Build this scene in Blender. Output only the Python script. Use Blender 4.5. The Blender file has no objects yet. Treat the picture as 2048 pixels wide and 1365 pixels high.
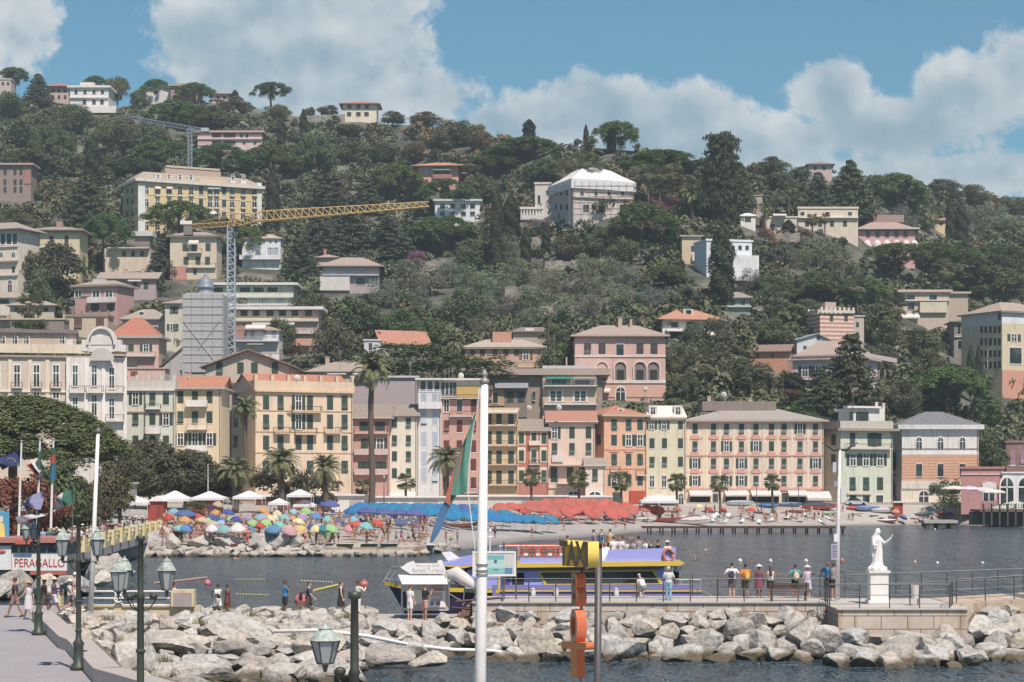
import bpy,bmesh,math,random
import numpy as np
from mathutils import Vector,Matrix,noise as mnoise
R=random.Random(7)
sc=bpy.context.scene
COL=sc.collection
F,CX,HY,H=4200.0,1024.0,966.0,7.8
rad=math.radians
def X(px,d):return(px-CX)*d/F
def Z(py,d):return H+(HY-py)*d/F
def W(px,py,d):return Vector((X(px,d),d,Z(py,d)))
def PX(p):return CX+F*p[0]/p[1]
def PY(p):return HY-F*(p[2]-H)/p[1]
def S(r,g,b,k=1.0):
 l=.3*r+.55*g+.15*b;r,g,b=(min(255,(l+(v-l)*.77)*q)for v,q in((r,1.0),(g,.965),(b,.965)))
 f=lambda v:(v/255/12.92 if v<10.3 else((v/255+.055)/1.055)**2.4)*k
 return(f(r),f(g),f(b),1.0)
def interp(x,pts):
 if x<=pts[0][0]:return pts[0][1]
 for(a,va),(b,vb)in zip(pts,pts[1:]):
  if x<=b:return va+(vb-va)*(x-a)/(b-a)
 return pts[-1][1]
MATS={}
def nt(name):
 m=bpy.data.materials.new(name);m.use_nodes=True
 t=m.node_tree;b=t.nodes['Principled BSDF']
 return m,t,b
def node(t,typ,**kw):
 n=t.nodes.new(typ)
 for k,v in kw.items():
  if k.startswith('i_'):
   n.inputs[k[2:].replace('_',' ')].default_value=v
  else:setattr(n,k,v)
 return n
def lk(t,a,b):t.links.new(a,b)
def mixc(t,fac,a,b,mode='MIX'):
 n=t.nodes.new('ShaderNodeMix');n.data_type='RGBA';n.blend_type=mode
 for s,v in((0,fac),(6,a),(7,b)):
  if hasattr(v,'default_value'):lk(t,v,n.inputs[s])
  else:n.inputs[s].default_value=v
 return n.outputs[2]
def ramp(t,src,pts):
 n=t.nodes.new('ShaderNodeValToRGB');e=n.color_ramp.elements
 while len(e)<len(pts):e.new(.5)
 for el,(p,c)in zip(e,pts):
  el.position=p;el.color=c if len(c)==4 else(*c,1)
 lk(t,src,n.inputs[0]);return n.outputs[0]
def g(v):return(v,v,v,1)
def noise(t,co,scale,detail=4,rough=.6,dist=0):
 n=node(t,'ShaderNodeTexNoise');n.inputs['Scale'].default_value=scale
 n.inputs['Detail'].default_value=detail;n.inputs['Roughness'].default_value=rough
 n.inputs['Distortion'].default_value=dist
 lk(t,co,n.inputs['Vector']);return n.outputs['Fac']
def bump(t,b,h,strength,dist=.05):
 n=node(t,'ShaderNodeBump');n.inputs['Strength'].default_value=strength;n.inputs['Distance'].default_value=dist
 lk(t,h,n.inputs['Height']);lk(t,n.outputs[0],b.inputs['Normal'])
def mapping(t,co,scale):
 n=node(t,'ShaderNodeMapping');n.inputs['Scale'].default_value=scale;lk(t,co,n.inputs[0]);return n.outputs[0]
def mat(name):
 if name in MATS:return MATS[name]
 m,t,b=nt(name);MATS[name]=m
 oi=node(t,'ShaderNodeObjectInfo');oc=oi.outputs['Color']
 tc=node(t,'ShaderNodeTexCoord');co=tc.outputs['Object']
 geo=node(t,'ShaderNodeNewGeometry');wp=geo.outputs['Position']
 B=b.inputs['Base Color'];b.inputs['Roughness'].default_value=.8
 if name=='plaster':
  n1=noise(t,wp,.35,5,.65);n2=noise(t,mapping(t,wp,(1.6,1.6,.18)),1.2,5,.6);n3=noise(t,wp,3,4)
  c=mixc(t,ramp(t,n1,[(.3,g(0)),(.75,g(1))]),oc,mixc(t,.34,oc,(.36,.3,.25,1)))
  c=mixc(t,ramp(t,n2,[(.52,g(0)),(.78,g(.62))]),c,(.3,.26,.22,1))
  c=mixc(t,ramp(t,n3,[(.3,g(0)),(.8,g(.16))]),c,(.8,.78,.72,1))
  lk(t,c,B);b.inputs['Roughness'].default_value=.9;bump(t,b,n3,.25,.03)
 elif name=='striped':
  w=node(t,'ShaderNodeTexWave',wave_type='BANDS',bands_direction='Z');w.inputs['Scale'].default_value=.30
  lk(t,wp,w.inputs['Vector'])
  c=mixc(t,ramp(t,w.outputs['Fac'],[(.46,g(0)),(.54,g(1))]),oc,S(226,205,190));n1=noise(t,wp,.8)
  c=mixc(t,ramp(t,n1,[(.4,g(0)),(.8,g(.3))]),c,(.3,.25,.22,1));lk(t,c,B)
 elif name in('tile','slate'):
  w=node(t,'ShaderNodeTexWave',wave_type='BANDS',bands_direction='X');w.inputs['Scale'].default_value=1.1
  w.inputs['Distortion'].default_value=.6;lk(t,wp,w.inputs['Vector'])
  n1=noise(t,wp,.5,5,.7);n2=noise(t,wp,3.5,3)
  c=mixc(t,ramp(t,n1,[(.3,g(0)),(.75,g(.55))]),oc,mixc(t,.6,oc,(.2,.16,.13,1)))
  c=mixc(t,ramp(t,n2,[(.42,g(0)),(.7,g(.4))]),c,(.5,.44,.36,1))
  c=mixc(t,ramp(t,w.outputs['Fac'],[(.0,g(.35)),(.3,g(0))]),c,(.1,.08,.07,1));lk(t,c,B)
  bump(t,b,w.outputs['Fac'],.6,.12);b.inputs['Roughness'].default_value=.85
 elif name=='paint':
  n1=noise(t,wp,1.6,4);c=mixc(t,ramp(t,n1,[(.4,g(0)),(.8,g(.25))]),oc,mixc(t,.5,oc,(.25,.22,.2,1)))
  lk(t,c,B);b.inputs['Roughness'].default_value=.5
 elif name=='gloss':
  n1=noise(t,wp,2.2,4);c=mixc(t,ramp(t,n1,[(.45,g(0)),(.85,g(.2))]),oc,(.3,.28,.27,1))
  lk(t,c,B);b.inputs['Roughness'].default_value=.28
 elif name=='skin':
  lk(t,oc,B);b.inputs['Roughness'].default_value=.55
 elif name=='cloth':
  n1=noise(t,co,9,3);c=mixc(t,ramp(t,n1,[(.35,g(0)),(.8,g(.3))]),oc,mixc(t,.5,oc,(.06,.05,.05,1)))
  lk(t,c,B);b.inputs['Roughness'].default_value=.9
 elif name=='canvas':
  n1=noise(t,wp,1.3,3);c=mixc(t,ramp(t,n1,[(.4,g(0)),(.8,g(.18))]),oc,(.3,.3,.3,1));lk(t,c,B)
  tr=node(t,'ShaderNodeBsdfTranslucent');lk(t,c,tr.inputs[0]);mx=node(t,'ShaderNodeMixShader');mx.inputs[0].default_value=.25
  lk(t,b.outputs[0],mx.inputs[1]);lk(t,tr.outputs[0],mx.inputs[2]);lk(t,mx.outputs[0],t.nodes['Material Output'].inputs[0])
  b.inputs['Roughness'].default_value=.9
 elif name=='floral':
  v=node(t,'ShaderNodeTexVoronoi');v.inputs['Scale'].default_value=14;lk(t,co,v.inputs['Vector'])
  c=mixc(t,ramp(t,v.outputs['Distance'],[(.28,g(1)),(.4,g(0))]),oc,S(225,200,205));lk(t,c,B)
 elif name=='leaf':
  r=geo.outputs['Random Per Island']
  n1=noise(t,wp,.35,3)
  c=mixc(t,ramp(t,r,[(0,g(0)),(1,g(1))]),mixc(t,.3,oc,(.012,.016,.012,1)),mixc(t,.3,oc,(.26,.26,.12,1)))
  c=mixc(t,ramp(t,n1,[(.35,g(0)),(.75,g(.5))]),c,mixc(t,.35,oc,(.12,.11,.06,1)));lk(t,c,B)
  b.inputs['Roughness'].default_value=.75;b.inputs['Specular IOR Level'].default_value=.25
  tr=node(t,'ShaderNodeBsdfTranslucent');lk(t,c,tr.inputs[0]);mx=node(t,'ShaderNodeMixShader');mx.inputs[0].default_value=.2
  lk(t,b.outputs[0],mx.inputs[1]);lk(t,tr.outputs[0],mx.inputs[2]);lk(t,mx.outputs[0],t.nodes['Material Output'].inputs[0])
 elif name=='wood_leaf':
  a=node(t,'ShaderNodeAttribute',attribute_name='Col');r=geo.outputs['Random Per Island']
  ac=a.outputs['Color']
  c=mixc(t,r,mixc(t,.5,ac,(.01,.013,.01,1)),mixc(t,.3,ac,(.18,.17,.08,1)));lk(t,c,B)
  b.inputs['Specular IOR Level'].default_value=.2
 elif name=='crowd':
  a=node(t,'ShaderNodeAttribute',attribute_name='Col');lk(t,a.outputs['Color'],B)
 elif name=='bark':
  n1=noise(t,mapping(t,wp,(4,4,.8)),2,4);c=mixc(t,n1,mixc(t,.6,oc,(.03,.025,.02,1)),oc);lk(t,c,B);bump(t,b,n1,.6,.05)
 elif name=='stone':
  n1=noise(t,wp,.9,6,.7);n2=noise(t,wp,5,5,.7);n3=noise(t,mapping(t,wp,(.5,.5,3.0)),1.6,4,.6,.6)
  c=mixc(t,ramp(t,n1,[(.32,g(0)),(.7,g(1))]),mixc(t,.35,oc,(.30,.25,.2,1)),mixc(t,.3,oc,(.62,.62,.6,1)))
  c=mixc(t,ramp(t,n3,[(.5,g(0)),(.72,g(.45))]),c,(.2,.165,.14,1))
  c=mixc(t,ramp(t,n2,[(.38,g(.5)),(.55,g(0))]),c,(.14,.12,.105,1))
  sx=node(t,'ShaderNodeSeparateXYZ');lk(t,wp,sx.inputs[0])
  ad=node(t,'ShaderNodeMath',operation='MULTIPLY_ADD');lk(t,n1,ad.inputs[0]);ad.inputs[1].default_value=-.9;lk(t,sx.outputs[2],ad.inputs[2])
  mr=node(t,'ShaderNodeMapRange');lk(t,ad.outputs[0],mr.inputs[0]);mr.inputs[1].default_value=-.25;mr.inputs[2].default_value=-.02
  mr.inputs[3].default_value=1;mr.inputs[4].default_value=0
  c=mixc(t,mr.outputs[0],c,(.12,.092,.06,1))
  lk(t,c,B);bump(t,b,n2,.9,.08);b.inputs['Roughness'].default_value=.9
 elif name=='masonry':
  br=node(t,'ShaderNodeTexBrick');br.inputs['Scale'].default_value=.42;br.inputs['Mortar Size'].default_value=.009
  br.inputs['Color1'].default_value=g(.0);br.inputs['Color2'].default_value=g(1);br.inputs['Mortar'].default_value=g(.5)
  mp=node(t,'ShaderNodeMapping');mp.inputs['Rotation'].default_value=(rad(90),0,0);lk(t,wp,mp.inputs[0]);lk(t,mp.outputs[0],br.inputs['Vector'])
  n1=noise(t,wp,.7,5,.7);n2=noise(t,mapping(t,wp,(1.5,1.5,.25)),1.0,4)
  c=mixc(t,br.outputs['Color'],mixc(t,.3,oc,(.5,.42,.33,1)),oc)
  c=mixc(t,ramp(t,n2,[(.52,g(0)),(.68,g(.75))]),c,(.36,.2,.09,1))
  c=mixc(t,ramp(t,n1,[(.45,g(0)),(.75,g(.5))]),c,(.2,.17,.14,1))
  c=mixc(t,br.outputs['Fac'],c,(.14,.12,.1,1));lk(t,c,B);bump(t,b,br.outputs['Fac'],-.5,.04)
 elif name=='rubble':
  v=node(t,'ShaderNodeTexVoronoi');v.inputs['Scale'].default_value=1.6;lk(t,wp,v.inputs['Vector'])
  c=mixc(t,v.outputs['Color'],mixc(t,.5,oc,(.12,.11,.1,1)),oc);n1=noise(t,wp,.4,4)
  c=mixc(t,ramp(t,n1,[(.45,g(0)),(.7,g(.7))]),c,(.07,.075,.05,1));lk(t,c,B);bump(t,b,v.outputs['Distance'],.8,.2)
 elif name=='concrete':
  n1=noise(t,wp,.25,6,.7);n2=noise(t,wp,6,4)
  c=mixc(t,ramp(t,n1,[(.35,g(0)),(.7,g(.4))]),oc,mixc(t,.6,oc,(.22,.2,.19,1)))
  c=mixc(t,ramp(t,n2,[(.4,g(.18)),(.6,g(0))]),c,(.15,.14,.13,1));lk(t,c,B);bump(t,b,n2,.2,.02)
 elif name=='paving':
  br=node(t,'ShaderNodeTexBrick');br.inputs['Scale'].default_value=.9;br.inputs['Mortar Size'].default_value=.012;lk(t,wp,br.inputs['Vector'])
  br.inputs['Color1'].default_value=g(0);br.inputs['Color2'].default_value=g(1);n1=noise(t,wp,.5,6,.7)
  c=mixc(t,br.outputs['Color'],mixc(t,.12,oc,(.2,.19,.18,1)),oc);c=mixc(t,ramp(t,n1,[(.4,g(0)),(.7,g(.5))]),c,mixc(t,.6,oc,(.2,.18,.17,1)))
  c=mixc(t,br.outputs['Fac'],c,(.2,.19,.19,1));lk(t,c,B);bump(t,b,n1,.2,.02)
 elif name=='sand':
  n1=noise(t,wp,.12,5,.7);n2=noise(t,wp,3,5,.7)
  c=mixc(t,ramp(t,n1,[(.35,g(0)),(.7,g(1))]),S(190,186,178,.9),S(168,162,155,.9))
  c=mixc(t,ramp(t,n2,[(.4,g(.35)),(.6,g(0))]),c,S(120,112,104));
  sx=node(t,'ShaderNodeSeparateXYZ');lk(t,wp,sx.inputs[0]);mr=node(t,'ShaderNodeMapRange');lk(t,sx.outputs[2],mr.inputs[0])
  mr.inputs[1].default_value=.1;mr.inputs[2].default_value=.5;mr.inputs[3].default_value=.75;mr.inputs[4].default_value=0
  c=mixc(t,mr.outputs[0],c,S(110,104,100));lk(t,c,B);bump(t,b,n2,.6,.05)
 elif name=='earth':
  n1=noise(t,wp,.045,5,.7);n2=noise(t,wp,.5,5,.7)
  sx=node(t,'ShaderNodeSeparateXYZ');lk(t,wp,sx.inputs[0])
  c=mixc(t,ramp(t,n1,[(.4,g(0)),(.62,g(1))]),(.06,.062,.04,1),(.22,.2,.165,1))
  c=mixc(t,ramp(t,n2,[(.35,g(.7)),(.6,g(0))]),c,(.04,.042,.028,1));lk(t,c,B);bump(t,b,n2,1,.5)
 elif name=='water':
  n1=noise(t,mapping(t,wp,(.55,1.0,1)),.8,5,.6);n2=noise(t,mapping(t,wp,(.06,.1,1)),.5,3);n3=noise(t,mapping(t,wp,(.42,.16,1)),1.0,4,.6)
  c=mixc(t,ramp(t,n2,[(.35,g(0)),(.65,g(1))]),(.056,.086,.115,1),(.078,.108,.135,1));lk(t,c,B)
  b.inputs['Roughness'].default_value=.18;b.inputs['IOR'].default_value=1.33
  m2=node(t,'ShaderNodeMath',operation='MULTIPLY_ADD');lk(t,n3,m2.inputs[0]);m2.inputs[1].default_value=4.0;lk(t,n1,m2.inputs[2])
  bump(t,b,m2.outputs[0],1.0,1.5)
 elif name=='glass':
  b.inputs['Base Color'].default_value=(.022,.026,.03,1);b.inputs['Roughness'].default_value=.12
  n1=noise(t,wp,.6,2);c=mixc(t,ramp(t,n1,[(.45,g(0)),(.6,g(1))]),(.018,.02,.022,1),(.06,.07,.08,1));lk(t,c,B)
 elif name=='frosted':
  b.inputs['Base Color'].default_value=(.42,.43,.44,1);b.inputs['Roughness'].default_value=.35
  b.inputs['Transmission Weight'].default_value=.25
 elif name=='white':
  n1=noise(t,wp,2.5,4);c=mixc(t,ramp(t,n1,[(.45,g(0)),(.8,g(.3))]),S(236,236,233,.93),S(165,160,152));lk(t,c,B);b.inputs['Roughness'].default_value=.6
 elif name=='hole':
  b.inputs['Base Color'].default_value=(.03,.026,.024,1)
 elif name=='meshwrap':
  w=node(t,'ShaderNodeTexWave',wave_type='BANDS',bands_direction='Z');w.inputs['Scale'].default_value=.28;lk(t,wp,w.inputs['Vector'])
  n1=noise(t,wp,.5,4);c=mixc(t,ramp(t,w.outputs['Fac'],[(.0,g(.5)),(.2,g(0))]),oc,(.35,.35,.36,1))
  c=mixc(t,ramp(t,n1,[(.4,g(0)),(.7,g(.45))]),c,(.42,.42,.43,1));lk(t,c,B)
 elif name=='iron':
  n1=noise(t,wp,5,4);c=mixc(t,ramp(t,n1,[(.45,g(0)),(.7,g(.5))]),oc,(.09,.075,.055,1));lk(t,c,B)
  b.inputs['Roughness'].default_value=.5;b.inputs['Metallic'].default_value=.2;bump(t,b,n1,.3,.01)
 elif name=='copper':
  n1=noise(t,wp,7,5);c=mixc(t,ramp(t,n1,[(.35,g(0)),(.65,g(1))]),S(180,196,188),S(128,144,134));lk(t,c,B)
 elif name=='planks':
  w=node(t,'ShaderNodeTexWave',wave_type='BANDS',bands_direction='X');w.inputs['Scale'].default_value=2.2;lk(t,wp,w.inputs['Vector'])
  n1=noise(t,mapping(t,wp,(3,3,.4)),2,4)
  c=mixc(t,n1,mixc(t,.35,oc,(.05,.03,.02,1)),oc);c=mixc(t,ramp(t,w.outputs['Fac'],[(0,g(.6)),(.12,g(0))]),c,(.03,.02,.015,1));lk(t,c,B)
 return m
class MB:
 def __init__(s):s.v=[];s.f=[];s.m=[]
 def add(s,vs,fs,mi=0):
  o=len(s.v);s.v+=[tuple(p)for p in vs]
  for f in fs:s.f.append(tuple(i+o for i in f));s.m.append(mi)
 def quad(s,a,b,c,d,mi=0):s.add([a,b,c,d],[(0,1,2,3)],mi)
 def hexa(s,lo,hi,mi=0,top=True,bot=True):
  n=len(lo);f=[(i,(i+1)%n,n+(i+1)%n,n+i)for i in range(n)]
  if bot:f.append(tuple(range(n-1,-1,-1)))
  if top:f.append(tuple(range(n,2*n)))
  s.add(list(lo)+list(hi),f,mi)
 def box(s,x0,x1,y0,y1,z0,z1,mi=0,M=None):
  lo=[(x0,y0,z0),(x1,y0,z0),(x1,y1,z0),(x0,y1,z0)];hi=[(x,y,z1)for x,y,_ in lo]
  if M:lo=[M@Vector(p)for p in lo];hi=[M@Vector(p)for p in hi]
  s.hexa(lo,hi,mi)
 def tube(s,pts,rs,n=8,mi=0,cap=True):
  pts=[Vector(p)for p in pts]
  if not isinstance(rs,(list,tuple)):rs=[rs]*len(pts)
  rings=[]
  for i,p in enumerate(pts):
   dr=(pts[min(i+1,len(pts)-1)]-pts[max(i-1,0)])
   if dr.length<1e-6:dr=Vector((0,0,1))
   dr.normalize();up=Vector((0,0,1))if abs(dr.z)<.95 else Vector((0,1,0))
   a=dr.cross(up).normalized();b=a.cross(dr)
   rings.append([p+(a*math.cos(2*math.pi*k/n)+b*math.sin(2*math.pi*k/n))*rs[i]for k in range(n)])
  s.rings(rings,mi,cap)
 def rings(s,rings,mi=0,cap=True):
  n=len(rings[0]);vs=[p for r in rings for p in r];fs=[]
  for i in range(len(rings)-1):
   for k in range(n):
    a=i*n+k;b=i*n+(k+1)%n;fs.append((b,a,a+n,b+n))
  if cap:
   fs.append(tuple(range(n)));fs.append(tuple(range(len(vs)-1,len(vs)-n-1,-1)))
  s.add(vs,fs,mi)
 def lathe(s,prof,n=12,c=(0,0,0),mi=0,sx=1,sy=1,cap=True):
  s.rings([[(c[0]+r*sx*math.cos(2*math.pi*k/n),c[1]-r*sy*math.sin(2*math.pi*k/n),c[2]+z)for k in range(n)]for r,z in prof],mi,cap)
 def ell(s,c,r,n=10,m=6,mi=0,M=None):
  rings=[]
  for i in range(m+1):
   a=math.pi*(i/m);rr=max(math.sin(a),.02)
   ring=[Vector((r[0]*rr*math.cos(2*math.pi*k/n),-r[1]*rr*math.sin(2*math.pi*k/n),-r[2]*math.cos(a)))for k in range(n)]
   if M:ring=[M@p for p in ring]
   rings.append([p+Vector(c)for p in ring])
  s.rings(rings,mi)
 def mesh(s,name,mats,smooth=False):
  me=bpy.data.meshes.new(name);me.from_pydata(s.v,[],s.f)
  for m in mats:me.materials.append(mat(m))
  me.polygons.foreach_set('material_index',s.m)
  if smooth:me.polygons.foreach_set('use_smooth',[True]*len(me.polygons))
  me.update();return me
def O(name,me,parent=None,color=(1,1,1,1),loc=(0,0,0),rot=(0,0,0),scale=(1,1,1)):
 o=bpy.data.objects.new(name,me);COL.objects.link(o);o.color=color
 o.location=loc;o.rotation_euler=rot;o.scale=scale
 if parent:o.parent=parent
 return o
def mk(mb,name,mats='paint',parent=None,color=(1,1,1,1),smooth=False,origin=None,**kw):
 if isinstance(mats,str):mats=[mats]
 if origin is None and parent is not None:
  q,og,top=parent,Vector((0,0,0)),parent
  while q is not None:og=og+Vector(q.location);top=q;q=q.parent
  if top.get('abs'):origin=og
 if origin is not None:
  mb.v=[(p[0]-origin[0],p[1]-origin[1],p[2]-origin[2])for p in mb.v]
 return O(name,mb.mesh(name,mats,smooth),parent,color,**kw)
THINGS=[]
def T(o,label,cat,group=None,at=None,fix=False):
 o['label']=label;o['category']=cat
 if group:o['group']=group
 THINGS.append((o,label,at,fix));return o
def E(name,loc,label=None,cat=None,group=None,at=None,ab=True,rz=0):
 o=O(name,None);o.location=loc;o.rotation_euler=(0,0,rz);o.empty_display_size=.2
 if ab:o['abs']=1
 if label:T(o,label,cat,group,at or(PX(loc),PY(loc)))
 return o
def kind(o,k='structure'):o['kind']=k;return o
def clone(o,parent=None):
 c=o.copy();COL.objects.link(c)
 if parent:c.parent=parent
 for ch in list(o.children):clone(ch,c)
 return c
cam=bpy.data.cameras.new('camera');co=O('camera',cam);co.location=(0,0,H);co.rotation_euler=(rad(90),0,0)
cam.sensor_width=36;cam.lens=36*F/2048;cam.shift_y=(HY-682.5)/2048;cam.clip_end=20000;cam.clip_start=1
sc.camera=co
EL,AZ=rad(56),math.atan2(.40,-.92)
sun=bpy.data.lights.new('sun','SUN');sun.energy=4.6;sun.angle=rad(.5);sun.color=(1,.925,.82)
so=O('sun',sun);sd=Vector((math.sin(AZ)*math.cos(EL),math.cos(AZ)*math.cos(EL),math.sin(EL)))
so.rotation_euler=sd.to_track_quat('Z','Y').to_euler();so.location=(0,-50,300)
w=bpy.data.worlds.new('World');sc.world=w;w.use_nodes=True
t=w.node_tree;bg=t.nodes['Background'];out=t.nodes['World Output']
sky=node(t,'ShaderNodeTexSky',sky_type='NISHITA',sun_disc=False,sun_elevation=EL,sun_rotation=AZ,air_density=1.0,dust_density=.4,ozone_density=2.5,altitude=10)
lk(t,mixc(t,1.0,sky.outputs[0],(.66,1.04,1.05,1),'MULTIPLY'),bg.inputs[0]);bg.inputs[1].default_value=.076
tc=node(t,'ShaderNodeTexCoord');sep=node(t,'ShaderNodeSeparateXYZ');lk(t,tc.outputs['Generated'],sep.inputs[0])
def M2(op,a,b=0.0,c=0.0):
 n=node(t,'ShaderNodeMath',operation=op)
 for i,v in enumerate((a,b,c)):
  if hasattr(v,'default_value'):lk(t,v,n.inputs[i])
  else:n.inputs[i].default_value=v
 return n.outputs[0]
yy=M2('MAXIMUM',M2('ABSOLUTE',sep.outputs[1]),.05)
cb=node(t,'ShaderNodeCombineXYZ');lk(t,M2('DIVIDE',sep.outputs[0],yy),cb.inputs[0]);lk(t,M2('DIVIDE',sep.outputs[2],yy),cb.inputs[1])
lk(t,M2('MULTIPLY',sep.outputs[1],.02),cb.inputs[2])
UV=cb.outputs[0]
def vec(op,a,b):
 n=node(t,'ShaderNodeVectorMath',operation=op)
 for i,v in enumerate((a,b)):
  if hasattr(v,'default_value'):lk(t,v,n.inputs[i])
  else:n.inputs[i].default_value=v
 return n
def vnoise(co,sc_,det=6,rough=.6):
 n=node(t,'ShaderNodeTexNoise');n.inputs['Scale'].default_value=sc_;n.inputs['Detail'].default_value=det;n.inputs['Roughness'].default_value=rough
 lk(t,co,n.inputs['Vector']);return n
def field(uv):
 f=None
 for(cx,cy,rx,ry)in CLOUDS:
  q=vec('MULTIPLY',vec('SUBTRACT',uv,((cx-CX)/F,(HY-cy)/F,0)).outputs[0],(F/rx,F/ry,0))
  l=node(t,'ShaderNodeVectorMath',operation='LENGTH');lk(t,q.outputs[0],l.inputs[0])
  v=M2('SUBTRACT',1.0,l.outputs['Value'])
  f=v if f is None else M2('SMOOTH_MAX',f,v,.12)
 a=vnoise(uv,26,9,.62);b=vnoise(uv,95,6,.6)
 v=M2('MULTIPLY_ADD',M2('SUBTRACT',a.outputs[0],.5),1.6,f)
 return M2('MULTIPLY_ADD',M2('SUBTRACT',b.outputs[0],.5),.55,v),a,b
CLOUDS=[(25,60,110,110),(590,10,310,110),(480,110,200,110),(400,50,120,80),(760,120,160,110),(830,190,140,90),(640,190,160,70),(650,105,190,120),(1000,260,90,60),(1130,250,150,90),
   (1230,210,130,80),(1400,240,140,80),(1500,290,260,80),(1250,310,420,80),(1660,190,110,70),(1800,260,220,90),(1930,190,150,100),(2050,140,120,110),(1900,350,380,60)]
d1,a1,b1=field(UV)
off=vec('ADD',UV,(.006,.012,0)).outputs[0]
sA=vnoise(UV,17,3,.5);sB=vnoise(vec('ADD',UV,(.007,.017,0)).outputs[0],17,3,.5);a2=vnoise(off,26,9,.62);b2=vnoise(off,95,6,.6)
lit=M2('ADD',M2('ADD',M2('MULTIPLY',M2('SUBTRACT',a1.outputs[0],a2.outputs[0]),1.1),M2('MULTIPLY',M2('SUBTRACT',sA.outputs[0],sB.outputs[0]),2.0)),M2('MULTIPLY',M2('SUBTRACT',b1.outputs[0],b2.outputs[0]),.5))
den=node(t,'ShaderNodeMapRange',interpolation_type='SMOOTHSTEP');lk(t,d1,den.inputs[0]);den.inputs[1].default_value=.02;den.inputs[2].default_value=.33
lowb=node(t,'ShaderNodeMapRange');lk(t,sep.outputs[2],lowb.inputs[0]);lowb.inputs[1].default_value=.12;lowb.inputs[2].default_value=.23
sh=M2('ADD',M2('ADD',lit,.44),M2('MULTIPLY',lowb.outputs[0],.12))
thick=node(t,'ShaderNodeMapRange');lk(t,d1,thick.inputs[0]);thick.inputs[1].default_value=.1;thick.inputs[2].default_value=.9;thick.inputs[3].default_value=.26;thick.inputs[4].default_value=-.16
sh=M2('ADD',sh,thick.outputs[0])
cc=ramp(t,sh,[(.0,(.33,.47,.57)),(.35,(.46,.58,.66)),(.7,(.68,.75,.79)),(1.,(.86,.89,.9))])
bc=node(t,'ShaderNodeBackground');lk(t,cc,bc.inputs[0]);bc.inputs[1].default_value=.74
up=node(t,'ShaderNodeMapRange');lk(t,sep.outputs[2],up.inputs[0]);up.inputs[1].default_value=.0;up.inputs[2].default_value=.05
mx=node(t,'ShaderNodeMixShader');lk(t,M2('MULTIPLY',M2('MULTIPLY',den.outputs[0],.88),up.outputs[0]),mx.inputs[0]);lk(t,bg.outputs[0],mx.inputs[1]);lk(t,bc.outputs[0],mx.inputs[2]);lk(t,mx.outputs[0],out.inputs[0])
vs=sc.view_settings;vs.view_transform='Standard';vs.look='None';vs.exposure=0.27;vs.gamma=1
sc.cycles.max_bounces=6;sc.cycles.diffuse_bounces=3;sc.cycles.glossy_bounces=3;sc.cycles.volume_bounces=0;sc.cycles.transparent_max_bounces=6
sc.cycles.use_denoising=True
HAZE=.0002
RIDGE=[(-300,185),(0,190),(220,215),(300,205),(450,205),(560,225),(720,240),(860,250),(1000,270),(1100,290),(1250,300),(1400,330),(1600,345),(1700,345),(1850,375),(2048,405),(2350,430)]
DB=[(-300,300),(0,305),(250,325),(450,340),(1000,388),(1300,398),(2350,412)]
DR=[(-300,880),(0,880),(500,870),(800,840),(1000,780),(1200,690),(1450,670),(1700,720),(2048,860),(2350,900)]
PB=1003
def Dh(px,py):
 r=interp(px,RIDGE);u=max(0,(PB-py)/(PB-r));db=interp(px,DB)
 return db+(interp(px,DR)-db)*u**1.2
def hill(px,py):return W(px,py,Dh(px,py))
def grid(name,rows,matn,kindv='structure',color=(1,1,1,1),smooth=True):
 n=len(rows[0]);mb=MB();mb.add([p for r in rows for p in r],[(i*n+k,i*n+k+1,(i+1)*n+k+1,(i+1)*n+k)for i in range(len(rows)-1)for k in range(n-1)])
 return kind(mk(mb,name,matn,color=color,smooth=smooth),kindv)
rows=[]
pxs=list(range(-300,2360,28))
for i in range(64):
 u=i/56;row=[]
 for px in pxs:
  r=interp(px,RIDGE);py=PB-(PB-r)*u
  if u<=1:p=hill(px,py)
  else:
   q=hill(px,r);e=(u-1);dd=q.y+e*1200;p=Vector((X(px,dd),dd,q.z-e*e*900-e*30))
  nz=mnoise.noise((p.x*.03,p.y*.03,0))*2.0*min(1,u*3)if u<1.01 else 0
  row.append(p+Vector((0,0,nz-.6)))
 rows.append(row)
grid('hill',rows,'earth')
mb=MB();mb.quad((-900,-150,0),(900,-150,0),(900,1240,0),(-900,1240,0));kind(mk(mb,'sea','water'))
mb=MB();mb.quad((-900,-150,-3),(900,-150,-3),(900,1240,-3),(-900,1240,-3));kind(mk(mb,'seabed','concrete',color=S(70,75,75)))
hz=bpy.data.materials.new('haze');hz.use_nodes=True;ht=hz.node_tree;ht.nodes.remove(ht.nodes['Principled BSDF'])
hv=node(ht,'ShaderNodeVolumePrincipled');hv.inputs['Color'].default_value=(.80,.86,.92,1);hv.inputs['Density'].default_value=HAZE;hv.inputs['Anisotropy'].default_value=.2
lk(ht,hv.outputs[0],ht.nodes['Material Output'].inputs['Volume']);MATS['haze']=hz
mb=MB();mb.box(-905,905,-155,1245,-4,222);kind(mk(mb,'haze','haze'),'stuff')
WL=[(-300,1150),(200,1125),(300,1113),(500,1113),(830,1112),(900,1104),(960,1095),(1060,1083),(1160,1076),(1300,1063),(1700,1052),(1900,1050),(2000,1054),(2350,1062)]
def bw(px):
 dw=F*H/(interp(px,WL)-HY);dp=interp(px,DB)-12
 z0=1.25 if px<840 else max(-.1,1.25-(px-840)*.02);return dw,dp,z0,Z(1008,dp)
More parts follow.
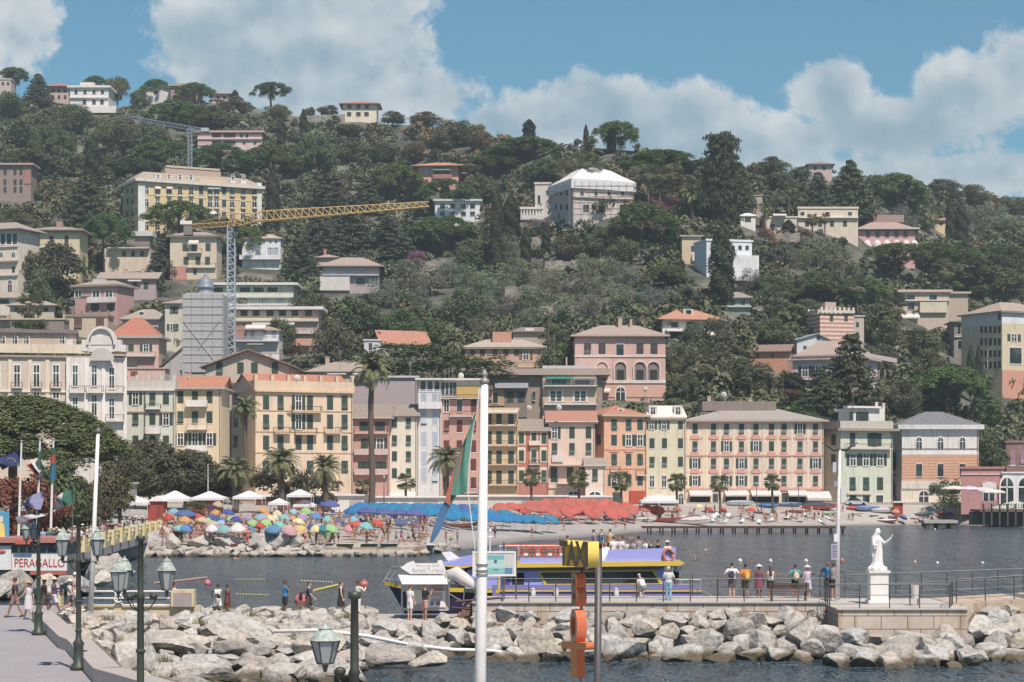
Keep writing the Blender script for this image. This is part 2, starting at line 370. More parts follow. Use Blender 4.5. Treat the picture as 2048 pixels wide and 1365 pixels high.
def beach(px,py):
 dw,dp,z0,zp=bw(px);tt=(F*(H-z0)-(py-HY)*dw)/((py-HY)*(dp-dw)+F*(zp-z0))
 tt=min(max(tt,0),1.0);d=dw+tt*(dp-dw);return Vector((X(px,d),d,z0+tt*(zp-z0)))
rows=[]
bpx=list(range(225,2360,20))
for i in range(-1,25):
 row=[]
 for px in bpx:
  dw,dp,z0,zp=bw(px)
  if i<0:row.append(Vector((X(px,dw-1.0),dw-1.0,-1.6)))
  else:
   tt=i/24;d=dw+tt*(dp-dw);row.append(Vector((X(px,d),d,z0+tt*(zp-z0)+mnoise.noise((px*.02,tt*9,1))*.12*(0<tt<1))))
 rows.append(row)
grid('beach',rows,'sand')
rows=[[],[],[]]
for px in range(-300,2360,20):
 dp=interp(px,DB)-12;z=Z(1008,dp)
 for k,(dd,zz)in enumerate(((dp-.3,z-1.2),(dp-.3,z+.25),(dp+40,z+.25))):rows[k].append(Vector((X(px,dd),dd,zz)))
grid('promenade',rows,'concrete',color=S(176,168,160),smooth=False)
rows=[[],[],[]]
for px in range(-300,201,20):
 for k,(dd,zz)in enumerate(((185,-1),(185,2.1),(300,3.0))):rows[k].append(Vector((X(px,dd),dd,zz)))
grid('quay',rows,'concrete',color=S(150,142,134),smooth=False)
GREEN=S(58,82,70,.9);BROWN=S(84,66,58);DARK=S(60,62,64);BLUE=S(176,192,206)
WM={}
def slats(mb,x0,x1,z0,z1,y0,y1,n,mi,M=None):
 mb.box(x0,x1,y0+.012,y1,z0,z1,mi,M)
 for i in range(n):
  a=z0+(z1-z0)*(i+.15)/n;b=z0+(z1-z0)*(i+.7)/n
  mb.box(x0+.06*(x1-x0),x1-.06*(x1-x0),y0,y0+.010,a,b,mi,M)
def wmesh(k):
 if k in WM:return WM[k]
 mb=MB();mats=['white','glass','paint','hole']
 def frame(w=.07,mi=0,dp=.07):
  mb.box(-.5-w,-.5,-dp,0,-.5,.5+w,mi);mb.box(.5,.5+w,-dp,0,-.5,.5+w,mi);mb.box(-.5,.5,-dp,0,.5,.5+w,mi);mb.box(-.5-w*1.4,.5+w*1.4,-dp*2,0,-.5-w,-.5,mi)
 def pane(mul=True):
  mb.quad((-.5,-.012,-.5),(.5,-.012,-.5),(.5,-.012,.5),(-.5,-.012,.5),1)
  if mul:
   mb.box(-.05,.05,-.04,-.013,-.5,.5);mb.box(-.5,-.42,-.04,-.013,-.5,.5);mb.box(.42,.5,-.04,-.013,-.5,.5)
   mb.box(-.42,-.05,-.04,-.013,.1,.15);mb.box(.05,.42,-.04,-.013,.1,.15)
 if k=='g':
  mb.box(-.6,.6,-.05,0,-.57,-.5,0);slats(mb,-.5,-.015,-.5,.5,-.08,-.01,9,2);slats(mb,.015,.5,-.5,.5,-.08,-.01,9,2)
  mb.quad((-.5,-.005,-.5),(.5,-.005,-.5),(.5,-.005,.5),(-.5,-.005,.5),3)
 elif k=='h':
  mb.box(-.6,.6,-.05,0,-.57,-.5,0)
  for x0,x1 in((-.5,-.015),(.015,.5)):
   slats(mb,x0,x1,-.12,.5,-.08,-.01,6,2)
   slats(mb,x0,x1,-.38,0,-.02,.02,4,2,Matrix.Translation((0,-.06,-.12))@Matrix.Rotation(rad(-38),4,'X'))
  mb.quad((-.5,-.005,-.5),(.5,-.005,-.5),(.5,-.005,.5),(-.5,-.005,.5),3)
 elif k in 'od':frame();pane()
 elif k=='b':frame(.05);pane(False)
 elif k=='k':
  mb.quad((-.5,-.012,-.5),(.5,-.012,-.5),(.5,-.012,.5),(-.5,-.012,.5),3);mb.box(-.46,-.05,-.02,-.013,-.5,.4,2);mb.box(.05,.46,-.02,-.013,-.5,.4,2)
 elif k=='a':
  n=10;arc=[(.5*math.cos(math.pi*i/n),.15+.35*math.sin(math.pi*i/n))for i in range(n+1)]
  mb.add([(.5,-.012,-.5)]+[(x,-.012,z)for x,z in arc]+[(-.5,-.012,-.5)],[tuple(range(n+2,-1,-1))],1)
  o=[(x*1.2,.15+(z-.15)*1.3)for x,z in arc];i_=[(.5,-.5)]+arc+[(-.5,-.5)];o=[(.6,-.5)]+o+[(-.6,-.5)]
  for q in range(len(o)-1):
   lo=[(i_[q][0],-.07,i_[q][1]),(o[q][0],-.07,o[q][1]),(o[q+1][0],-.07,o[q+1][1]),(i_[q+1][0],-.07,i_[q+1][1])]
   mb.hexa(lo,[(x,0,z)for x,_,z in lo])
  mb.box(-.04,.04,-.04,-.013,-.5,.48);mb.box(-.5,.5,-.04,-.013,.12,.17)
 me=mb.mesh('window',mats);WM[k]=me;return me
_m=MB();slats(_m,-.5,.5,-.5,.5,-.06,0,9,0);SHUT=_m.mesh('shutter',['paint'])
AUTO=False
RECT=[]
class Bld:
 def __init__(s,name,label,px0,px1,pyb,pyt,d,dep,col,rot=0,cat=None,clear=True,matn='plaster',deep=1.5,top=True):
  cat=cat or name.replace('_',' ')
  if AUTO:d=Dh((px0+px1)/2,min(pyb,980));deep=4
  s.d=d;s.A=Vector((X(px0,d),d));r=rad(rot);s.u=Vector((math.cos(r),math.sin(r)));s.back=Vector((-math.sin(r),math.cos(r)))
  k=(px1-CX)/F;s.L=(k*s.A.y-s.A.x)/(s.u.x-k*s.u.y);s.dep=dep
  s.zt=Z(pyt,d);s.zb=Z(pyb,d)-deep
  s.root=E(name,(s.A.x,s.A.y,s.zb),label,cat,at=((px0+px1)/2,(pyt+pyb)/2))
  lo=[s.P(0,0),s.P(s.L,0),s.P(s.L,dep),s.P(0,dep)]
  mb=MB();mb.hexa([(*p,s.zb)for p in lo],[(*p,s.zt)for p in lo],0,top=top,bot=False);s.col=col
  s.wall=mb;s.matn=matn;s.wo=None;s.px=(px0,px1);s.m=F/d
  if clear:
   a=min(px0,PX((*s.P(0,dep),0)),px1);b=max(px1,PX((*s.P(s.L,dep),0)));RECT.append((a,b,pyt-4,pyb,d))
 def P(s,a,b):return s.A+s.u*a+s.back*b
 def pipe(s):s.slabf(s.px[1]-2.6,s.px[1]-1.4,PY((s.A.x,s.d,s.zt))+2,1000,.12,'drainpipe','paint',S(120,104,92));return s
 def done(s):s.wo=mk(s.wall,'wall',s.matn,s.root,s.col);return s
 def face(s,f):
  if f==0:return s.A,s.u,-s.back
  if f==1:return s.P(0,s.dep),-s.back,-s.u
  return s.P(s.L,0),s.back,s.u
 def at(s,px,py,f=0):
  o,u,n=s.face(f);k=(px-CX)/F;q=(k*o.y-o.x)/(u.x-k*u.y);p=o+u*q
  return Vector((p.x,p.y,Z(py,p.y))),u,n
 def win(s,k,xs,ys,w,h,f=0,col=GREEN,mark=None,sh=None,name='window'):
  """k: one kind, or one letter for each window row by row"""
  i=0
  for y in ys:
   for x in xs:
    kk=k[i%len(k)];i+=1
    if kk=='.':continue
    if kk=='g':rr=R.random();kk='h' if rr<.3 else('o' if rr<.37 and col is GREEN else 'g')
    p,u,n=s.at(x,y,f);a,_,_=s.at(x-w/2,y,f);b,_,_=s.at(x+w/2,y,f)
    ww=(b-a).length;hh=h*p.y/F;p=p+Vector((n.x,n.y,0))*.004
    o=O(name,wmesh(kk),s.root,col,p-s.root.location,(0,0,math.atan2(u.y,u.x)),(ww,.9,hh))
    if kk=='o':
     for sx in(-1,1):
      O('shutter',SHUT,o,col,(sx*.86,-.01,0),(0,0,0),(.5,1,1.02))
  return s
 def loc(s,mb,name,matn,col,smooth=False,parent=None):return mk(mb,name,matn,parent or s.root,col,smooth,origin=s.root.location if parent is None else s.root.location)
 def slabf(s,px0,px1,py0,py1,out,name,matn,col,f=0,inn=0.0,mb=None,fin=True):
  a,u,n=s.at(px0,py1,f);b,_,_=s.at(px1,py1,f);mb=mb or MB();z1=Z(py0,(a.y+b.y)/2);z0=Z(py1,(a.y+b.y)/2);n3=Vector((n.x,n.y,0))
  A,Bq=a-n3*inn+n3*.003,b-n3*inn+n3*.003
  lo=[(A.x+n3.x*(out+inn),A.y+n3.y*(out+inn),z0),(Bq.x+n3.x*(out+inn),Bq.y+n3.y*(out+inn),z0),(Bq.x,Bq.y,z0),(A.x,A.y,z0)]
  mb.hexa(lo,[(x,y,z1)for x,y,_ in lo]);
  return s.loc(mb,name,matn,col)if fin else mb
 def band(s,py,h,col,out=.08,f=0,px=None,name='cornice'):
  x0,x1=px or((s.px[0]-.5,s.px[1]+.5)if f==0 else(PX((*s.P(0,s.dep),0)),s.px[0]));s.slabf(x0,x1,py-h/2,py+h/2,out,name,'plaster',col,f);return s
 def balc(s,px0,px1,py,h=9,out=.9,col=S(205,200,192),rail='bars',rcol=S(70,62,60),f=0):
  o=s.slabf(px0,px1,py,py+2.2,out,'balcony','plaster',col,f)
  a,u,n=s.at(px0,py,f);b,_,_=s.at(px1,py,f);n3=Vector((n.x,n.y,0));zt=Z(py-h,a.y);z0=Z(py,a.y);mb=MB()
  A,Bq=a+n3*(out-.06),b+n3*(out-.06);a2,b2=a+n3*.05,b+n3*.05
  if rail=='bars':
   for p,q in((A,Bq),(a2,A),(b2,Bq)):
    mb.tube([(p.x,p.y,zt),(q.x,q.y,zt)],.04,4);nn=max(2,int((q-p).length/.28))
    for i in range(nn+1):r=p.lerp(q,i/nn);mb.tube([(r.x,r.y,z0),(r.x,r.y,zt)],.018,4)
  else:
   for p,q in((A,Bq),(a2,A),(b2,Bq)):
    v=(q-p).normalized().cross(Vector((0,0,1)))*.04
    lo=[(p.x+v.x,p.y+v.y,z0+.003),(q.x+v.x,q.y+v.y,z0+.003),(q.x-v.x,q.y-v.y,z0+.003),(p.x-v.x,p.y-v.y,z0+.003)];mb.hexa(lo,[(x,y,zt)for x,y,_ in lo])
  mb.v=[(x-s.root.location.x,y-s.root.location.y,z-s.root.location.z)for x,y,z in mb.v]
  O('railing',mb.mesh('railing',['iron' if rail=='bars' else 'plaster']),o,rcol if rail=='bars' else col);return s
 def awn(s,px0,px1,py0,py1,out=1.3,col=S(232,230,224),f=0):
  a,u,n=s.at(px0,py0,f);b,_,_=s.at(px1,py0,f);n3=Vector((n.x,n.y,0));dz=(py1-py0)*a.y/F;mb=MB();k=8
  for i in range(k):
   p,q=a.lerp(b,i/k),a.lerp(b,(i+1)/k);e=.05+.03*(i%2)
   lo=[p+n3*.01,q+n3*.01,q+n3*out-Vector((0,0,dz*.75)),p+n3*out-Vector((0,0,dz*.75))]
   mb.hexa([v-Vector((0,0,.04))for v in lo],lo)
   mb.quad(lo[3]-Vector((0,0,dz*.25)),lo[2]-Vector((0,0,dz*.25)),lo[2],lo[3])
  s.loc(mb,'awning','canvas',col);return s
 def chim(s,px,py0,py1,w=6,col=S(190,160,140),b=None):
  b=s.dep*.4 if b is None else b;o=s.P(0,b);k=(px-CX)/F;q=(k*o.y-o.x)/(s.u.x-k*s.u.y);p=o+s.u*q;ww=w*p.y/F/2
  z0,z1=Z(py1,p.y),Z(py0,p.y);mb=MB();mb.box(p.x-ww,p.x+ww,p.y-ww,p.y+ww,z0-1.0,z1);mb.box(p.x-ww*1.25,p.x+ww*1.25,p.y-ww*1.25,p.y+ww*1.25,z1+.002,z1+.15)
  s.loc(mb,'chimney','plaster',col);return s
 def q3(s,a,b,z):p=s.P(a,b);return(p.x,p.y,z)
 def hip(s,rise,o=.7,col=S(176,160,148),matn='slate',ins=None,flat=0,base=0,name='roof',b0=None,b1=None,a0=0,a1=None):
  mb=MB();z=s.zt+base;L=s.L if a1 is None else a1;b0=0 if b0 is None else b0;b1=s.dep if b1 is None else b1;zr=z+rise*s.d/F
  lo=[s.q3(a0-o,b0-o,z),s.q3(L+o,b0-o,z),s.q3(L+o,b1+o,z),s.q3(a0-o,b1+o,z)];mid=[(x,y,z+.2)for x,y,_ in lo]
  mb.hexa(lo,mid,top=False);w_,dd=L-a0,b1-b0;i=(min(w_,dd)/2 if ins is None else ins);fl=flat
  if w_>=dd:R1=[(a0+i,b0+dd/2-fl),(L-i,b0+dd/2-fl),(L-i,b0+dd/2+fl),(a0+i,b0+dd/2+fl)]
  else:R1=[(a0+w_/2-fl,b0+i),(a0+w_/2+fl,b0+i),(a0+w_/2+fl,b1-i),(a0+w_/2-fl,b1-i)]
  mb.hexa([(x,y,zz+.001)for x,y,zz in mid],[s.q3(a,b,zr)for a,b in R1],bot=False);s.loc(mb,name,matn,col);return s
 def gable(s,rise,o=.6,col=S(200,120,90),matn='tile',ax='u',off=.5,name='roof'):
  mb=MB();z=s.zt;zr=z+rise*s.d/F;L,D=s.L,s.dep
  if ax=='u':
   e=D*off;A=[(-o,-o,z-.15),(L+o,-o,z-.15),(L+o,e,zr),(-o,e,zr)];Bq=[(-o,e,zr),(L+o,e,zr),(L+o,D+o,z-.15),(-o,D+o,z-.15)]
   for a in(0,L):s.wall.add([s.q3(a,0,z),s.q3(a,D,z),s.q3(a,e,zr-.05)],[(0,1,2)])
  else:
   e=L*off;A=[(-o,-o,z-.15),(e,-o,zr),(e,D+o,zr),(-o,D+o,z-.15)];Bq=[(e,-o,zr),(L+o,-o,z-.15),(L+o,D+o,z-.15),(e,D+o,zr)]
   for b in(0,D):s.wall.add([s.q3(0,b,z),s.q3(L,b,z),s.q3(e,b,zr-.05)],[(0,1,2)])
  for q in(A,Bq):
   lo=[s.q3(*p)for p in q];mb.hexa(lo,[(x,y,zz+.22)for x,y,zz in lo])
  s.loc(mb,name,matn,col);return s
 def flat(s,h,col=None,out=.25,th=.3,name='parapet',posts=0):
  mb=MB();z=s.zt+.003;z1=z+h*s.d/F;L,D=s.L,s.dep
  for a0,a1,b0,b1 in((-out,L+out,-out,th),(-out,L+out,D-th,D+out),(-out,th,th,D-th),(L-th,L+out,th,D-th)):
   lo=[s.q3(a0,b0,z),s.q3(a1,b0,z),s.q3(a1,b1,z),s.q3(a0,b1,z)];mb.hexa(lo,[(x,y,z1)for x,y,_ in lo])
  for i in range(posts):
   a=L*i/max(1,posts-1);lo=[s.q3(a-.25,-out-.02,z1+.001),s.q3(a+.25,-out-.02,z1+.001),s.q3(a+.25,.45,z1+.001),s.q3(a-.25,.45,z1+.001)];mb.hexa(lo,[(x,y,z1+.9)for x,y,_ in lo])
  s.loc(mb,name,'plaster',col or s.col);return s
 def eave(s,py,h,out,col,name='eave'):
  mb=MB();z0,z1=Z(py+h,s.d),Z(py,s.d);L,D=s.L,s.dep
  lo=[s.q3(-out,-out,z0),s.q3(L+out,-out,z0),s.q3(L+out,D+out,z0),s.q3(-out,D+out,z0)];mb.hexa(lo,[(x,y,z1)for x,y,_ in lo]);s.loc(mb,name,'plaster',col);return s
 def block(s,px0,px1,py0,py1,b0,dep,col,name='penthouse',matn='plaster'):
  """a smaller storey set back by b0 from the front face"""
  o=s.P(0,b0);r=[]
  for px in(px0,px1):k=(px-CX)/F;r.append((k*o.y-o.x)/(s.u.x-k*s.u.y))
  z1,z0=Z(py0,o.y),Z(py1,o.y);mb=MB();lo=[s.q3(r[0],b0,z0),s.q3(r[1],b0,z0),s.q3(r[1],b0+dep,z0),s.q3(r[0],b0+dep,z0)];mb.hexa(lo,[(x,y,z1)for x,y,_ in lo]);s.loc(mb,name,matn,col);return s
 def dorm(s,xs,py0,py1,w,b=.3,col=S(215,205,190),k='d',wc=GREEN):
  for x in xs:
   s.block(x-w/2,x+w/2,py0,py1,b,2.0,col,'dormer')
   o=s.P(0,b);kx=(x-CX)/F;q=(kx*o.y-o.x)/(s.u.x-kx*s.u.y);p=o+s.u*q;zc=Z((py0+py1)/2+.5,p.y)
   O('window',wmesh(k),s.root,wc,Vector((p.x-s.back.x*.004,p.y-s.back.y*.004,zc))-s.root.location,(0,0,math.atan2(s.u.y,s.u.x)),(w*.6*p.y/F,.6,(py1-py0)*.68*p.y/F))
  return s
CREAM=S(232,224,205)
b=Bld('grand_hotel','ornate cream and tan grand hotel behind the big umbrella pine',-90,253,1000,711,300,14,S(206,188,168),cat='hotel',rot=11)
b.band(698,18,S(226,208,176),.55);b.band(713,5,S(150,128,110),.35);b.band(783,4,CREAM,.25);b.band(846,4,CREAM,.25)
b.slabf(133,253,716,1000,.55,'pavilion','plaster',S(222,216,208))
for x in(136,250,172,207):b.slabf(x-3.5,x+3.5,716,938,.75,'pilaster','plaster',S(236,232,226))
for x in(20,60,95):b.slabf(x-4,x+4,718,940,.12,'pilaster','plaster',S(230,212,182))
b.win('d',[-6,34,73,112],[752],13,42);b.win('d',[-6,34,73,112],[802],13,34)
for x,ys in((152,(752,816)),(190,(752,811)),(225,(757,818,885)),(184,(868,))):
 for y in ys:b.win('d',[x],[y],11,40 if y!=868 else 20);o=[c for c in b.root.children if c.name.startswith('window')][-1];o.location.y-=.56
for p0,p1,y in((139,170,785),(173,207,785),(212,248,785),(139,170,842),(212,248,842),(206,250,898)):b.balc(p0,p1,y,12,1.35,S(222,216,208),rcol=S(120,96,84))
for x in(34,73,112):b.balc(x-11,x+11,775,10,.6,S(222,200,170),rcol=S(120,86,74))
b.block(-90,152,664,691,1.2,10,S(196,172,150),'attic');b.block(-92,156,657,664,.7,11,S(128,112,118),'attic_roof','slate')
for x in(0,25,48,120):
 p,u,n=b.at(x,680);O('window',wmesh('d'),b.root,GREEN,Vector((p.x+0.02,p.y+1.19,p.z))-b.root.location,(0,0,0),(.9,.8,1.0))
mb=MB()
n=14;d_=b.at(205,700)[0].y-.9
def archp(cx,py,rx,ry,i):a=math.pi*i/n;return(X(cx+rx*math.cos(a),d_),Z(py-ry*math.sin(a),d_))
ring=[archp(203,690,25,32,i)for i in range(n+1)]
mb.hexa([(x,d_,z)for x,z in ring],[(x,d_+1.5,z)for x,z in ring])
for i in range(n):
 lo=[archp(203,690,25,32,i),archp(203,690,29,37,i),archp(203,690,29,37,i+1),archp(203,690,25,32,i+1)]
 mb.hexa([(x,d_-.5,z)for x,z in lo],[(x,d_+1.6,z)for x,z in lo])
mb.box(X(153,d_),X(252,d_),d_-.1,d_+1.4,Z(704,d_),Z(690,d_))
for x in(140,170,236):mb.box(X(x-6,d_),X(x+6,d_),d_-.25,d_+1.3,Z(703,d_),Z(680,d_))
mb.box(X(182,d_),X(224,d_),d_-.2,d_,Z(690,d_),Z(672,d_));b.loc(mb,'crest','plaster',S(222,216,210))
mb=MB();ring=[archp(205,722,24,26,i)for i in range(n+1)];mb.hexa([(x,d_-.5,z)for x,z in ring],[(x,d_-.12,z)for x,z in ring]);b.loc(mb,'lunette','plaster',S(196,190,186))
b.pipe();b.done()
b=Bld('apartment_house','pale green apartment house with green shutters beside the grand hotel',250,349,985,779,326,10,S(206,214,196))
b.win('ggggggggg',[271,305,332],[798,839,883],12,23);b.band(824,3,S(200,160,140),.2);b.band(780,4,S(225,222,210),.4)
b.balc(292,322,866,12,1,S(226,226,222),'solid');b.balc(292,322,905,12,1,S(226,226,222),'solid');b.balc(292,322,817,8,.6,S(226,226,222))
b.flat(17,S(208,206,194),posts=5);b.slabf(288,291,785,985,.12,'drainpipe','paint',S(96,100,92));b.pipe();b.done()
b=Bld('apartment_house','tall yellow apartment house with white balconies beside the pale green one',349,442,990,776,328,10,S(230,206,160))
b.win('kgk' 'ggg' 'ooo',[361,390,419],[795,835,879],12,24);b.win('g',[361,419],[925],12,22)
for y in(812,858,902):b.balc(374,415,y,11,1.1,S(232,232,230),'solid' if y!=858 else 'bars',S(220,220,216))
b.eave(775,4,.7,S(178,172,164));b.gable(24,.6,S(214,118,78),off=.6);b.chim(380,748,760);b.pipe();b.done()
b=Bld('apartment_house','tall beige gabled house with four green windows behind the waterfront row',411,583,900,735,350,14,S(196,182,162))
b.win('gggg',[439,481,509,550],[737],13,24);b.win('g',[439],[768],12,20);b.gable(34,.9,S(150,120,98),'slate','v');b.chim(540,708,722);b.pipe();b.done()
b=Bld('apartment_house','long peach apartment building with balconies and a brown shaded side',511,705,1000,782,336,12,S(232,202,164),rot=26)
b.win('ggokgg' 'gggkgg' 'ggggkg',[532,561,597,620,660,689],[806,844,886],12,29);b.win('g',[620,689],[934],13,24);b.win('g',[532],[934],13,24)
b.band(783,5,S(226,196,150),.5);b.band(822,2,S(214,178,132),.1);b.band(864,2,S(214,178,132),.1);b.band(906,2,S(214,178,132),.1)
for p0,p1,y in((582,641,824),(546,579,866),(647,680,866),(588,632,868)):b.balc(p0,p1,y,11,1.0,S(214,180,134))
b.win('kkkkkk',[449,471],[800,843,884],9,24,f=1,col=BROWN);b.flat(21,S(226,194,156),posts=7)
b.gable(36,.3,S(214,112,74));b.pipe();b.done()
b=Bld('terraced_house','low rose pink house with wide balcony openings behind the tall palm',706,777,1000,838,360,9,S(212,146,132))
b.win('kk',[729,760],[853],20,18,col=GREEN);b.win('gg',[729,760],[890],14,24);b.win('kk',[727,762],[935],22,22)
for y in(866,908,948):b.balc(709,776,y,10,.8,S(214,178,170),'bars' if y==866 else 'solid')
b.eave(834,4,.8,S(188,170,152));b.gable(30,.6,S(156,138,124),'slate',off=.8);b.pipe();b.done()
b=Bld('terraced_house','narrow white house with small dark green windows under a grey roof',778,834,1005,832,364,10,S(230,226,204))
b.win('gh' 'hh' 'gg' 'gg',[789,817],[846,881,913,947],10,20);b.eave(829,4,.6,S(170,156,142));b.gable(24,.5,S(158,144,132),'slate',off=.7);b.awn(780,832,985,995,1.5);b.pipe();b.done()
b=Bld('terraced_house','narrow pale blue shuttered house with a glazed rooftop terrace',836,882,1005,786,366,10,S(216,220,222))
b.win('gg',[848,870],[835,879,918,950],11,30,col=BLUE);b.win('g',[848,870],[794],11,14,col=BLUE);b.balc(838,884,816,11,1,S(222,226,228),'solid')
b.block(837,881,758,785,.5,6,S(214,216,220));b.eave(757,3,.5,S(226,230,232),'roof')
for x in(846,860,874):p,u,n=b.at(x,771);O('window',wmesh('b'),b.root,GREEN,Vector((p.x,p.y+.49,p.z))-b.root.location,(0,0,0),(.85,.8,1.5))
b.pipe();b.done()
b=Bld('apartment_house','mauve windowless block behind the tall waterfront palm',705,834,960,755,392,12,S(172,152,154));b.eave(752,4,.4,S(206,200,200),'roof');b.awn(712,760,746,752,1.2);b.pipe();b.done()
b=Bld('terraced_house','narrow red house with maroon shutters and a white glazed penthouse',882,962,1005,800,368,10,S(210,144,124))
b.win('dbk' 'ggg' 'ggg' 'ggg',[893,919,947],[812,853,893,930],11,24,col=S(112,52,50));b.win('g',[893,947],[966],11,22,col=S(112,52,50))
b.balc(900,945,832,9,.9);b.balc(905,960,985,9,.8);b.block(880,962,760,794,.4,6,S(232,230,224));b.slabf(913,960,772,795,-.2,'screen','canvas',S(226,186,96),inn=.5);b.balc(882,960,796,6,.8)
for x in(886,894,902,909):p,u,n=b.at(x,777);O('window',wmesh('b'),b.root,GREEN,Vector((p.x,p.y+.39,p.z))-b.root.location,(0,0,0),(.55,.8,2.1))
b.eave(757,4,.5,S(226,220,206),'roof');b.pipe();b.done()
b=Bld('terraced_house','ochre house with stacked iron balconies right of the tall white mast',962,1036,1005,822,374,10,S(220,190,138))
b.win('kgg' 'ggg' 'gkg' 'gkk',[978,998,1022],[836,876,915,955],11,26);[b.balc(974,1035,y,9,.9,S(196,168,128))for y in(851,891,929,970)];b.awn(968,1036,820,828,1.2,S(215,205,190));b.flat(6);b.pipe();b.done()
b=Bld('terraced_house','bright red house with cream window trim and grey roof',1036,1097,1005,862,376,10,S(196,84,66))
for x in(1043,1068,1088):
 for y in(877,912,952):b.slabf(x-8,x+8,y-17,y+14,.05,'window_trim','plaster',S(234,214,178))
b.win('gkk' 'ggg' 'gkg',[1043,1068,1088],[877,912,952],10,22);[o.__setattr__('location',o.location+Vector((0,-.06,0)))for o in b.root.children if o.name.startswith('window')and 'trim' not in o.name]
b.balc(1058,1080,889,7,.7,S(232,216,182),'solid');b.balc(1058,1080,928,7,.7);b.eave(859,4,.5,S(170,156,142));b.gable(24,.4,S(158,146,136),'slate',off=.8);b.pipe();b.done()
b=Bld('terraced_house','pale pink house with washing outside under a wide orange roof',1097,1190,1005,846,378,12,S(232,200,178))
b.win('okg' 'ggg',[1109,1144,1177],[866,898],11,23);b.win('gkk',[1108,1140,1165],[950],13,30);b.eave(843,4,.6,S(222,206,186));b.gable(25,.6,S(208,124,92),off=.7)
b.slabf(1104,1126,911,924,.5,'washing','canvas',S(226,230,230));b.slabf(1100,1162,929,932,1.4,'terrace_roof','plaster',S(220,200,170));b.balc(1115,1170,966,9,1.6,S(222,206,190));b.band(975,4,CREAM,.2);b.win('a',[1147],[993],22,20);b.pipe();b.done()
b=Bld('annexe','small low house with grey roof between the pale pink and orange houses',1171,1210,1005,933,374,5,S(230,208,188),cat='house');b.win('h',[1190],[951],11,24);b.win('a',[1190],[994],24,20);b.eave(930,3,.4,S(200,190,178));b.gable(15,.3,S(168,154,142),'slate',off=.8);b.pipe();b.done()
b=Bld('apartment_house','orange house with painted trim and a brown shaded side wall',1208,1293,1008,832,382,9,S(234,168,124),rot=24)
b.win('ggg' 'goo' 'ghh' 'ogg',[1228,1257,1280],[850,881,919,961],11,22);b.win('k',[1198],[880],8,20,f=1)
for y in(900,938):b.band(y,2.5,S(222,128,92),.06)
for x in(1228,1257):b.slabf(x-9,x+9,899,905,.12,'painted_panel','plaster',S(222,126,96))
b.balc(1219,1238,942,8,.6);b.balc(1271,1290,950,8,.6);b.eave(829,4,.7,S(196,172,146));b.hip(23,.5,S(208,116,78),'tile');b.dorm([1241],817,830,14,1.6,k='b');b.slabf(1225,1240,985,1008,.1,'door','paint',GREEN);b.slabf(1258,1290,982,1008,.5,'shop_front','paint',S(196,70,44));b.pipe();b.done()
b=Bld('apartment_house','narrow yellow green house with a mansard roof and two dormers',1293,1372,1010,836,386,11,S(224,214,172))
b.win('ook',[1303,1328,1361],[851],10,16);b.win('ggg' 'ghg',[1304,1329,1361],[887,924],10,20);b.win('ddg',[1304,1328,1360],[963],10,22);b.band(838,3,S(168,152,138),.5)
b.hip(25,.2,S(226,220,206),'plaster',ins=1.8,flat=3);b.dorm([1306,1356],811,833,17,.2,S(222,216,200),'o');b.awn(1286,1355,992,1004,3.5);b.win('a',[1362],[998],10,22);b.pipe();b.done()
b=Bld('apartment_block','long salmon pink palazzo with nine window bays and white shop awnings',1372,1647,1013,843,390,14,S(234,204,182))
xs=[1390,1427,1453,1483,1512,1543,1568,1600,1631]
b.win('ghhhhhhoh' 'hhohoghhh' 'ohgohhhho' 'ohoohhhhg',xs,[858,893,927,962],10,20)
for y in(877,945):b.band(y,3,S(222,150,122),.05)
b.band(912,3,S(214,130,104),.12);b.band(980,5,S(212,120,98),.12)
for x in xs:
 for y in(877,911,945,979):b.slabf(x-8,x+8,y-6,y+2,.14,'painted_panel','plaster',S(226,150,126))
for x in(1376,1408,1413,1440,1468,1497,1527,1556,1584,1616,1644):b.slabf(x-1.7,x+1.7,846,978,.07,'painted_strip','plaster',S(236,222,186))
b.eave(840,4,.9,S(178,152,138));b.hip(30,.8,S(172,166,162),'slate',ins=9);b.block(1405,1552,803,822,5,6,S(120,98,90),'attic');b.chim(1418,794,806,7);b.chim(1500,798,806,8)
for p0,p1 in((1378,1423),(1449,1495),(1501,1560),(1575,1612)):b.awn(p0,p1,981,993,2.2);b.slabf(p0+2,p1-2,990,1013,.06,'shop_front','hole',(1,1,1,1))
b.awn(1610,1658,983,1001,3.5);b.slabf(1426,1436,988,1013,.08,'door','paint',GREEN);b.slabf(1564,1574,986,1013,.08,'door','paint',GREEN);b.pipe();b.done()
b=Bld('apartment_house','sage green corner house with a roof terrace and shaded alley side',1681,1785,1015,859,392,11,S(204,214,188),rot=20)
b.win('kk',[1705,1748],[880],11,28);b.win('k',[1749],[880],28,26);b.win('ooo',[1706,1732,1760],[920],12,23);b.win('ggg',[1705,1732,1760],[968],12,26)
b.balc(1690,1780,897,9,1.1);b.band(988,3,S(222,198,160),.3,px=(1693,1742));b.win('bbb',[1706,1732,1759],[1003],14,24);b.win('kk',[1667],[880,920],9,22,f=1)
b.eave(857,5,1.0,S(150,130,116));b.flat(17,S(188,186,168),out=.1);b.block(1703,1768,816,850,2,5,S(224,226,220));b.slabf(1702,1770,812,816,-1.3,'canopy','white',S(230,230,226),inn=3)
for x,w_ in((1713,8),(1735,28)):p,u,n=b.at(x,833);q=p+Vector((b.back.x,b.back.y,0))*1.99;O('window',wmesh('g'),b.root,S(44,66,52),q-b.root.location,(0,0,rad(20)),(w_*.095,.8,1.7))
b.chim(1753,806,850,5,S(220,214,200));b.chim(1767,808,850,5,S(220,214,200));b.pipe();b.done()
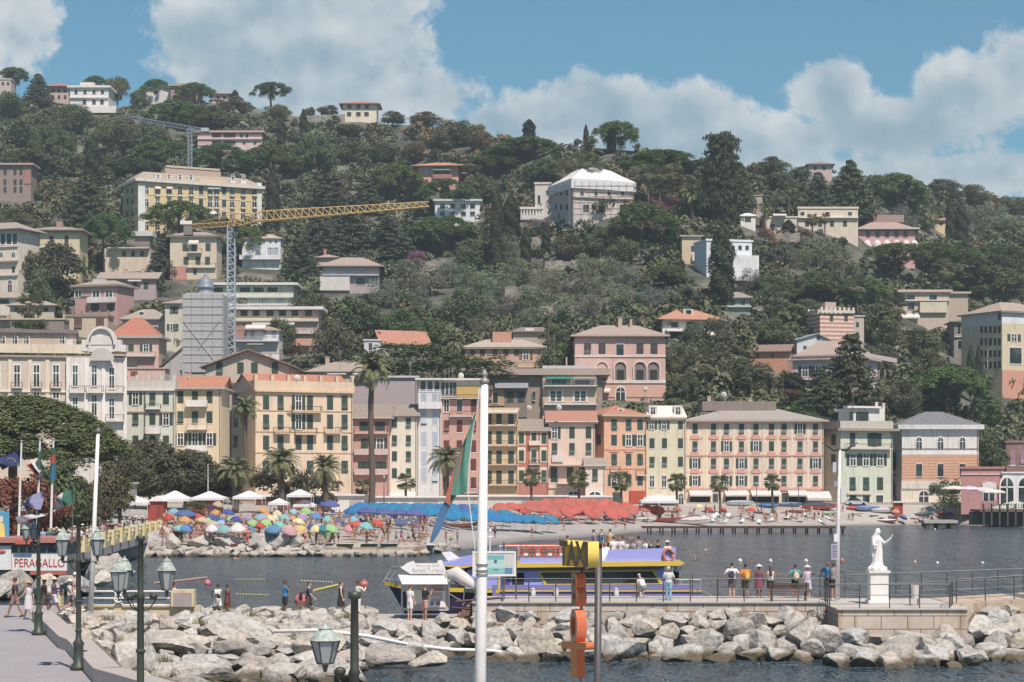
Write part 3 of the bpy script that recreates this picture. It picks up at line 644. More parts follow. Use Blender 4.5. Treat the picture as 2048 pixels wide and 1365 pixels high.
b=Bld('villa','two storey orange and white villa with a grey pyramid roof by the beach',1804,1957,1016,858,398,13,S(226,226,224))
b.slabf(1803.5,1957.5,910,962,.06,'rusticated_wall','plaster',S(230,160,116));b.slabf(1803,1958,962,978,.1,'plinth_band','plaster',S(222,216,204));b.slabf(1802,1958,978,1016,.2,'basement_wall','plaster',S(228,220,196))
for i in range(8):b.band(915+i*6,.9,S(170,112,84),.075)
b.band(898,2,S(110,104,108),.08);b.band(908,4,S(232,228,226),.1);b.band(979,3,S(150,136,122),.28);b.win('aaa',[1838,1881,1925],[887],11,24);b.win('bbb',[1838,1881,1925],[941],12,25);b.win('a',[1847],[997],19,30)
for o in b.root.children:
 if o.name.startswith('window'):o.location.y-=.21 if o.location.z<6 else.07
b.eave(850,9,.9,S(214,220,224));b.hip(30,.6,S(112,116,130),'slate',ins=5.6,base=.6);b.pipe();b.done()
b=Bld('restaurant','low pink seaside restaurant with white parasols beside the orange villa',1922,2006,1013,938,386,8,S(206,124,120),rot=-14,cat='restaurant');b.band(949,2.5,S(226,200,190),.15);b.win('a',[1978],[985],22,34);b.slabf(1965,1992,966,978,.3,'door_arch','white',S(232,230,226));b.flat(4,S(200,110,108));b.pipe();b.done()
b=Bld('pavilion','white seaside pavilion with tall arched openings right of the pink restaurant',2005,2110,1013,947,384,8,S(214,216,218));b.win('aa',[2014,2050],[982],26,52);b.flat(3);b.pipe();b.done()
b=Bld('house','maroon house above the white seaside pavilion',2012,2100,960,886,420,10,S(126,72,72));b.win('g',[2025,2046],[915],10,30,col=S(170,120,150));b.flat(4);b.pipe();b.done()
AUTO=True
b=Bld('apartment_block','modern brown terraced block with a turquoise awning behind the mast',934,1205,840,752,432,14,S(150,122,104),cat='apartment block')
b.slabf(1085,1192,752,840,1.2,'balcony_block','plaster',S(212,178,146));b.slabf(934,1054,752,835,.3,'side_wall','plaster',S(120,98,84));b.slabf(976,1008,780,812,.5,'side_panel','plaster',S(206,140,96))
for y in(772,809):b.balc(1088,1194,y,11,2.6,S(214,218,222),'bars',S(196,200,206));
b.balc(990,1056,775,8,1.6,S(170,182,196),'solid');b.awn(1092,1144,753,760,3.0,S(40,178,160));b.awn(1145,1192,754,759,2.6,S(205,205,200))
b.win('d',[1112,1160],[793],26,20);b.win('b',[1118,1165],[764],30,12);b.win('b',[991],[796],10,22,col=BLUE);b.win('k',[1020,1042],[795],14,22);b.win('b',[1068],[792],6,18)
for o in b.root.children:
 if o.name.startswith('window'):o.location.y-=1.22 if o.location.x>1+X(1085,432)-b.A.x else(.52 if o.location.x<X(1008,432)-b.A.x else.32)
b.eave(738,13,1.6,S(178,152,138),'roof');b.slabf(1085,1190,731,738,-1,'roof_planters','plaster',S(186,186,190),inn=2);b.chim(1133,716,740,3);b.done()
b=Bld('villa','large pink villa with four tall loggia arches and a stone hip roof',1150,1331,795,674,470,15,S(218,164,150))
b.slabf(1150,1220,676,795,.02,'left_wing','plaster',S(214,168,158));b.win('gg.gg',[1175,1204,1240,1280,1308],[698],14,22,col=S(70,60,62));b.win('b',[1240],[700],15,22)
b.band(713,3,S(226,208,196),.2);b.band(764,6,S(226,214,204),.35)
for x in(1204,1241,1280,1307):
 a_,u_,n_=b.at(x,745);mb=MB();k_=b.d/F;ww,hz,z0=11.5*k_,30*k_,Z(766,b.d);nn=12;y_=b.d
 pr=[(ww,z0)]+[(ww*math.cos(math.pi*i/nn),z0+hz+ww*math.sin(math.pi*i/nn))for i in range(nn+1)]+[(-ww,z0)]
 po=[(ww*1.22,z0)]+[(ww*1.22*math.cos(math.pi*i/nn),z0+hz+ww*1.25*math.sin(math.pi*i/nn))for i in range(nn+1)]+[(-ww*1.22,z0)]
 for i in range(len(pr)-1):
  lo=[(a_.x+pr[i][0],pr[i][1]),(a_.x+po[i][0],po[i][1]),(a_.x+po[i+1][0],po[i+1][1]),(a_.x+pr[i+1][0],pr[i+1][1])]
  mb.hexa([(x_,y_-.35,z_)for x_,z_ in lo],[(x_,y_-.002,z_)for x_,z_ in lo])
 b.loc(mb,'arch','plaster',S(226,206,194));mb=MB()
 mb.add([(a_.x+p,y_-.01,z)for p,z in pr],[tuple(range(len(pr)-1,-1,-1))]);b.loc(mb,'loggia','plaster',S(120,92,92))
 O('window',wmesh('k'),b.root,S(40,34,34),Vector((a_.x,y_-.03,Z(752,b.d)))-b.root.location,(0,0,0),(15*k_,.5,24*k_))
b.slabf(1170,1331,770,795,.15,'basement_wall','plaster',S(226,158,132));b.win('a',[1241],[788],18,26);o=list(b.root.children)[-1];o.location.y-=.16
b.awn(1192,1220,776,786,1.2);b.eave(670,4,.9,S(190,160,152));b.hip(28,1.0,S(186,160,146),'slate',ins=6);b.chim(1240,636,650,8);b.chim(1262,640,650,5);b.done()
b=Bld('villa','low ochre villa with pale hip roof and a red roof turret',930,1087,740,696,470,12,S(206,160,128));b.win('k',[945,965,990,1012,1033],[706],10,13,col=S(110,60,40));b.win('o',[1052],[711],12,18,col=S(150,90,50));b.eave(693,5,.8,S(214,200,180));b.hip(20,.9,S(196,182,162),ins=5);b.block(985,1023,664,690,3,4,S(200,130,100),'turret');b.balc(1035,1088,734,8,1.5,S(214,190,160));b.done()
b=Bld('house','small house with brown tiled roof behind the ochre villa turret',1026,1102,700,665,490,9,S(176,156,136));b.hip(13,.8,S(140,118,108),ins=2);b.block(1050,1068,657,662,-.6,1,S(226,222,214),'skylight');b.done()
b=Bld('cottage','pale blue cottage with an orange gabled roof above the palms',763,858,712,688,470,8,S(196,206,214),rot=20,cat='cottage');b.win('k',[776,795,822,845],[697],8,11);b.gable(28,.6,S(206,122,92),ax='u');b.done()
b=Bld('house','narrow white tower house left of the pale blue cottage',728,761,725,682,455,5,S(208,218,226));b.win('b',[741],[694],7,15);b.flat(3);b.done()
b=Bld('villa','white villa with orange hip roof above the stone roofed pink villa',1325,1440,678,640,520,10,S(228,226,216),rot=10);b.win('k',[1349,1380,1421],[650],14,11);b.slabf(1330,1375,661,664,1.6,'balcony','plaster',S(226,226,222));b.slabf(1340,1372,664,678,.05,'ground_floor','hole',(1,1,1,1));b.awn(1408,1442,664,672,1.4);b.hip(24,1.4,S(218,132,92),'tile',ins=5);b.dorm([1377],618,630,20,2.0,k='b');b.done()
b=Bld('castle_tower','striped red and white castle tower with battlements among trees',1640,1708,690,627,500,8,S(206,128,108),rot=14,cat='tower',matn='striped');b.win('kk',[1663,1692],[637],7,13);b.band(624,5,S(222,210,190),.5)
mb=MB()
for i in range(8):
 for bb in(-.4,b.dep):a_=b.L*i/7.5;lo=[b.q3(a_,bb,b.zt+.4),b.q3(a_+.6,bb,b.zt+.4),b.q3(a_+.6,bb+.4,b.zt+.4),b.q3(a_,bb+.4,b.zt+.4)];mb.hexa(lo,[(x,y,z+1.2)for x,y,z in lo])
b.loc(mb,'battlements','plaster',S(216,204,186));b.block(1650,1672,604,622,3,3,S(186,160,150),'turret');b.band(625,7,S(216,204,186),.55,f=1);b.done()
b=Bld('house','cream annexe on the right side of the striped castle tower',1708,1728,690,634,503,7,S(196,180,168));b.win('k',[1715],[650,670],6,10);b.flat(3);b.done()
b=Bld('house','pale blue gabled house below the striped castle tower',1594,1658,712,680,480,8,S(196,212,220),rot=12);b.win('k',[1610,1637],[696],7,7);b.win('b',[1637],[676],8,8);b.gable(12,.6,S(170,186,196),'slate','v',.62);b.done()
b=Bld('villa','lilac pink villa half hidden by a dark cypress shaped conifer',1585,1720,800,722,452,14,S(220,190,196),rot=-26);b.win('oo',[1610,1637],[743],12,20,col=S(60,46,52));b.win('o',[1700],[743],12,20,col=S(60,46,52));b.band(718,8,S(214,190,200),.7);b.band(712,3,S(190,150,160),.9);b.balc(1600,1660,758,7,.8,S(226,214,212))
b.win('k',[1758,1770,1780],[750],3.5,26,f=2,col=S(170,140,146));b.slabf(1585,1720,770,800,.1,'basement_wall','plaster',S(226,182,152));b.band(716,9,S(214,190,200),.7,f=2,px=(1721,1788));b.hip(42,.9,S(186,160,146),ins=4);b.done()
b=Bld('house','low orange cottage with brown gable left of the lilac villa',1500,1576,735,704,490,8,S(206,120,84),rot=-16,cat='cottage');b.win('k',[1515,1545],[712],6,8);b.gable(14,.8,S(150,110,96),'tile');b.done()
b=Bld('house','beige modern house with white awning among the right hand trees',1800,1898,650,585,535,10,S(196,176,150));b.win('bb',[1822,1866],[595],16,10,col=BLUE);b.win('bg',[1822,1860],[613],14,14,col=BLUE);b.slabf(1839,1893,605,626,.9,'balcony','plaster',S(216,204,172));b.band(602,1.5,S(226,220,210),.9);b.awn(1800,1838,628,638,1.4);b.eave(580,5,.8,S(206,180,160),'roof');b.done()
b=Bld('house','beige wing with sloping roof right of the modern beige house',1898,1936,645,588,539,9,S(186,164,140));b.eave(584,4,.8,S(196,170,150),'roof');b.done()
b=Bld('villa','big yellow villa with white top floor at the right edge',2004,2110,800,648,470,16,S(218,200,154),rot=27);b.slabf(2004,2110,624,650,.02,'top_floor','plaster',S(222,226,228));b.zt=Z(624,b.d);b.win('k',[2024,2043],[634],9,14);b.win('o',[2028],[676],12,14);b.win('b',[2031],[712],24,32);b.win('kbkkg',[1963,1972,1981,1990,1999],[634,660,684,708,730],5.5,14,f=1,col=DARK);b.slabf(2004,2110,742,800,.1,'basement_wall','plaster',S(222,136,104));b.slabf(1957,2004,624,650,.02,'top_floor_side','plaster',S(206,212,220),f=1)
mb=MB();lo=[b.P(0,0),b.P(b.L,0),b.P(b.L,b.dep),b.P(0,b.dep)];mb.hexa([(*p,Z(648,b.d)+.01)for p in lo],[(*p,b.zt)for p in lo]);b.loc(mb,'upper_wall','plaster',S(214,218,220));b.eave(622,3,.8,S(170,150,140));b.hip(26,.8,S(186,164,146),ins=6);b.done()
b=Bld('house','grey glazed house beside the big yellow villa',1908,1952,720,645,480,9,S(120,112,108));b.win('b',[1918,1929,1940],[658],7,22);b.win('b',[1925],[690],20,18);b.slabf(1908,1952,672,675,.5,'balcony','plaster',S(206,196,180));b.hip(8,.8,S(120,110,108),ins=3);b.done()
b=Bld('villa','tall pale blue and white villa behind the dark cypress',1413,1504,562,482,560,10,S(216,228,236),rot=14);b.win('b',[1466,1480,1494],[496],7,9);b.win('b',[1465,1480,1495],[520,540],8,11);b.flat(4,S(226,236,240));b.block(1466,1518,509,560,-3.5,9,S(224,232,236),'wing');b.balc(1470,1500,528,5,.9,S(226,232,236));b.done()
b=Bld('house','small cream house left of the pale blue villa',1364,1402,525,474,575,8,S(216,190,150));b.win('k',[1386],[498],8,12);b.slabf(1384,1402,508,523,1,'terrace','plaster',S(222,222,216));b.eave(471,3,.6,S(170,156,150),'roof');b.done()
b=Bld('garden_pavilion','small teal pavilion with pyramid roof below the dark cypress',1452,1500,622,597,525,6,S(110,140,134),cat='pavilion');b.win('k',[1466,1486],[606],8,9,col=S(90,60,60));b.slabf(1446,1502,612,615,.8,'balcony','plaster',S(190,206,200));b.hip(15,.9,S(160,150,142),ins=2.8);b.done()
b=Bld('villa','pink hillside villa with a row of white domed awnings',1716,1830,512,461,600,13,S(214,150,152));b.win('k',[1736,1755,1774,1793,1811],[470],9,13,col=S(100,100,90));b.eave(456,5,1.2,S(196,186,186));b.hip(22,1.2,S(190,150,144),ins=5.5,flat=.8);b.block(1746,1808,430,445,5,4,S(150,112,110),'attic')
for x in(1718,1734,1754,1773,1793,1812,1828):mb=MB();p,u,n=b.at(x,492);mb.ell((p.x,p.y-.3,p.z-.2),(1.35,1.3,2.0),10,6);b.loc(mb,'domed_awning','canvas',S(236,238,238))
b.awn(1722,1745,510,517,1);b.done()
b=Bld('house','tiny yellow house with a satellite dish among right hand trees',1868,1897,465,441,640,7,S(226,204,150));b.win('k',[1882],[448],6,7);b.gable(7,.8,S(196,140,110));b.chim(1866,432,440,5,S(230,230,230));b.done()
b=Bld('villa','long cream terraced villa behind tall bare trunked pines',1596,1716,470,418,640,12,S(222,206,184));b.win('k',[1614,1640,1664,1690],[448],8,12,col=DARK);b.win('b',[1605,1655,1700],[428],8,7);b.band(436,2,S(232,222,206),.8);b.flat(4);b.done()
b=Bld('villa','cream garden terrace building left of the long cream villa',1528,1594,470,436,645,8,S(216,200,180));b.win('k',[1545,1570],[455],9,12,col=DARK);b.awn(1545,1572,428,434,2);b.flat(3);b.done()
b=Bld('garden_gazebo','small white domed gazebo on the hill terrace',1481,1511,450,433,650,4,S(232,234,234),cat='gazebo');b.win('k',[1496],[440],12,10);b.hip(8,.4,S(238,240,240),'white',ins=1.6);b.done()
b=Bld('house','grey stone house ruin left of the white gazebo',1470,1525,425,392,665,8,S(170,156,150));b.win('k',[1480,1494],[405],6,9);b.flat(2);b.done()
b=Bld('villa','white mansion wrapped in scaffolding netting with a bulging white roof cover',1146,1266,440,362,622,18,S(208,192,184),rot=20);b.win('b',[1164,1192,1218,1245],[386],7,11);b.win('bkb',[1172,1205,1245],[417],12,15);b.band(374,1.5,S(180,168,166),.5);b.band(397,2,S(206,190,186),.6);b.band(365,7,S(200,180,182),.15)
b.win('b',[1112,1123,1134],[386,415],5,12,f=1);mb=MB();z=b.zt
for i in range(2):pass
o_=.8;rg=[]
for k_,(ins_,hz)in enumerate(((-o_,-2.2),(-o_,.6),(2.0,2.4),(5.0,4.6),(7.5,5.4))):
 rg.append([b.q3(ins_,ins_,z+hz),b.q3(b.L/2,ins_+.4*(k_>1),z+hz+.5*(k_>1)),b.q3(b.L-ins_,ins_,z+hz-.3),b.q3(b.L-ins_,b.dep-ins_,z+hz),b.q3(b.L/2,b.dep-ins_,z+hz+.5),b.q3(ins_,b.dep-ins_,z+hz)])
mb.rings([r[::-1]for r in rg]);b.loc(mb,'roof_cover','canvas',S(240,244,246))
mb=MB()
for f,(p0,p1)in((0,(1147,1265)),(1,(1104,1145))):
 for i in range(9 if f==0 else 4):
  p,u,n=b.at(p0+(p1-p0)*i/(8 if f==0 else 3),400,f);q=p+Vector((n.x,n.y,0))*1.0;mb.tube([(q.x,q.y,b.zb),(q.x,q.y,b.zt)],.06,5)
 for y in(372,384,396,408,420):p,u,n=b.at(p0,y,f);q,_,_=b.at(p1,y,f);nn=Vector((n.x,n.y,0));mb.tube([p+nn,q+nn],.06,5)
b.loc(mb,'scaffolding','iron',S(170,160,160));b.done()
b=Bld('villa','white flat roofed annexe left of the scaffolded mansion',1070,1104,436,369,628,9,S(212,206,202));b.win('b',[1095],[385],6,8);b.win('b',[1078],[400],5,18);b.flat(4);b.done()
b=Bld('colonnade','low white colonnade on a terrace left of the scaffolded mansion',1040,1086,446,418,618,4,S(130,124,122),cat='colonnade')
for i in range(8):b.slabf(1041+i*6,1044+i*6,420,432,.4,'column','plaster',S(226,224,220))
b.band(417,5,S(222,216,212),.6);b.band(436,8,S(214,210,206),.6);b.done()
b=Bld('villa','orange villa with a green awning high on the hill',836,917,378,334,700,12,S(226,156,122),rot=-4);b.win('go',[853,857],[342],7,9,col=BLUE);b.win('kk',[875,893],[349],14,12);b.win('g',[853,880,900],[364],7,9);b.balc(866,904,356,6,1,S(170,90,80),'solid');b.awn(867,902,335,342,1.6,S(140,206,190));b.hip(13,2.2,S(222,140,100),'tile',ins=5);b.done()
b=Bld('villa','cream villa with red hip roof alone on the ridge',686,753,240,209,865,12,S(232,224,190));b.win('ggg',[699,717,734],[214],8,8);b.win('kgk',[698,717,733],[229],9,9,col=DARK);b.hip(11,1.6,S(196,110,98),'tile',ins=5);b.done()
b=Bld('house','low white modern house with blue panels above the stone terrace',870,960,440,402,622,11,S(220,226,230));b.win('bkbb',[885,905,927,945],[413,428],10,9);b.eave(399,4,.8,S(206,210,214),'roof');b.done()
b=Bld('villa','white two storey villa on the left of the ridge',140,217,222,176,880,13,S(226,226,226));b.win('k',[152,170,188,205],[185],6,9,col=GREEN);b.win('k',[169,188,204],[205],7,10,col=DARK);b.band(196,2,S(226,226,228),.8);b.eave(172,4,1,S(232,230,226),'roof');b.block(160,188,165,173,4,5,S(216,206,200),'attic');b.block(172,232,212,226,-3,3,S(226,226,226),'terrace');b.done()
b=Bld('villa','greyish pink villa with a red roof behind the dark ridge conifer',96,138,205,174,895,11,S(196,166,158));b.win('k',[106,118,130],[182,195],5,8,col=DARK);b.hip(12,1.5,S(170,110,104),'tile',ins=4);b.done()
b=Bld('house','small house behind the leftmost ridge pine',-8,22,185,160,900,9,S(196,176,170));b.win('k',[6,16],[168],5,7);b.flat(3);b.done()
b=Bld('house','low white house with grey gable below two ridge pines',286,350,196,182,890,9,S(216,212,212));b.win('b',[312],[185],8,7);b.gable(11,1,S(146,130,130),'slate','v');b.done()
b=Bld('house','brown long house behind the round ridge pine',342,400,200,174,900,10,S(176,130,116));b.win('b',[352,392],[182],6,8);b.eave(168,5,1,S(180,140,126),'roof');b.done()
b=Bld('house','small pale house with pinkish roof right of the round ridge pine',424,457,206,189,890,9,S(206,186,180));b.win('k',[436,449],[196],6,7);b.hip(7,1,S(186,140,130),ins=3);b.done()
b=Bld('villa','long pink villa with brown loggias beside the small blue crane',395,524,296,268,720,11,S(222,186,184));b.slabf(396,424,264,292,.3,'left_wing','plaster',S(206,160,160));b.win('kk',[430,459],[272],24,11,col=S(110,70,66));b.win('k',[430,459],[286],24,8);b.win('b',[483,494,404],[272],5,8);b.win('k',[488,510],[287],6,6);b.band(278,3,S(226,196,196),.8);b.eave(262,4,1,S(190,150,144),'roof');b.done()
b=Bld('grand_hotel','big yellow hotel with white corners and arched windows on the hillside',276,523,470,362,525,17,S(224,194,122),rot=27,cat='hotel')
xs=[293,315,338,360,382,402,420,433,448,464,486,509]
b.win('aaaaabaabaaa',xs,[381],8.5,17);b.win('aaaaabaabaaa',xs,[406],8.5,17);b.win('kaaaabaabaaa',xs,[430],8.5,17);b.win('a',xs,[452],8.5,17)
for y in(391,416,440,461):
 for x in xs[1:5]+[420,433,464,486,509]:b.balc(x-5,x+5,y,4,.7,S(226,218,200))
for x in(315,338,420,433,509):b.awn(x-6,x+6,372,379,.9)
for x in(425,296):b.awn(x-7,x+7,423,430,.9)
b.slabf(276,290,366,470,.25,'corner','plaster',S(226,230,232));b.slabf(513,523,366,470,.25,'corner','plaster',S(222,226,228));b.win('k',[244,255,265],[382,404,428,449],4,10,f=1,col=DARK)
for y in(396,421,445):b.band(y,1.2,S(190,160,120),.1,f=1);b.band(y,1.5,S(236,222,170),.12)
b.eave(357,6,1.2,S(216,214,212));b.hip(22,1.0,S(186,166,148),ins=3.5,flat=3,base=.4);b.dorm([316,338,360,382,466,487],347,362,11,.8,S(232,226,210));b.block(398,447,350,368,.3,5,S(224,194,122),'attic')
b.block(330,442,332,346,5,4,S(176,150,130),'roof_terrace');b.block(333,440,326,330,5.5,3,S(196,176,150),'pergola');b.done()
b=Bld('tower_house','tower house with a glazed belvedere at the left edge',-45,36,600,470,470,10,S(226,214,192),rot=-20,cat='tower');b.zt=Z(463,b.d);mb=MB();lo=[b.P(0,0),b.P(b.L,0),b.P(b.L,b.dep),b.P(0,b.dep)];mb.hexa([(*p,Z(470,b.d)+.01)for p in lo],[(*p,b.zt)for p in lo]);b.loc(mb,'belvedere','plaster',S(180,190,196));b.win('b',[-8,6,18,30],[478],9,22);b.win('a',[2,27],[510],7,10);b.win('k',[27],[540],6,12);b.win('a',[20],[572],8,24);b.band(494,3,S(222,214,200),.4);b.band(524,3,S(200,160,140),.9);b.band(552,3,S(222,206,186),.5);b.hip(20,1.6,S(176,156,146),ins=4);b.done()
b=Bld('villa','tall yellow villa with grey hip roof left of the round pine',62,159,552,462,485,12,S(214,196,148));b.win('ggg',[76,103,133],[482],8,20,col=S(70,56,58));b.win('k',[133],[508],14,18);b.band(466,4,S(180,164,130),.3);b.balc(118,144,494,5,.9);b.balc(66,112,494,5,.7);b.win('k',[76,103],[515],8,16,col=BROWN);b.eave(459,4,1.4,S(150,128,118));b.hip(13,1.5,S(180,160,146),ins=5);b.chim(120,441,450,12,S(150,100,90));b.done()
b=Bld('house','cream terraced house with white railings under the yellow hotel',208,300,535,497,505,10,S(216,198,170));b.win('k',[248,266,284],[508],7,11,col=DARK);b.balc(216,300,496,6,1.5,S(196,206,212));b.block(270,300,472,496,4,5,S(110,96,90),'loggia');b.block(243,305,463,472,3,7,S(196,210,218),'pergola');b.done()
b=Bld('apartment_house','cream house with a red base and white awning right of the round pine',340,433,560,474,495,11,S(216,198,166));b.win('kkk',[370,388,416],[495],10,16);b.win('kkk',[372,396,415],[522],10,16);b.awn(378,398,478,490,1.2);b.balc(376,404,505,7,1.2);b.balc(374,432,534,7,.9,S(222,216,204));b.slabf(340,374,533,560,.1,'basement_wall','plaster',S(206,116,100));b.win('k',[364,390],[544],7,12);b.eave(471,4,1,S(170,150,140));b.hip(14,1,S(176,156,144),ins=4);b.done()
b=Bld('house','dusty pink house with white balcony below the yellow villa',150,234,640,574,432,9,S(206,142,138),rot=-18);b.win('dgdd',[157,170,192,218],[588],15,13,col=S(170,150,130));b.balc(178,232,604,8,1.2,S(226,222,220),'solid');b.win('kk',[190,222],[615],16,14,col=BROWN);b.eave(571,4,.9,S(190,166,146));b.hip(14,.9,S(176,160,148),ins=3);b.block(185,206,560,569,1.5,2,S(206,206,204),'roof_window');b.done()
b=Bld('house','mauve house with two chimneys behind the dusty pink house',200,312,590,558,450,10,S(172,146,158));b.win('kk',[270,292],[572],9,14);b.awn(257,284,558,564,1.2);b.gable(15,.9,S(176,160,144),'slate');b.chim(251,540,552,6);b.chim(286,540,552,6);b.done()
b=Bld('apartment_block','modern grey green flats with long white roof behind the crane',422,587,640,572,442,12,S(196,206,182),cat='apartment block');b.win('k',[436,490,517,545],[580],20,9);b.win('k',[488,525,560],[603],14,7,col=BLUE);b.band(595,2.5,S(200,214,212),.9);b.band(611,3,S(216,222,216),1.2);b.eave(566,5,1.2,S(222,226,222),'roof');b.done()
b=Bld('apartment_block','stepped salmon flats with white balconies right of the scaffolded tower',470,637,700,621,428,10,S(216,172,146),cat='apartment block');b.win('k',[488,512,540,565,590,617],[627],14,11);b.win('k',[490,595,612],[655],10,12,col=BLUE);b.slabf(470,600,622,641,.02,'upper_wall','plaster',S(222,212,176));b.band(642,4,S(206,196,180),1.2);b.slabf(590,637,645,663,.3,'side_wall','plaster',S(176,140,138));b.awn(505,590,642,651,1.5);b.band(666,5,S(206,200,196),1);b.slabf(588,637,672,692,.3,'lower_wall','plaster',S(216,150,120));b.eave(614,6,1.3,S(222,226,222),'roof');b.done()
for o in list(b.root.children):
 if o.name.startswith('window'):o.location.y-=.03
b=Bld('house','white terrace house with awnings below the salmon flats',466,558,720,662,402,8,S(226,228,228));b.slabf(466,492,652,676,.5,'red_wing','plaster',S(176,96,78));b.win('k',[505,530,548],[670],9,14,col=BLUE);b.awn(492,532,650,660,1.6);b.balc(468,558,682,8,1.5,S(206,206,206),'bars',S(190,190,190));b.awn(495,528,682,690,1.2);b.slabf(466,558,684,708,.05,'lower_wall','plaster',S(176,176,176));b.hip(12,.6,S(186,150,136),ins=3);b.done()
b=Bld('house','pink house with a steep orange red roof behind the grand hotel crest',217,317,745,676,372,11,S(222,176,156));b.win('kkg',[250,262,292],[697],11,15);b.balc(252,312,712,8,1.4,S(206,206,206),'bars',S(206,206,206));b.eave(672,5,.9,S(176,170,158));b.hip(44,.5,S(206,98,66),'tile',ins=4.5);b.slabf(275,310,720,745,.2,'garden_wall','plaster',S(206,150,130));b.done()
b=Bld('house','roof terrace house with a row of small posts above the grand hotel',128,216,668,634,352,7,S(206,180,150));b.win('gg',[156,200],[648],16,22,col=S(110,76,66));b.flat(5,S(140,110,98),posts=6);b.done()
b=Bld('house','low house with dark pergola and hedge above the grand hotel roof',-40,128,668,640,348,6,S(120,106,96));b.win('k',[10,40,75],[650],20,14,col=DARK);b.flat(3,S(200,176,140),posts=4);b.done()
b=Bld('house','grey gabled chapel roof in front of the scaffolded tower',322,412,760,735,358,10,S(176,170,170),cat='chapel');b.gable(40,.5,S(116,106,108),'slate','v');b.done()
b=Bld('house','pink terrace house with skylight between chapel roof and grand hotel',255,330,775,738,345,6,S(222,176,160));b.win('k',[268],[748],14,10,col=S(150,80,70));b.flat(2);b.done()
b=Bld('house','beige hip roofed house behind the peach building',618,770,800,745,400,12,S(196,176,156));b.awn(655,693,744,750,1);b.awn(706,730,744,750,1);b.hip(24,.9,S(176,158,140),ins=5);b.chim(655,715,726,8);b.done()
b=Bld('house','light house wall beside the dome with small green windows',330,400,700,608,420,9,S(206,200,176));b.win('g',[345,352],[620,655],10,13);b.hip(12,.8,S(176,160,146),ins=3);b.done()
b=Bld('house','grey roofed house with dormer left of the scaffolded tower',245,336,690,640,400,9,S(190,164,150));b.win('k',[310],[660],10,12);b.hip(24,.8,S(170,158,144),ins=4);b.dorm([283],622,636,14,1.5,k='b');b.done()
b=Bld('house','low grey house with yellow posts above the left hotel roof',20,108,640,612,395,8,S(200,186,164));b.win('k',[34,60,92],[620],9,8);b.hip(12,1,S(186,172,154),ins=3);b.done()
b=Bld('house','white gabled house at the left edge below the tower house',-40,45,625,596,405,8,S(216,210,196));b.win('g',[9],[604],18,9);b.gable(10,.9,S(180,164,146),'slate');b.done()
b=Bld('villa','mauve and white villa with a stone roof and blue shutters',645,758,582,534,535,12,S(172,150,160));b.win('ggg',[665,695,722],[541],9,12,col=S(150,180,200));b.slabf(640,700,554,582,1.2,'ground_floor','plaster',S(212,212,206));b.band(551,3,S(170,176,190),1.4);b.win('gg',[660,685],[562],17,10,col=S(110,150,140));b.win('bk',[721,745],[563],18,14,col=S(220,220,220))
for o in b.root.children:
 if o.name.startswith('window')and o.location.z<4.5 and o.location.x<6.6:o.location.y-=1.22
b.eave(531,3,1.4,S(176,150,140));b.hip(23,1.3,S(180,156,146),ins=5);b.done()
b=Bld('house','small tiled house behind the mauve villa roof',636,674,545,516,550,8,S(196,160,146));b.hip(9,.8,S(190,160,146),ins=3);b.chim(650,499,508,5,S(190,100,84));b.done()
b=Bld('house','white modern house with portholes right of the yellow crane mast',484,561,535,478,508,9,S(222,230,234));b.win('b',[528,541,552],[484],4,4);b.win('k',[500,541,552],[503],10,14,col=BLUE);b.balc(480,562,518,6,1.5,S(226,232,236),'solid');b.hip(12,.6,S(206,186,170),ins=3);b.done()
b=Bld('house','dark brick house with red wall among trees at the left edge',-20,62,400,332,600,9,S(140,110,104));b.win('k',[10,30,42],[345,365,380],6,12,col=DARK);b.slabf(48,62,340,368,.2,'red_wall','plaster',S(166,90,74));b.eave(327,4,1,S(170,146,130),'roof');b.done()
b=Bld('house','pinkish house with sun canopy on the far right ridge',1618,1664,350,330,740,8,S(190,166,164));b.win('k',[1630,1648],[337],6,8);b.hip(8,1,S(150,110,110),ins=3);b.done()
b=Bld('house','stone roofed house behind the modern orange villa awning',917,948,345,331,715,7,S(170,160,156));b.win('k',[932],[337],6,7);b.flat(2);b.done()
def stonewall(label,p0,p1,h0,d=None,col=S(168,158,146)):
 (x0,y0),(x1,y1)=p0,p1;dd=d or(Dh(x0,y0)+Dh(x1,y1))/2-2
 a,q=W(x0,y0,dd),W(x1,y1,dd);hh=h0*dd/F;mb=MB();n=12
 for i in range(n):
  u,v=a.lerp(q,i/n),a.lerp(q,(i+1)/n);lo=[(u.x,u.y,u.z-1.2),(v.x,v.y,v.z-1.2),(v.x,v.y+.8,v.z-1.2),(u.x,u.y+.8,u.z-1.2)]
  hh2=hh+.25*math.sin(i*2.3);mb.hexa(lo,[(x,y,z+1.2+hh2)for x,y,z in lo])
 c0=a.lerp(q,.5);r=E('stone_wall',c0,label,'wall','dry stone terrace walls',((x0+x1)/2,(y0+y1)/2));mk(mb,'masonry','rubble',r,col)
for a in(('long grey stone wall beside the magenta bush',(850,535),(985,522),12),('broken stone wall under the scaffolded mansion',(1090,545),(1300,540),22),('stone wall terrace among the olive trees',(1010,590),(1130,585),16),('low stone wall above the pink villa roof',(1080,625),(1240,618),12),('garden wall below the white colonnade',(1060,492),(1150,488),16),('pale balustrade wall under the round green pine',(1262,505),(1365,500),16),('ridge wall left of the cream ridge villa',(600,247),(690,243),14),('grey wall terrace right of the araucaria',(1475,480),(1600,476),10),('pink garden wall right of the pale blue villa',(1540,560),(1600,556),7)):stonewall(*a)
NR=np.random.RandomState(11)
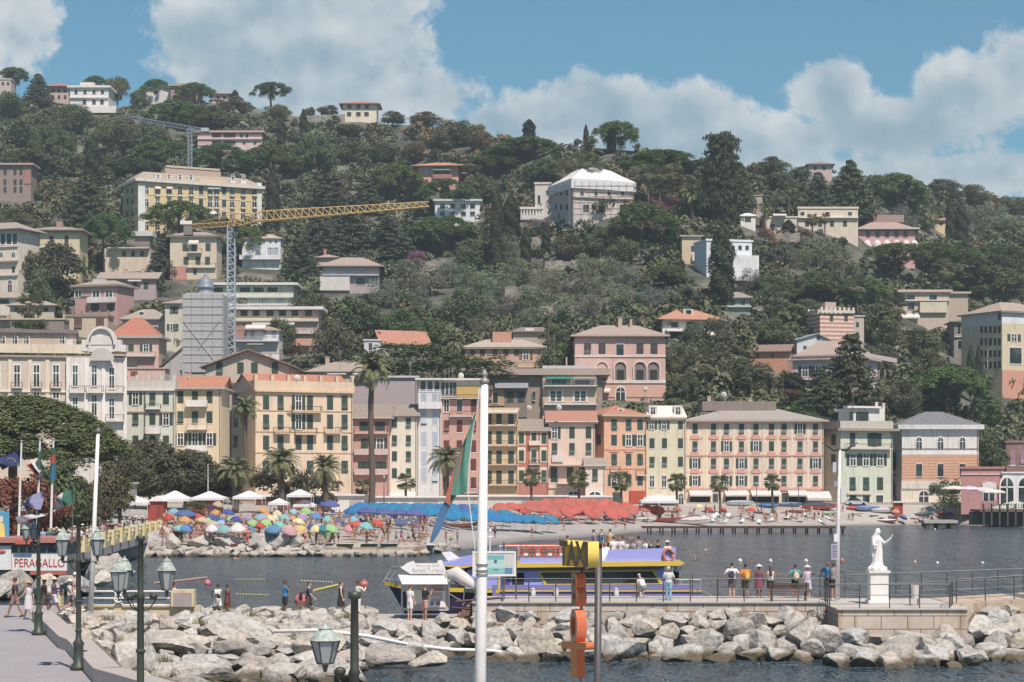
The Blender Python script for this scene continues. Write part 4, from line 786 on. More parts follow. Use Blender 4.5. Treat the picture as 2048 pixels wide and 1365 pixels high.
def cards(cen,size,nrm=None,squash=1.0,tri=False):
 """leaf cards: one small quad round every centre"""
 n=len(cen);a=NR.normal(size=(n,3));
 if nrm is not None:a=a*.38+nrm
 a/=np.linalg.norm(a,axis=1)[:,None]+1e-9
 b=np.cross(a,NR.normal(size=(n,3)));b/=np.linalg.norm(b,axis=1)[:,None]+1e-9;c=np.cross(a,b)
 s=(size*NR.uniform(.6,1.35,n))[:,None];asp=.55
 v=np.stack([cen+b*s,cen+c*s*asp,cen-b*s,cen-c*s*asp],1)
 return v.reshape(-1,3),np.arange(4*n).reshape(n,4)
def npmesh(name,v,f,mats,mi=None,col=None):
 me=bpy.data.meshes.new(name);n=len(f);me.vertices.add(len(v));me.vertices.foreach_set('co',np.asarray(v,np.float32).ravel())
 k=f.shape[1];me.loops.add(n*k);me.loops.foreach_set('vertex_index',f.astype(np.int32).ravel());me.polygons.add(n)
 me.polygons.foreach_set('loop_start',np.arange(0,n*k,k,dtype=np.int32))
 for m in mats:me.materials.append(mat(m))
 if mi is not None:me.polygons.foreach_set('material_index',mi)
 if col is not None:
  at=me.color_attributes.new('Col','FLOAT_COLOR','POINT');at.data.foreach_set('color',np.asarray(col,np.float32).ravel())
 me.update(calc_edges=True);me.validate();return me
def clumps(cs,rs,per,jit=.9):
 P,N=[],[]
 for c,r in zip(cs,rs):
  d=NR.normal(size=(per,3));d/=np.linalg.norm(d,axis=1)[:,None];d[:,2]=np.where(d[:,2]<-.4,-d[:,2],d[:,2])
  k=NR.uniform(.55,1,per)[:,None];P.append(np.array(c)+d*k*np.array(r));N.append(d)
 return np.concatenate(P),np.concatenate(N)
def crown(kindc,seed,det=1.0):
 """unit crown: width 1 (x,y in +-.5), height 1 (z 0..1)"""
 NR.seed(seed);n=lambda k:int(k*det)
 if kindc=='P':
  cs,rs=[],[]
  for i in range(n(80)):
   a=NR.uniform(0,6.28);q=math.sqrt(NR.uniform(0,1))*.43;z=.30+.5*(1-(q/.5)**2.4)*(1 if i%4 else NR.uniform(.3,.8))
   cs.append((q*math.cos(a),q*math.sin(a),z));s=NR.uniform(.06,.095)*det**-.3;rs.append((s,s,s*1.15))
  P,N=clumps(cs,rs,n(210));N=N+np.array((0,0,.3));sz=.0145*det**-.6
 elif kindc=='B':
  cs,rs=[],[]
  for i in range(n(34)):
   d=NR.normal(size=3);d/=np.linalg.norm(d);q=NR.uniform(.55,1);s=NR.uniform(.11,.2)
   cs.append((d[0]*.36*q,d[1]*.36*q,.5+d[2]*.36*q));rs.append((s,s,s))
  P,N=clumps(cs,rs,n(150));sz=.024
 elif kindc=='O':
  cs,rs=[],[]
  for i in range(30):
   d=NR.normal(size=3);d/=np.linalg.norm(d);q=NR.uniform(.5,1);s=NR.uniform(.09,.17);cs.append((d[0]*.38*q,d[1]*.38*q,.52+d[2]*.36*q));rs.append((s,s,s*1.2))
  P,N=clumps(cs,rs,110);sz=.019
 elif kindc=='C':
  m=6500;z=NR.uniform(0,1,m)**.85;r=.5*np.clip((1-z)*3.2,0,1)**.7*np.clip(z*9+.35,0,1)*NR.uniform(.7,1.0,m);a=NR.uniform(0,6.28,m)
  r*=1+.18*np.sin(a*3+z*19)
  P=np.stack([r*np.cos(a),r*np.sin(a),z],1);N=np.stack([np.cos(a),np.sin(a),.4+0*a],1);sz=.05
  v,f=cards(P*(1,1,6),sz*1.5,N);v[:,2]/=6
  return npmesh('crown',v,f,['leaf'])
 elif kindc=='K':
  cs,rs=[],[]
  T_=17
  for i in range(T_):
   z=.08+.86*i/T_;w_=.46*(1-(i/T_)**1.3)+.05;m=max(3,int(9*(1-i/T_))+2)
   for k in range(m):
    a=6.28*(k+NR.uniform(-.3,.3))/m+i;
    for q in(.45,.85):cs.append((w_*q*math.cos(a),w_*q*math.sin(a),z-.05*q+NR.uniform(-.03,.03)));rs.append((.11*(.5+w_),.11*(.5+w_),.036))
  P,N=clumps(cs,rs,34);N=N+np.array((0,0,.5));sz=.022
 elif kindc=='A':
  cs,rs=[],[]
  for i in range(22):
   z=.05+.9*i/22;w_=(.42 if i>3 else.25)*(1-.45*(i/22))*NR.uniform(.7,1.05)
   for k in range(7):a=6.28*k/7+i*.7+NR.uniform(-.3,.3);q=NR.uniform(.3,1);cs.append((w_*q*math.cos(a),w_*q*math.sin(a),z+.02*q));rs.append((.12,.12,.04))
  P,N=clumps(cs,rs,46);sz=.024
 elif kindc=='H':
  cs,rs=[],[]
  for i in range(20):cs.append((NR.uniform(-.36,.36),NR.uniform(-.3,.3),NR.uniform(.2,.75)));s=NR.uniform(.13,.22);rs.append((s,s,s*1.1))
  P,N=clumps(cs,rs,120);sz=.028
 lo,hi=np.percentile(P,1,axis=0),np.percentile(P,99,axis=0);P=(P-(lo+hi)/2)/(hi-lo)+(0,0,.5)
 v,f=cards(P,sz*1.4,N);return npmesh('crown',v,f,['leaf'])
CR={}
def crowns(k,i,det=1.0):
 key=(k,i,det)
 if key not in CR:CR[key]=crown(k,hash((ord(k),i))%9999,det)
 return CR[key]
def trunk_mesh(kindc,seed):
 r=random.Random(seed);mb=MB()
 if kindc=='P':
  mb.tube([(0,0,-.15),(.02,0,.3),(0,.01,.62),(0,0,.8)],[.034,.028,.022,.012],7)
  for k in range(7):
   a=6.28*k/7+r.random();q=r.uniform(.22,.36);mb.tube([(0,0,.5+.05*(k%3)),(q*.5*math.cos(a),q*.5*math.sin(a),.66),(q*math.cos(a),q*math.sin(a),.8)],[.014,.01,.006],5)
 else:
  mb.tube([(0,0,-.2),(.01,0,.2),(0,0,.55),(0,0,.8)],[.04,.034,.022,.008],7)
  for k in range(5):
   a=6.28*k/5+r.random();q=r.uniform(.18,.32);mb.tube([(0,0,.25+.06*k),(q*math.cos(a),q*math.sin(a),.5+.06*k)],[.014,.005],5)
 return mb.mesh('trunk',['bark'],True)
TK={}
TYPES={
 'P':('umbrella pine','pine tree','umbrella_pine',S(104,142,70)),'C':('dark cypress','cypress','cypress',S(46,56,44)),'K':('dark tiered conifer','conifer','conifer',S(70,86,68)),
 'A':('ragged tall araucaria','conifer','araucaria',S(50,58,48)),'B':('bushy broadleaf tree','tree','broadleaf_tree',S(92,104,70)),'O':('grey green olive tree','olive tree','olive_tree',S(124,138,116)),
 'H':('rounded shrub','shrub','shrub',S(90,110,66))}
TREES=[]
def tree(k,px,pt,pb,w_,trunk=0,d=None,label=None,col=None,det=1.0,group=None,var=None):
 d=d or Dh(px,pb+trunk);L,cat,nm,c0=TYPES[k];i=R.randrange(3)if var is None else var
 base=W(px,pb+trunk,d);hh=(pb-pt)*d/F;ww=w_*d/F*(1.2 if k=='P' else 1);th=trunk*d/F
 c=col or tuple(min(1,v*R.uniform(.8,1.22))for v in c0[:3])+(1,)
 r=E(nm,base,label or L,cat,group or{'P':'umbrella pines','C':'cypresses','K':'conifers','A':'conifers','B':'broadleaf trees on the slope','O':'olive trees on the terraces','H':'shrubs'}[k],(px,(pt+pb)/2),ab=False)
 O('crown',crowns(k,i,det),r,c,(0,0,th),(0,0,R.uniform(0,6.28)),(ww,ww,hh))
 if k!='H':
  key=('P' if k=='P' else 'B',i)
  if key not in TK:TK[key]=trunk_mesh(*key)
  tt=th+hh;O('trunk',TK[key],r,S(112,92,78),(0,0,0),(0,0,R.uniform(0,6.28)),(max(ww*.8,tt*.35),max(ww*.8,tt*.35),tt*(1.05 if k=='P' else.98)))
 TREES.append((px,pt,pb+trunk,w_,d));return r
for a in[(25,137,163,56,14),(190,153,180,46,8),(310,160,186,50,6),(390,168,200,72,4),(542,167,192,66,16),(352,203,250,110),(410,212,255,90),(105,255,310,76),(333,284,326,120),(262,320,352,120),(440,290,336,110,10),(542,290,340,104,10),(628,274,330,80,15),
   (208,430,482,84,54),(358,404,452,118,30),(492,456,498,74,30),(793,331,386,94,22),(893,362,400,102,36),(885,434,474,112,26),(1230,246,288,84,14),(985,314,345,104,10),(1052,276,312,118,10),(1010,295,325,90,10),(1318,303,340,130,10),(1285,409,462,112,44),
   (1796,350,400,96,22),(1790,489,530,118,30),(1880,489,530,140,26),(1990,492,535,140,20),(1975,535,588,146,14),(1895,736,790,132,40),(1330,533,570,80,16),(1640,545,590,110,14),(1545,555,590,80,10),(1720,555,600,90,14),(1650,790,830,130,10),(60,300,340,90,10),(700,250,270,60,4)]:tree('P',*a)
for a in[(562,235,296,20),(607,218,276,16),(1058,239,280,26),(1172,249,306,11),(1222,250,306,18),(993,380,540,26),(1022,390,492,36),(1052,455,542,22),(1092,455,512,20),(1443,452,612,50),(1900,395,492,18),(1922,410,500,30),(185,270,382,32),(1577,440,482,28),(1590,745,802,42),(1941,690,792,15),(1957,690,785,14),(470,180,210,16),(1362,520,570,16),(1208,606,650,10),(545,340,470,30)]:tree('C',*a)
for a in[(170,355,465,104),(76,150,212,60),(660,350,434,112),(700,420,512,122),(640,430,522,92),(1700,325,440,112),(1636,348,450,76),(332,468,552,72),(775,440,520,112),(600,480,560,80),(1480,330,420,60),(870,300,360,60),(735,360,430,70)]:tree('K',*a)
tree('A',1440,272,450,84,0);tree('K',1700,672,815,128,0,d=440,label='wide dark conifer in front of the lilac villa');tree('K',1640,740,815,80,0,d=436)
tree('B',95,490,600,118,6,label='huge dark oak in front of the tall yellow villa',col=S(66,66,54));tree('B',665,640,725,74,4);tree('B',385,380,420,40);tree('B',80,540,620,60)
for a in[(850,226,252,60),(930,245,285,60),(880,265,300,60),(830,285,320,50),(960,262,300,50),(1545,316,350,60),(620,215,232,20),(655,212,230,40),(785,225,246,50),(1600,335,355,40),(560,210,240,40),(235,155,200,40),(280,180,210,40),(470,195,225,50),(20,185,230,60),(760,285,320,70),(700,285,320,60),(1100,320,360,80),(1165,305,345,60),(960,355,400,70),(1340,350,400,60),(1560,345,380,70),(1950,370,410,60),(1890,360,395,60),(2030,395,430,60),(1200,460,510,60),(1140,470,520,70),(1250,480,520,60),(1420,640,720,80),(1490,720,790,90),(1540,640,690,70),(1390,650,700,60),(860,640,690,60),(620,590,650,70),(720,600,660,80),(560,640,700,60),(1360,690,760,70),(1370,745,800,50),(1120,690,770,80),(1110,650,700,60),(1160,690,740,40),(1760,610,690,80),(1840,660,720,80),(1760,690,760,60),(1850,700,760,60),(1560,600,640,60),(1620,600,650,50),(1810,760,830,60),(1970,780,850,70),(2020,690,760,50),(950,480,530,70),(930,580,650,80),(800,620,680,70),(30,420,470,70),(330,380,440,60),(130,300,350,70),(230,240,300,70),(300,250,300,60),(60,230,290,80),(150,210,260,70)]:
 c=S(110,92,66)if 830<=a[0]<=1000 and a[1]<300 else None
 tree('B',*a,3,col=c and tuple(v*R.uniform(.8,1.2)for v in c[:3])+(1,),label='browning oak' if c else None)
for a in[(860,560),(905,545),(950,560),(1000,570),(1035,545),(840,600),(890,615),(970,610),(1020,615),(1065,600),(1110,560),(1150,570),(1200,575),(1240,590),(1180,610),(1130,620),(1260,555),(1290,590),(770,590),(820,545),(1010,500),(1190,540),(1090,580),(1230,540),(1600,520),(1560,510),(1640,510),(1680,530),(1540,590),(1600,575),(1320,600),(1380,590),(1500,560),(1760,470),(1850,440),(1800,440),(1950,440),(2010,440),(1060,640),(960,650)]:
 w_=R.uniform(48,78);tree('O',a[0],a[1]-w_*.4,a[1]+w_*.32,w_,4)
for px,pt,pb,w_,c,lab in[(830,503,532,34,S(176,84,168),'magenta bougainvillea bush by the long grey stone wall'),(1330,392,432,60,S(150,92,118),'purple flowering bush right of the scaffolded mansion'),(1075,440,462,50,S(168,150,158),'pale blossoming shrub below the white colonnade'),(1355,450,480,44,S(170,160,168),'whitish flowering shrub right of the round green pine'),(1310,455,485,36,S(150,96,104),'dull red shrub beneath the round green pine'),(1590,460,490,60,S(140,92,88),'reddish shrub below the cream terraces'),(1535,455,490,40,S(140,86,80),'russet shrub left of the small cypress'),(455,200,222,50,S(120,74,66),'reddish ridge shrub below the small pale house'),(500,560,585,30,S(130,80,50),'rust shrub'),(610,690,725,80,S(92,56,60),'wine coloured tree below the salmon flats'),(2000,395,412,36,S(170,96,76),'red bush on the far right ridge'),(1590,780,815,60,S(120,56,60),'dark red bougainvillea behind the salmon palazzo'),(1745,440,470,50,S(160,104,90),'dull pink shrub behind the pink hillside villa'),(1410,600,615,14,S(170,50,60),'small crimson bush left of the teal pavilion')]:
 tree('H',px,pt,pb,w_,col=c,label=lab,group='flowering shrubs')
for px,pt,pb,w_,d,lab in[(60,640,666,70,346,'green hedge on the roof terrace above the grand hotel'),(830,690,745,150,440,'wide green hedge below the pale blue cottage'),(960,712,755,130,440,'clipped hedge below the ochre villa'),(1345,800,830,60,420,'shrub behind the salmon palazzo roof'),(1620,825,850,80,410,'dark shrub behind the right end of the palazzo roof'),(1890,960,1016,60,388,'ivy clad bush between the orange villa and the pink restaurant'),(1980,860,950,70,415,'leafy bank above the pink restaurant'),(1795,900,1005,26,405,'narrow dark shrub between sage house and orange villa'),(1240,765,782,50,468,'shrub along the pink villa terrace')]:tree('H',px,pt,pb,w_,d=d,label=lab,col=S(78,98,54))
tree('P',30,796,925,345,90,d=246,label='huge umbrella pine hiding the grand hotel front',det=3.2,col=S(124,140,84),var=1)
for a in[(300,885,985,110),(370,905,990,110),(430,935,995,100),(270,900,990,70)]:tree('B',*a,10,d=300+R.uniform(-6,6),label='dark round evergreen oak behind the white beach tents',col=S(88,86,70),det=2.0)
for a in[(600,940,1005,60),(545,935,1005,90),(655,960,1005,50)]:tree('H',*a,d=300,label='dark shrub under the short date palms',col=S(74,76,58),det=1.6)
tree('H',30,955,1075,150,d=204,label='big red flowering oleander behind the flags',col=S(150,62,58));tree('H',105,985,1070,70,d=206,label='smaller red flowering oleander behind the flags',col=S(158,66,60))
tree('B',115,925,1060,110,5,d=212,label='yellow green bushy tree behind the flags',col=S(86,104,58),det=1.4);tree('B',215,930,1040,70,5,d=225,label='thin brownish tree right of the flags',col=S(110,98,74),det=1.2);tree('B',165,960,1060,70,5,d=215,label='olive green shrub tree behind the bridge crowd',col=S(92,92,64))
tree('H',390,1005,1035,46,d=262,label='dark green bush beside the brown beach cabin',col=S(66,84,52))
def frond(L,droop,nleaf=18,lw=.17):
 V,Fc=[],[];pts=[]
 for i in range(9):
  s=i/8;a=1.0-droop*s**1.3;pts.append((s,a))
 P=[Vector((0,0,0))]
 for i in range(8):a=pts[i][1];P.append(P[-1]+Vector((math.cos(a),0,math.sin(a)))*(L/8))
 for i in range(8):
  dr=(P[i+1]-P[i]).normalized();nn=max(1,nleaf//6)
  for k in range(nn):
   c=P[i].lerp(P[i+1],(k+.5)/nn);s=(i+(k+.5)/nn)/8;l=lw*L*(.35+1.4*s*(1.05-s))*1.6
   for sd_ in(-1,1):
    tip=c+dr*l*.55+Vector((0,sd_*l*.8,-l*.35));b0=len(V);V+=[c-dr*L*.022,c+dr*L*.022,tip];Fc.append((b0,b0+1,b0+2))
 return np.array([tuple(p)for p in V]),np.array(Fc),P
def palm_crown(kindp,seed):
 r=random.Random(seed);VV,FF,o=[],[],0
 m=74 if kindp=='D' else 52
 for k in range(m):
  if kindp=='D':
   v,f,_=frond(1.0*r.uniform(.85,1.08),r.uniform(1.5,2.2),18);el=r.uniform(-1.25,.75)
  else:
   v=[(0,-.02,0),(0,.02,0)];f=[];st=.5;v+=[(st,0,0)];f.append((0,1,2));nb=9
   for q in range(nb):
    a=-1.1+2.2*q/(nb-1);b0=len(v);v+=[(st,0,0),(st+.4*math.cos(a-.07),.4*math.sin(a-.07),-.05),(st+.62*math.cos(a),.62*math.sin(a),-.16*r.uniform(.3,1.6)),(st+.4*math.cos(a+.07),.4*math.sin(a+.07),-.05)];f+=[(b0,b0+1,b0+2),(b0,b0+2,b0+3)]
   v,f=np.array(v),np.array(f);el=r.uniform(-1.0,1.3)
  a=2.399*k+r.uniform(-.3,.3);M_=np.array((Matrix.Rotation(a,3,'Z')@Matrix.Rotation(-el,3,'Y')@Matrix.Rotation(r.uniform(-.4,.4),3,'X')))
  VV.append(v@M_.T);FF.append(f+o);o+=len(v)
 return npmesh('fronds',np.concatenate(VV),np.concatenate(FF),['leaf'])
def skirt(seed):
 r=random.Random(seed);mb=MB()
 for k in range(26):
  a=6.28*k/26+r.uniform(-.1,.1);e=r.uniform(.25,.5);z=-r.uniform(.5,1.0);q=.12
  mb.add([(q*math.cos(a-.2),q*math.sin(a-.2),.05),(q*math.cos(a+.2),q*math.sin(a+.2),.05),(e*math.cos(a+.25),e*math.sin(a+.25),z),(e*math.cos(a-.25),e*math.sin(a-.25),z)],[(0,1,2,3)])
 return mb.mesh('dead_fronds',['leaf'])
PC={(k,i):palm_crown(k,i+3)for k in 'DF' for i in range(2)};SK=skirt(1)
def palm(k,px,pc,pb,r_,d=None,label=None,tw=None,col=None):
 d=d or Dh(px,pb);base=W(px,pb,d);hh=(pb-pc)*d/F;rr=r_*d/F
 o=E('date_palm' if k=='D' else 'fan_palm',base,label or('date palm' if k=='D' else 'slender fan palm'),'palm tree','date palms' if k=='D' else 'fan palms',(px,(pc+pb)/2),ab=False)
 t_=tw or(rr*.13 if k=='D' else max(.16,rr*.1));mb=MB();n=14
 mb.tube([(math.sin(i*.5)*t_*.25,0,-1.5+(hh+1.5)*i/n)for i in range(n+1)],[t_*(1.12 if i%2 else.95)*(1.15-.25*i/n)for i in range(n+1)],8);mk(mb,'trunk','bark',o,S(116,96,82),True)
 c=col or(S(128,136,94)if k=='D' else S(146,150,112));O('fronds',PC[(k,R.randrange(2))],o,c,(0,0,hh),(0,0,R.uniform(0,6)),(rr,rr,rr))
 if k=='D':mb=MB();mb.ell((0,0,hh-rr*.12),(t_*1.9,t_*1.9,rr*.24),9,6);mk(mb,'crown_base','bark',o,S(150,106,58),True)
 elif not tw:O('dead_fronds',SK,o,S(186,156,124),(0,0,hh),(0,0,0),(rr*.9,rr*.9,rr*1.1))
 return o
palm('D',743,742,1005,54,d=312,label='very tall single date palm in front of the mauve block',tw=.42)
for a in[(491,820,940,34,318,'pale fronded tall palm before the brown shaded gable'),(470,945,1003,46,296,'short date palm with orange fruit near the yellow house'),(562,928,1003,47,294,'dense short date palm before the peach building'),(651,940,1003,40,292,'smaller short date palm right of the dense one'),(893,925,1005,46,330,'stout date palm behind the drooping flag')]:palm('D',*a[:4],d=a[4],label=a[5])
palm('D',906,688,765,32,label='date palm between pale blue cottage and ochre villa');palm('D',1385,395,445,32);palm('D',1530,418,460,16)
for a in[(1128,345,420,22),(1155,338,432,24),(1186,343,434,22),(1275,350,415,20),(1297,347,430,22),(1320,350,430,22),(1345,348,430,24),(1370,372,430,22),(1340,385,430,20),(1548,395,455,15),(1578,375,455,14),(1602,395,450,14),(1888,538,612,24),(1792,612,705,26),(1715,572,650,22),(1560,592,635,22),(1396,725,790,34),(60,612,650,28),(1625,440,475,14),(1650,438,475,12)]:palm('F',*a)
for px,pc,pb,r_,d in[(1063,955,1006,20,350),(1158,960,1008,22,362),(1243,962,1010,22,366),(1354,965,1010,20,370),(1440,968,1011,20,372),(1545,965,1010,18,374),(812,965,1005,20,330),(726,975,1003,18,318),(240,985,1040,34,226),(970,958,1003,14,345)]:palm('F',px,pc,pb,r_,d=d,label='young fan palm along the promenade',tw=.2,col=S(140,150,100))
PROT=[]
for i in range(7):
 NR.seed(50+i);cs,rs=[],[]
 for k in range(9):cs.append((NR.uniform(-.34,.34),NR.uniform(-.34,.34),NR.uniform(.15,.72)));s=NR.uniform(.16,.26);rs.append((s,s,s*.9))
 P,N=clumps(cs,rs,17);PROT.append(cards(P,.10,N))
VV,FF,CC,o_=[],[],[],0;NR.seed(5)
def blocked(px,py,d,hpx):
 for(a,b_,y0,y1,dd)in RECT:
  if d<dd+3 and a-hpx*.35<px<b_+hpx*.35 and py-hpx<y1-3 and py>y0:return True
 for(tx,t0,t1,tw_,td)in TREES:
  if d<td and abs(px-tx)<tw_*.52 and t0<py-hpx*.5<t1 and tw_>44:return True
 return False
cnt=0
for i in range(10500):
 px=NR.uniform(-240,2300);r=interp(px,RIDGE);q=NR.uniform(0,1)**1.0;py=r-2+(935-r)*q;d=Dh(px,py);m=F/d
 dens=1.0
 if 830<px<1310 and 500<py<640:dens=.3
 if NR.uniform()>dens:continue
 s=NR.uniform(3.4,8.0)*(.75 if dens<1 else 1);hp=s*m*.8
 if q<.03:s*=.7
 if blocked(px,py,d,hp):continue
 v,f=PROT[i%7];a=NR.uniform(0,6.28);cs_,sn=math.cos(a),math.sin(a);p=W(px,py,d)
 vv=v*(s,s,s*NR.uniform(.65,1.1));vv=np.stack([vv[:,0]*cs_-vv[:,1]*sn+p.x,vv[:,0]*sn+vv[:,1]*cs_+p.y,vv[:,2]+p.z-.9],1)
 k=NR.uniform();br=math.exp(-((px-920)/120)**2-((py-275)/50)**2)
 c=(.1,.116,.064)if k<.5 else((.07,.09,.058)if k<.75 else((.16,.17,.125)if k<.9 else(.14,.11,.07)))
 if NR.uniform()<br:c=(.2,.145,.085)
 if 830<px<1310 and 500<py<640 and k<.6:c=(.17,.185,.15)
 c=np.array(c)*NR.uniform(.8,1.7)*(1.12,1.03,.95)
 VV.append(vv);FF.append(f+o_);o_+=len(v);CC.append(np.tile(np.append(c,1),(len(v),1)));cnt+=1
wd=O('hillside_woodland',npmesh('hillside_woodland',np.concatenate(VV),np.concatenate(FF),['wood_leaf'],col=np.concatenate(CC)));kind(wd,'stuff');wd['label']='unbroken scrub and undergrowth covering the slope between trees and houses';wd['category']='woodland'
print('bushes',cnt)
def prism(mb,poly,d0,d1,mi=0):
 """poly: outline as seen, at depth d0; pushed straight back to d1 without changing its size"""
 a=[W(x,y,d0)for x,y in poly];mb.hexa(a[::-1],[(p.x,d1,p.z)for p in a][::-1],mi)
def pbox(mb,px0,px1,py0,py1,d,dep,mi=0):mb.box(X(px0,d),X(px1,d),d,d+dep,Z(py1,d),Z(py0,d),mi)
def text(s,p,size,parent,color,rz=0,ext=.004,name='lettering',sx=1,matn='paint',align='CENTER'):
 cu=bpy.data.curves.new(name,'FONT');cu.body=s;cu.size=size;cu.extrude=ext;cu.align_x=align;cu.align_y='CENTER'
 q=bpy.data.objects.new(name,cu);COL.objects.link(q);dg=bpy.context.evaluated_depsgraph_get();dg.update();me=bpy.data.meshes.new_from_object(q.evaluated_get(dg));bpy.data.objects.remove(q);bpy.data.curves.remove(cu);me.materials.clear();me.materials.append(mat(matn));me.name=name
 o=O(name,me,None,color);o.rotation_euler=(rad(90),0,rz)
 o.parent=parent;q,off=parent,Vector((0,0,0))
 while q:off+=Vector(q.location);q=q.parent
 o.location=Vector(p)-off;o.scale=(sx,1,1);return o
def remesh(mb,vox,name,mats,smooth=2):
 me=mb.mesh(name,mats,True);o=bpy.data.objects.new(name,me);COL.objects.link(o)
 m=o.modifiers.new('r','REMESH');m.mode='VOXEL';m.voxel_size=vox;m.use_smooth_shade=True
 if smooth:sm=o.modifiers.new('s','SMOOTH');sm.iterations=smooth;sm.factor=.5
 dg=bpy.context.evaluated_depsgraph_get();dg.update();r=bpy.data.meshes.new_from_object(o.evaluated_get(dg));r.name=name
 bpy.data.objects.remove(o);bpy.data.meshes.remove(me)
 r.materials.clear()
 for q in mats:r.materials.append(mat(q))
 r.polygons.foreach_set('material_index',[0]*len(r.polygons));r.polygons.foreach_set('use_smooth',[True]*len(r.polygons));return r
def fk(p):
 J={};hz=.92;lean=rad(p.get('lean',0));Mt=Matrix.Translation((0,0,hz))@Matrix.Rotation(-lean,4,'X')@Matrix.Translation((0,0,-hz));J['M']=Mt
 for s,sd_ in((-1,'L'),(1,'R')):
  th,kn=rad(p.get('th'+sd_,0)),rad(p.get('kn'+sd_,3));h=Vector((s*.092,0,.9));k=h+Vector((s*.01,math.sin(th),-math.cos(th)))*.43
  a=k+Vector((0,math.sin(th-kn),-math.cos(th-kn)))*.41;J['leg'+sd_]=(h,k,a,th-kn)
  ar,ab,el=rad(p.get('ar'+sd_,4)),rad(p.get('ab'+sd_,9)),rad(p.get('el'+sd_,14));S_=Vector((s*.185,0,1.405))
  e=S_+Vector((s*math.sin(ab),math.sin(ar)*math.cos(ab),-math.cos(ar)*math.cos(ab)))*.28
  ab2=ab-rad(p.get('in'+sd_,4));wv=Vector((s*math.sin(ab2),math.sin(ar+el)*math.cos(ab2),-math.cos(ar+el)*math.cos(ab2)));w_=e+wv*.25
  J['arm'+sd_]=tuple(Mt@q for q in(S_,e,w_))+((Mt.to_3x3()@wv),)
 return J
TORSO=[(.83,.1,.085),(.93,.165,.115),(1.03,.155,.108),(1.13,.135,.098),(1.26,.158,.115),(1.36,.17,.112),(1.43,.15,.085),(1.475,.075,.07),(1.53,.054,.058),(1.58,.05,.055)]
def torso(mb,M_,z0,z1,e,n=14,flare=None):
 rg=[]
 zs=[z for z,_,_ in TORSO if z0<z<z1]
 for z in[z0]+zs+[z1]:
  rx=interp(z,[(a,b)for a,b,_ in TORSO])+e;ry=interp(z,[(a,c)for a,_,c in TORSO])+e
  if flare and z<1.1:rx=max(rx,flare(z));ry=max(ry,flare(z)*.85)
  rg.append([M_@Vector((rx*math.cos(6.2832*k/n),-ry*math.sin(6.2832*k/n),z))for k in range(n)])
 mb.rings(rg)
PCACHE={}
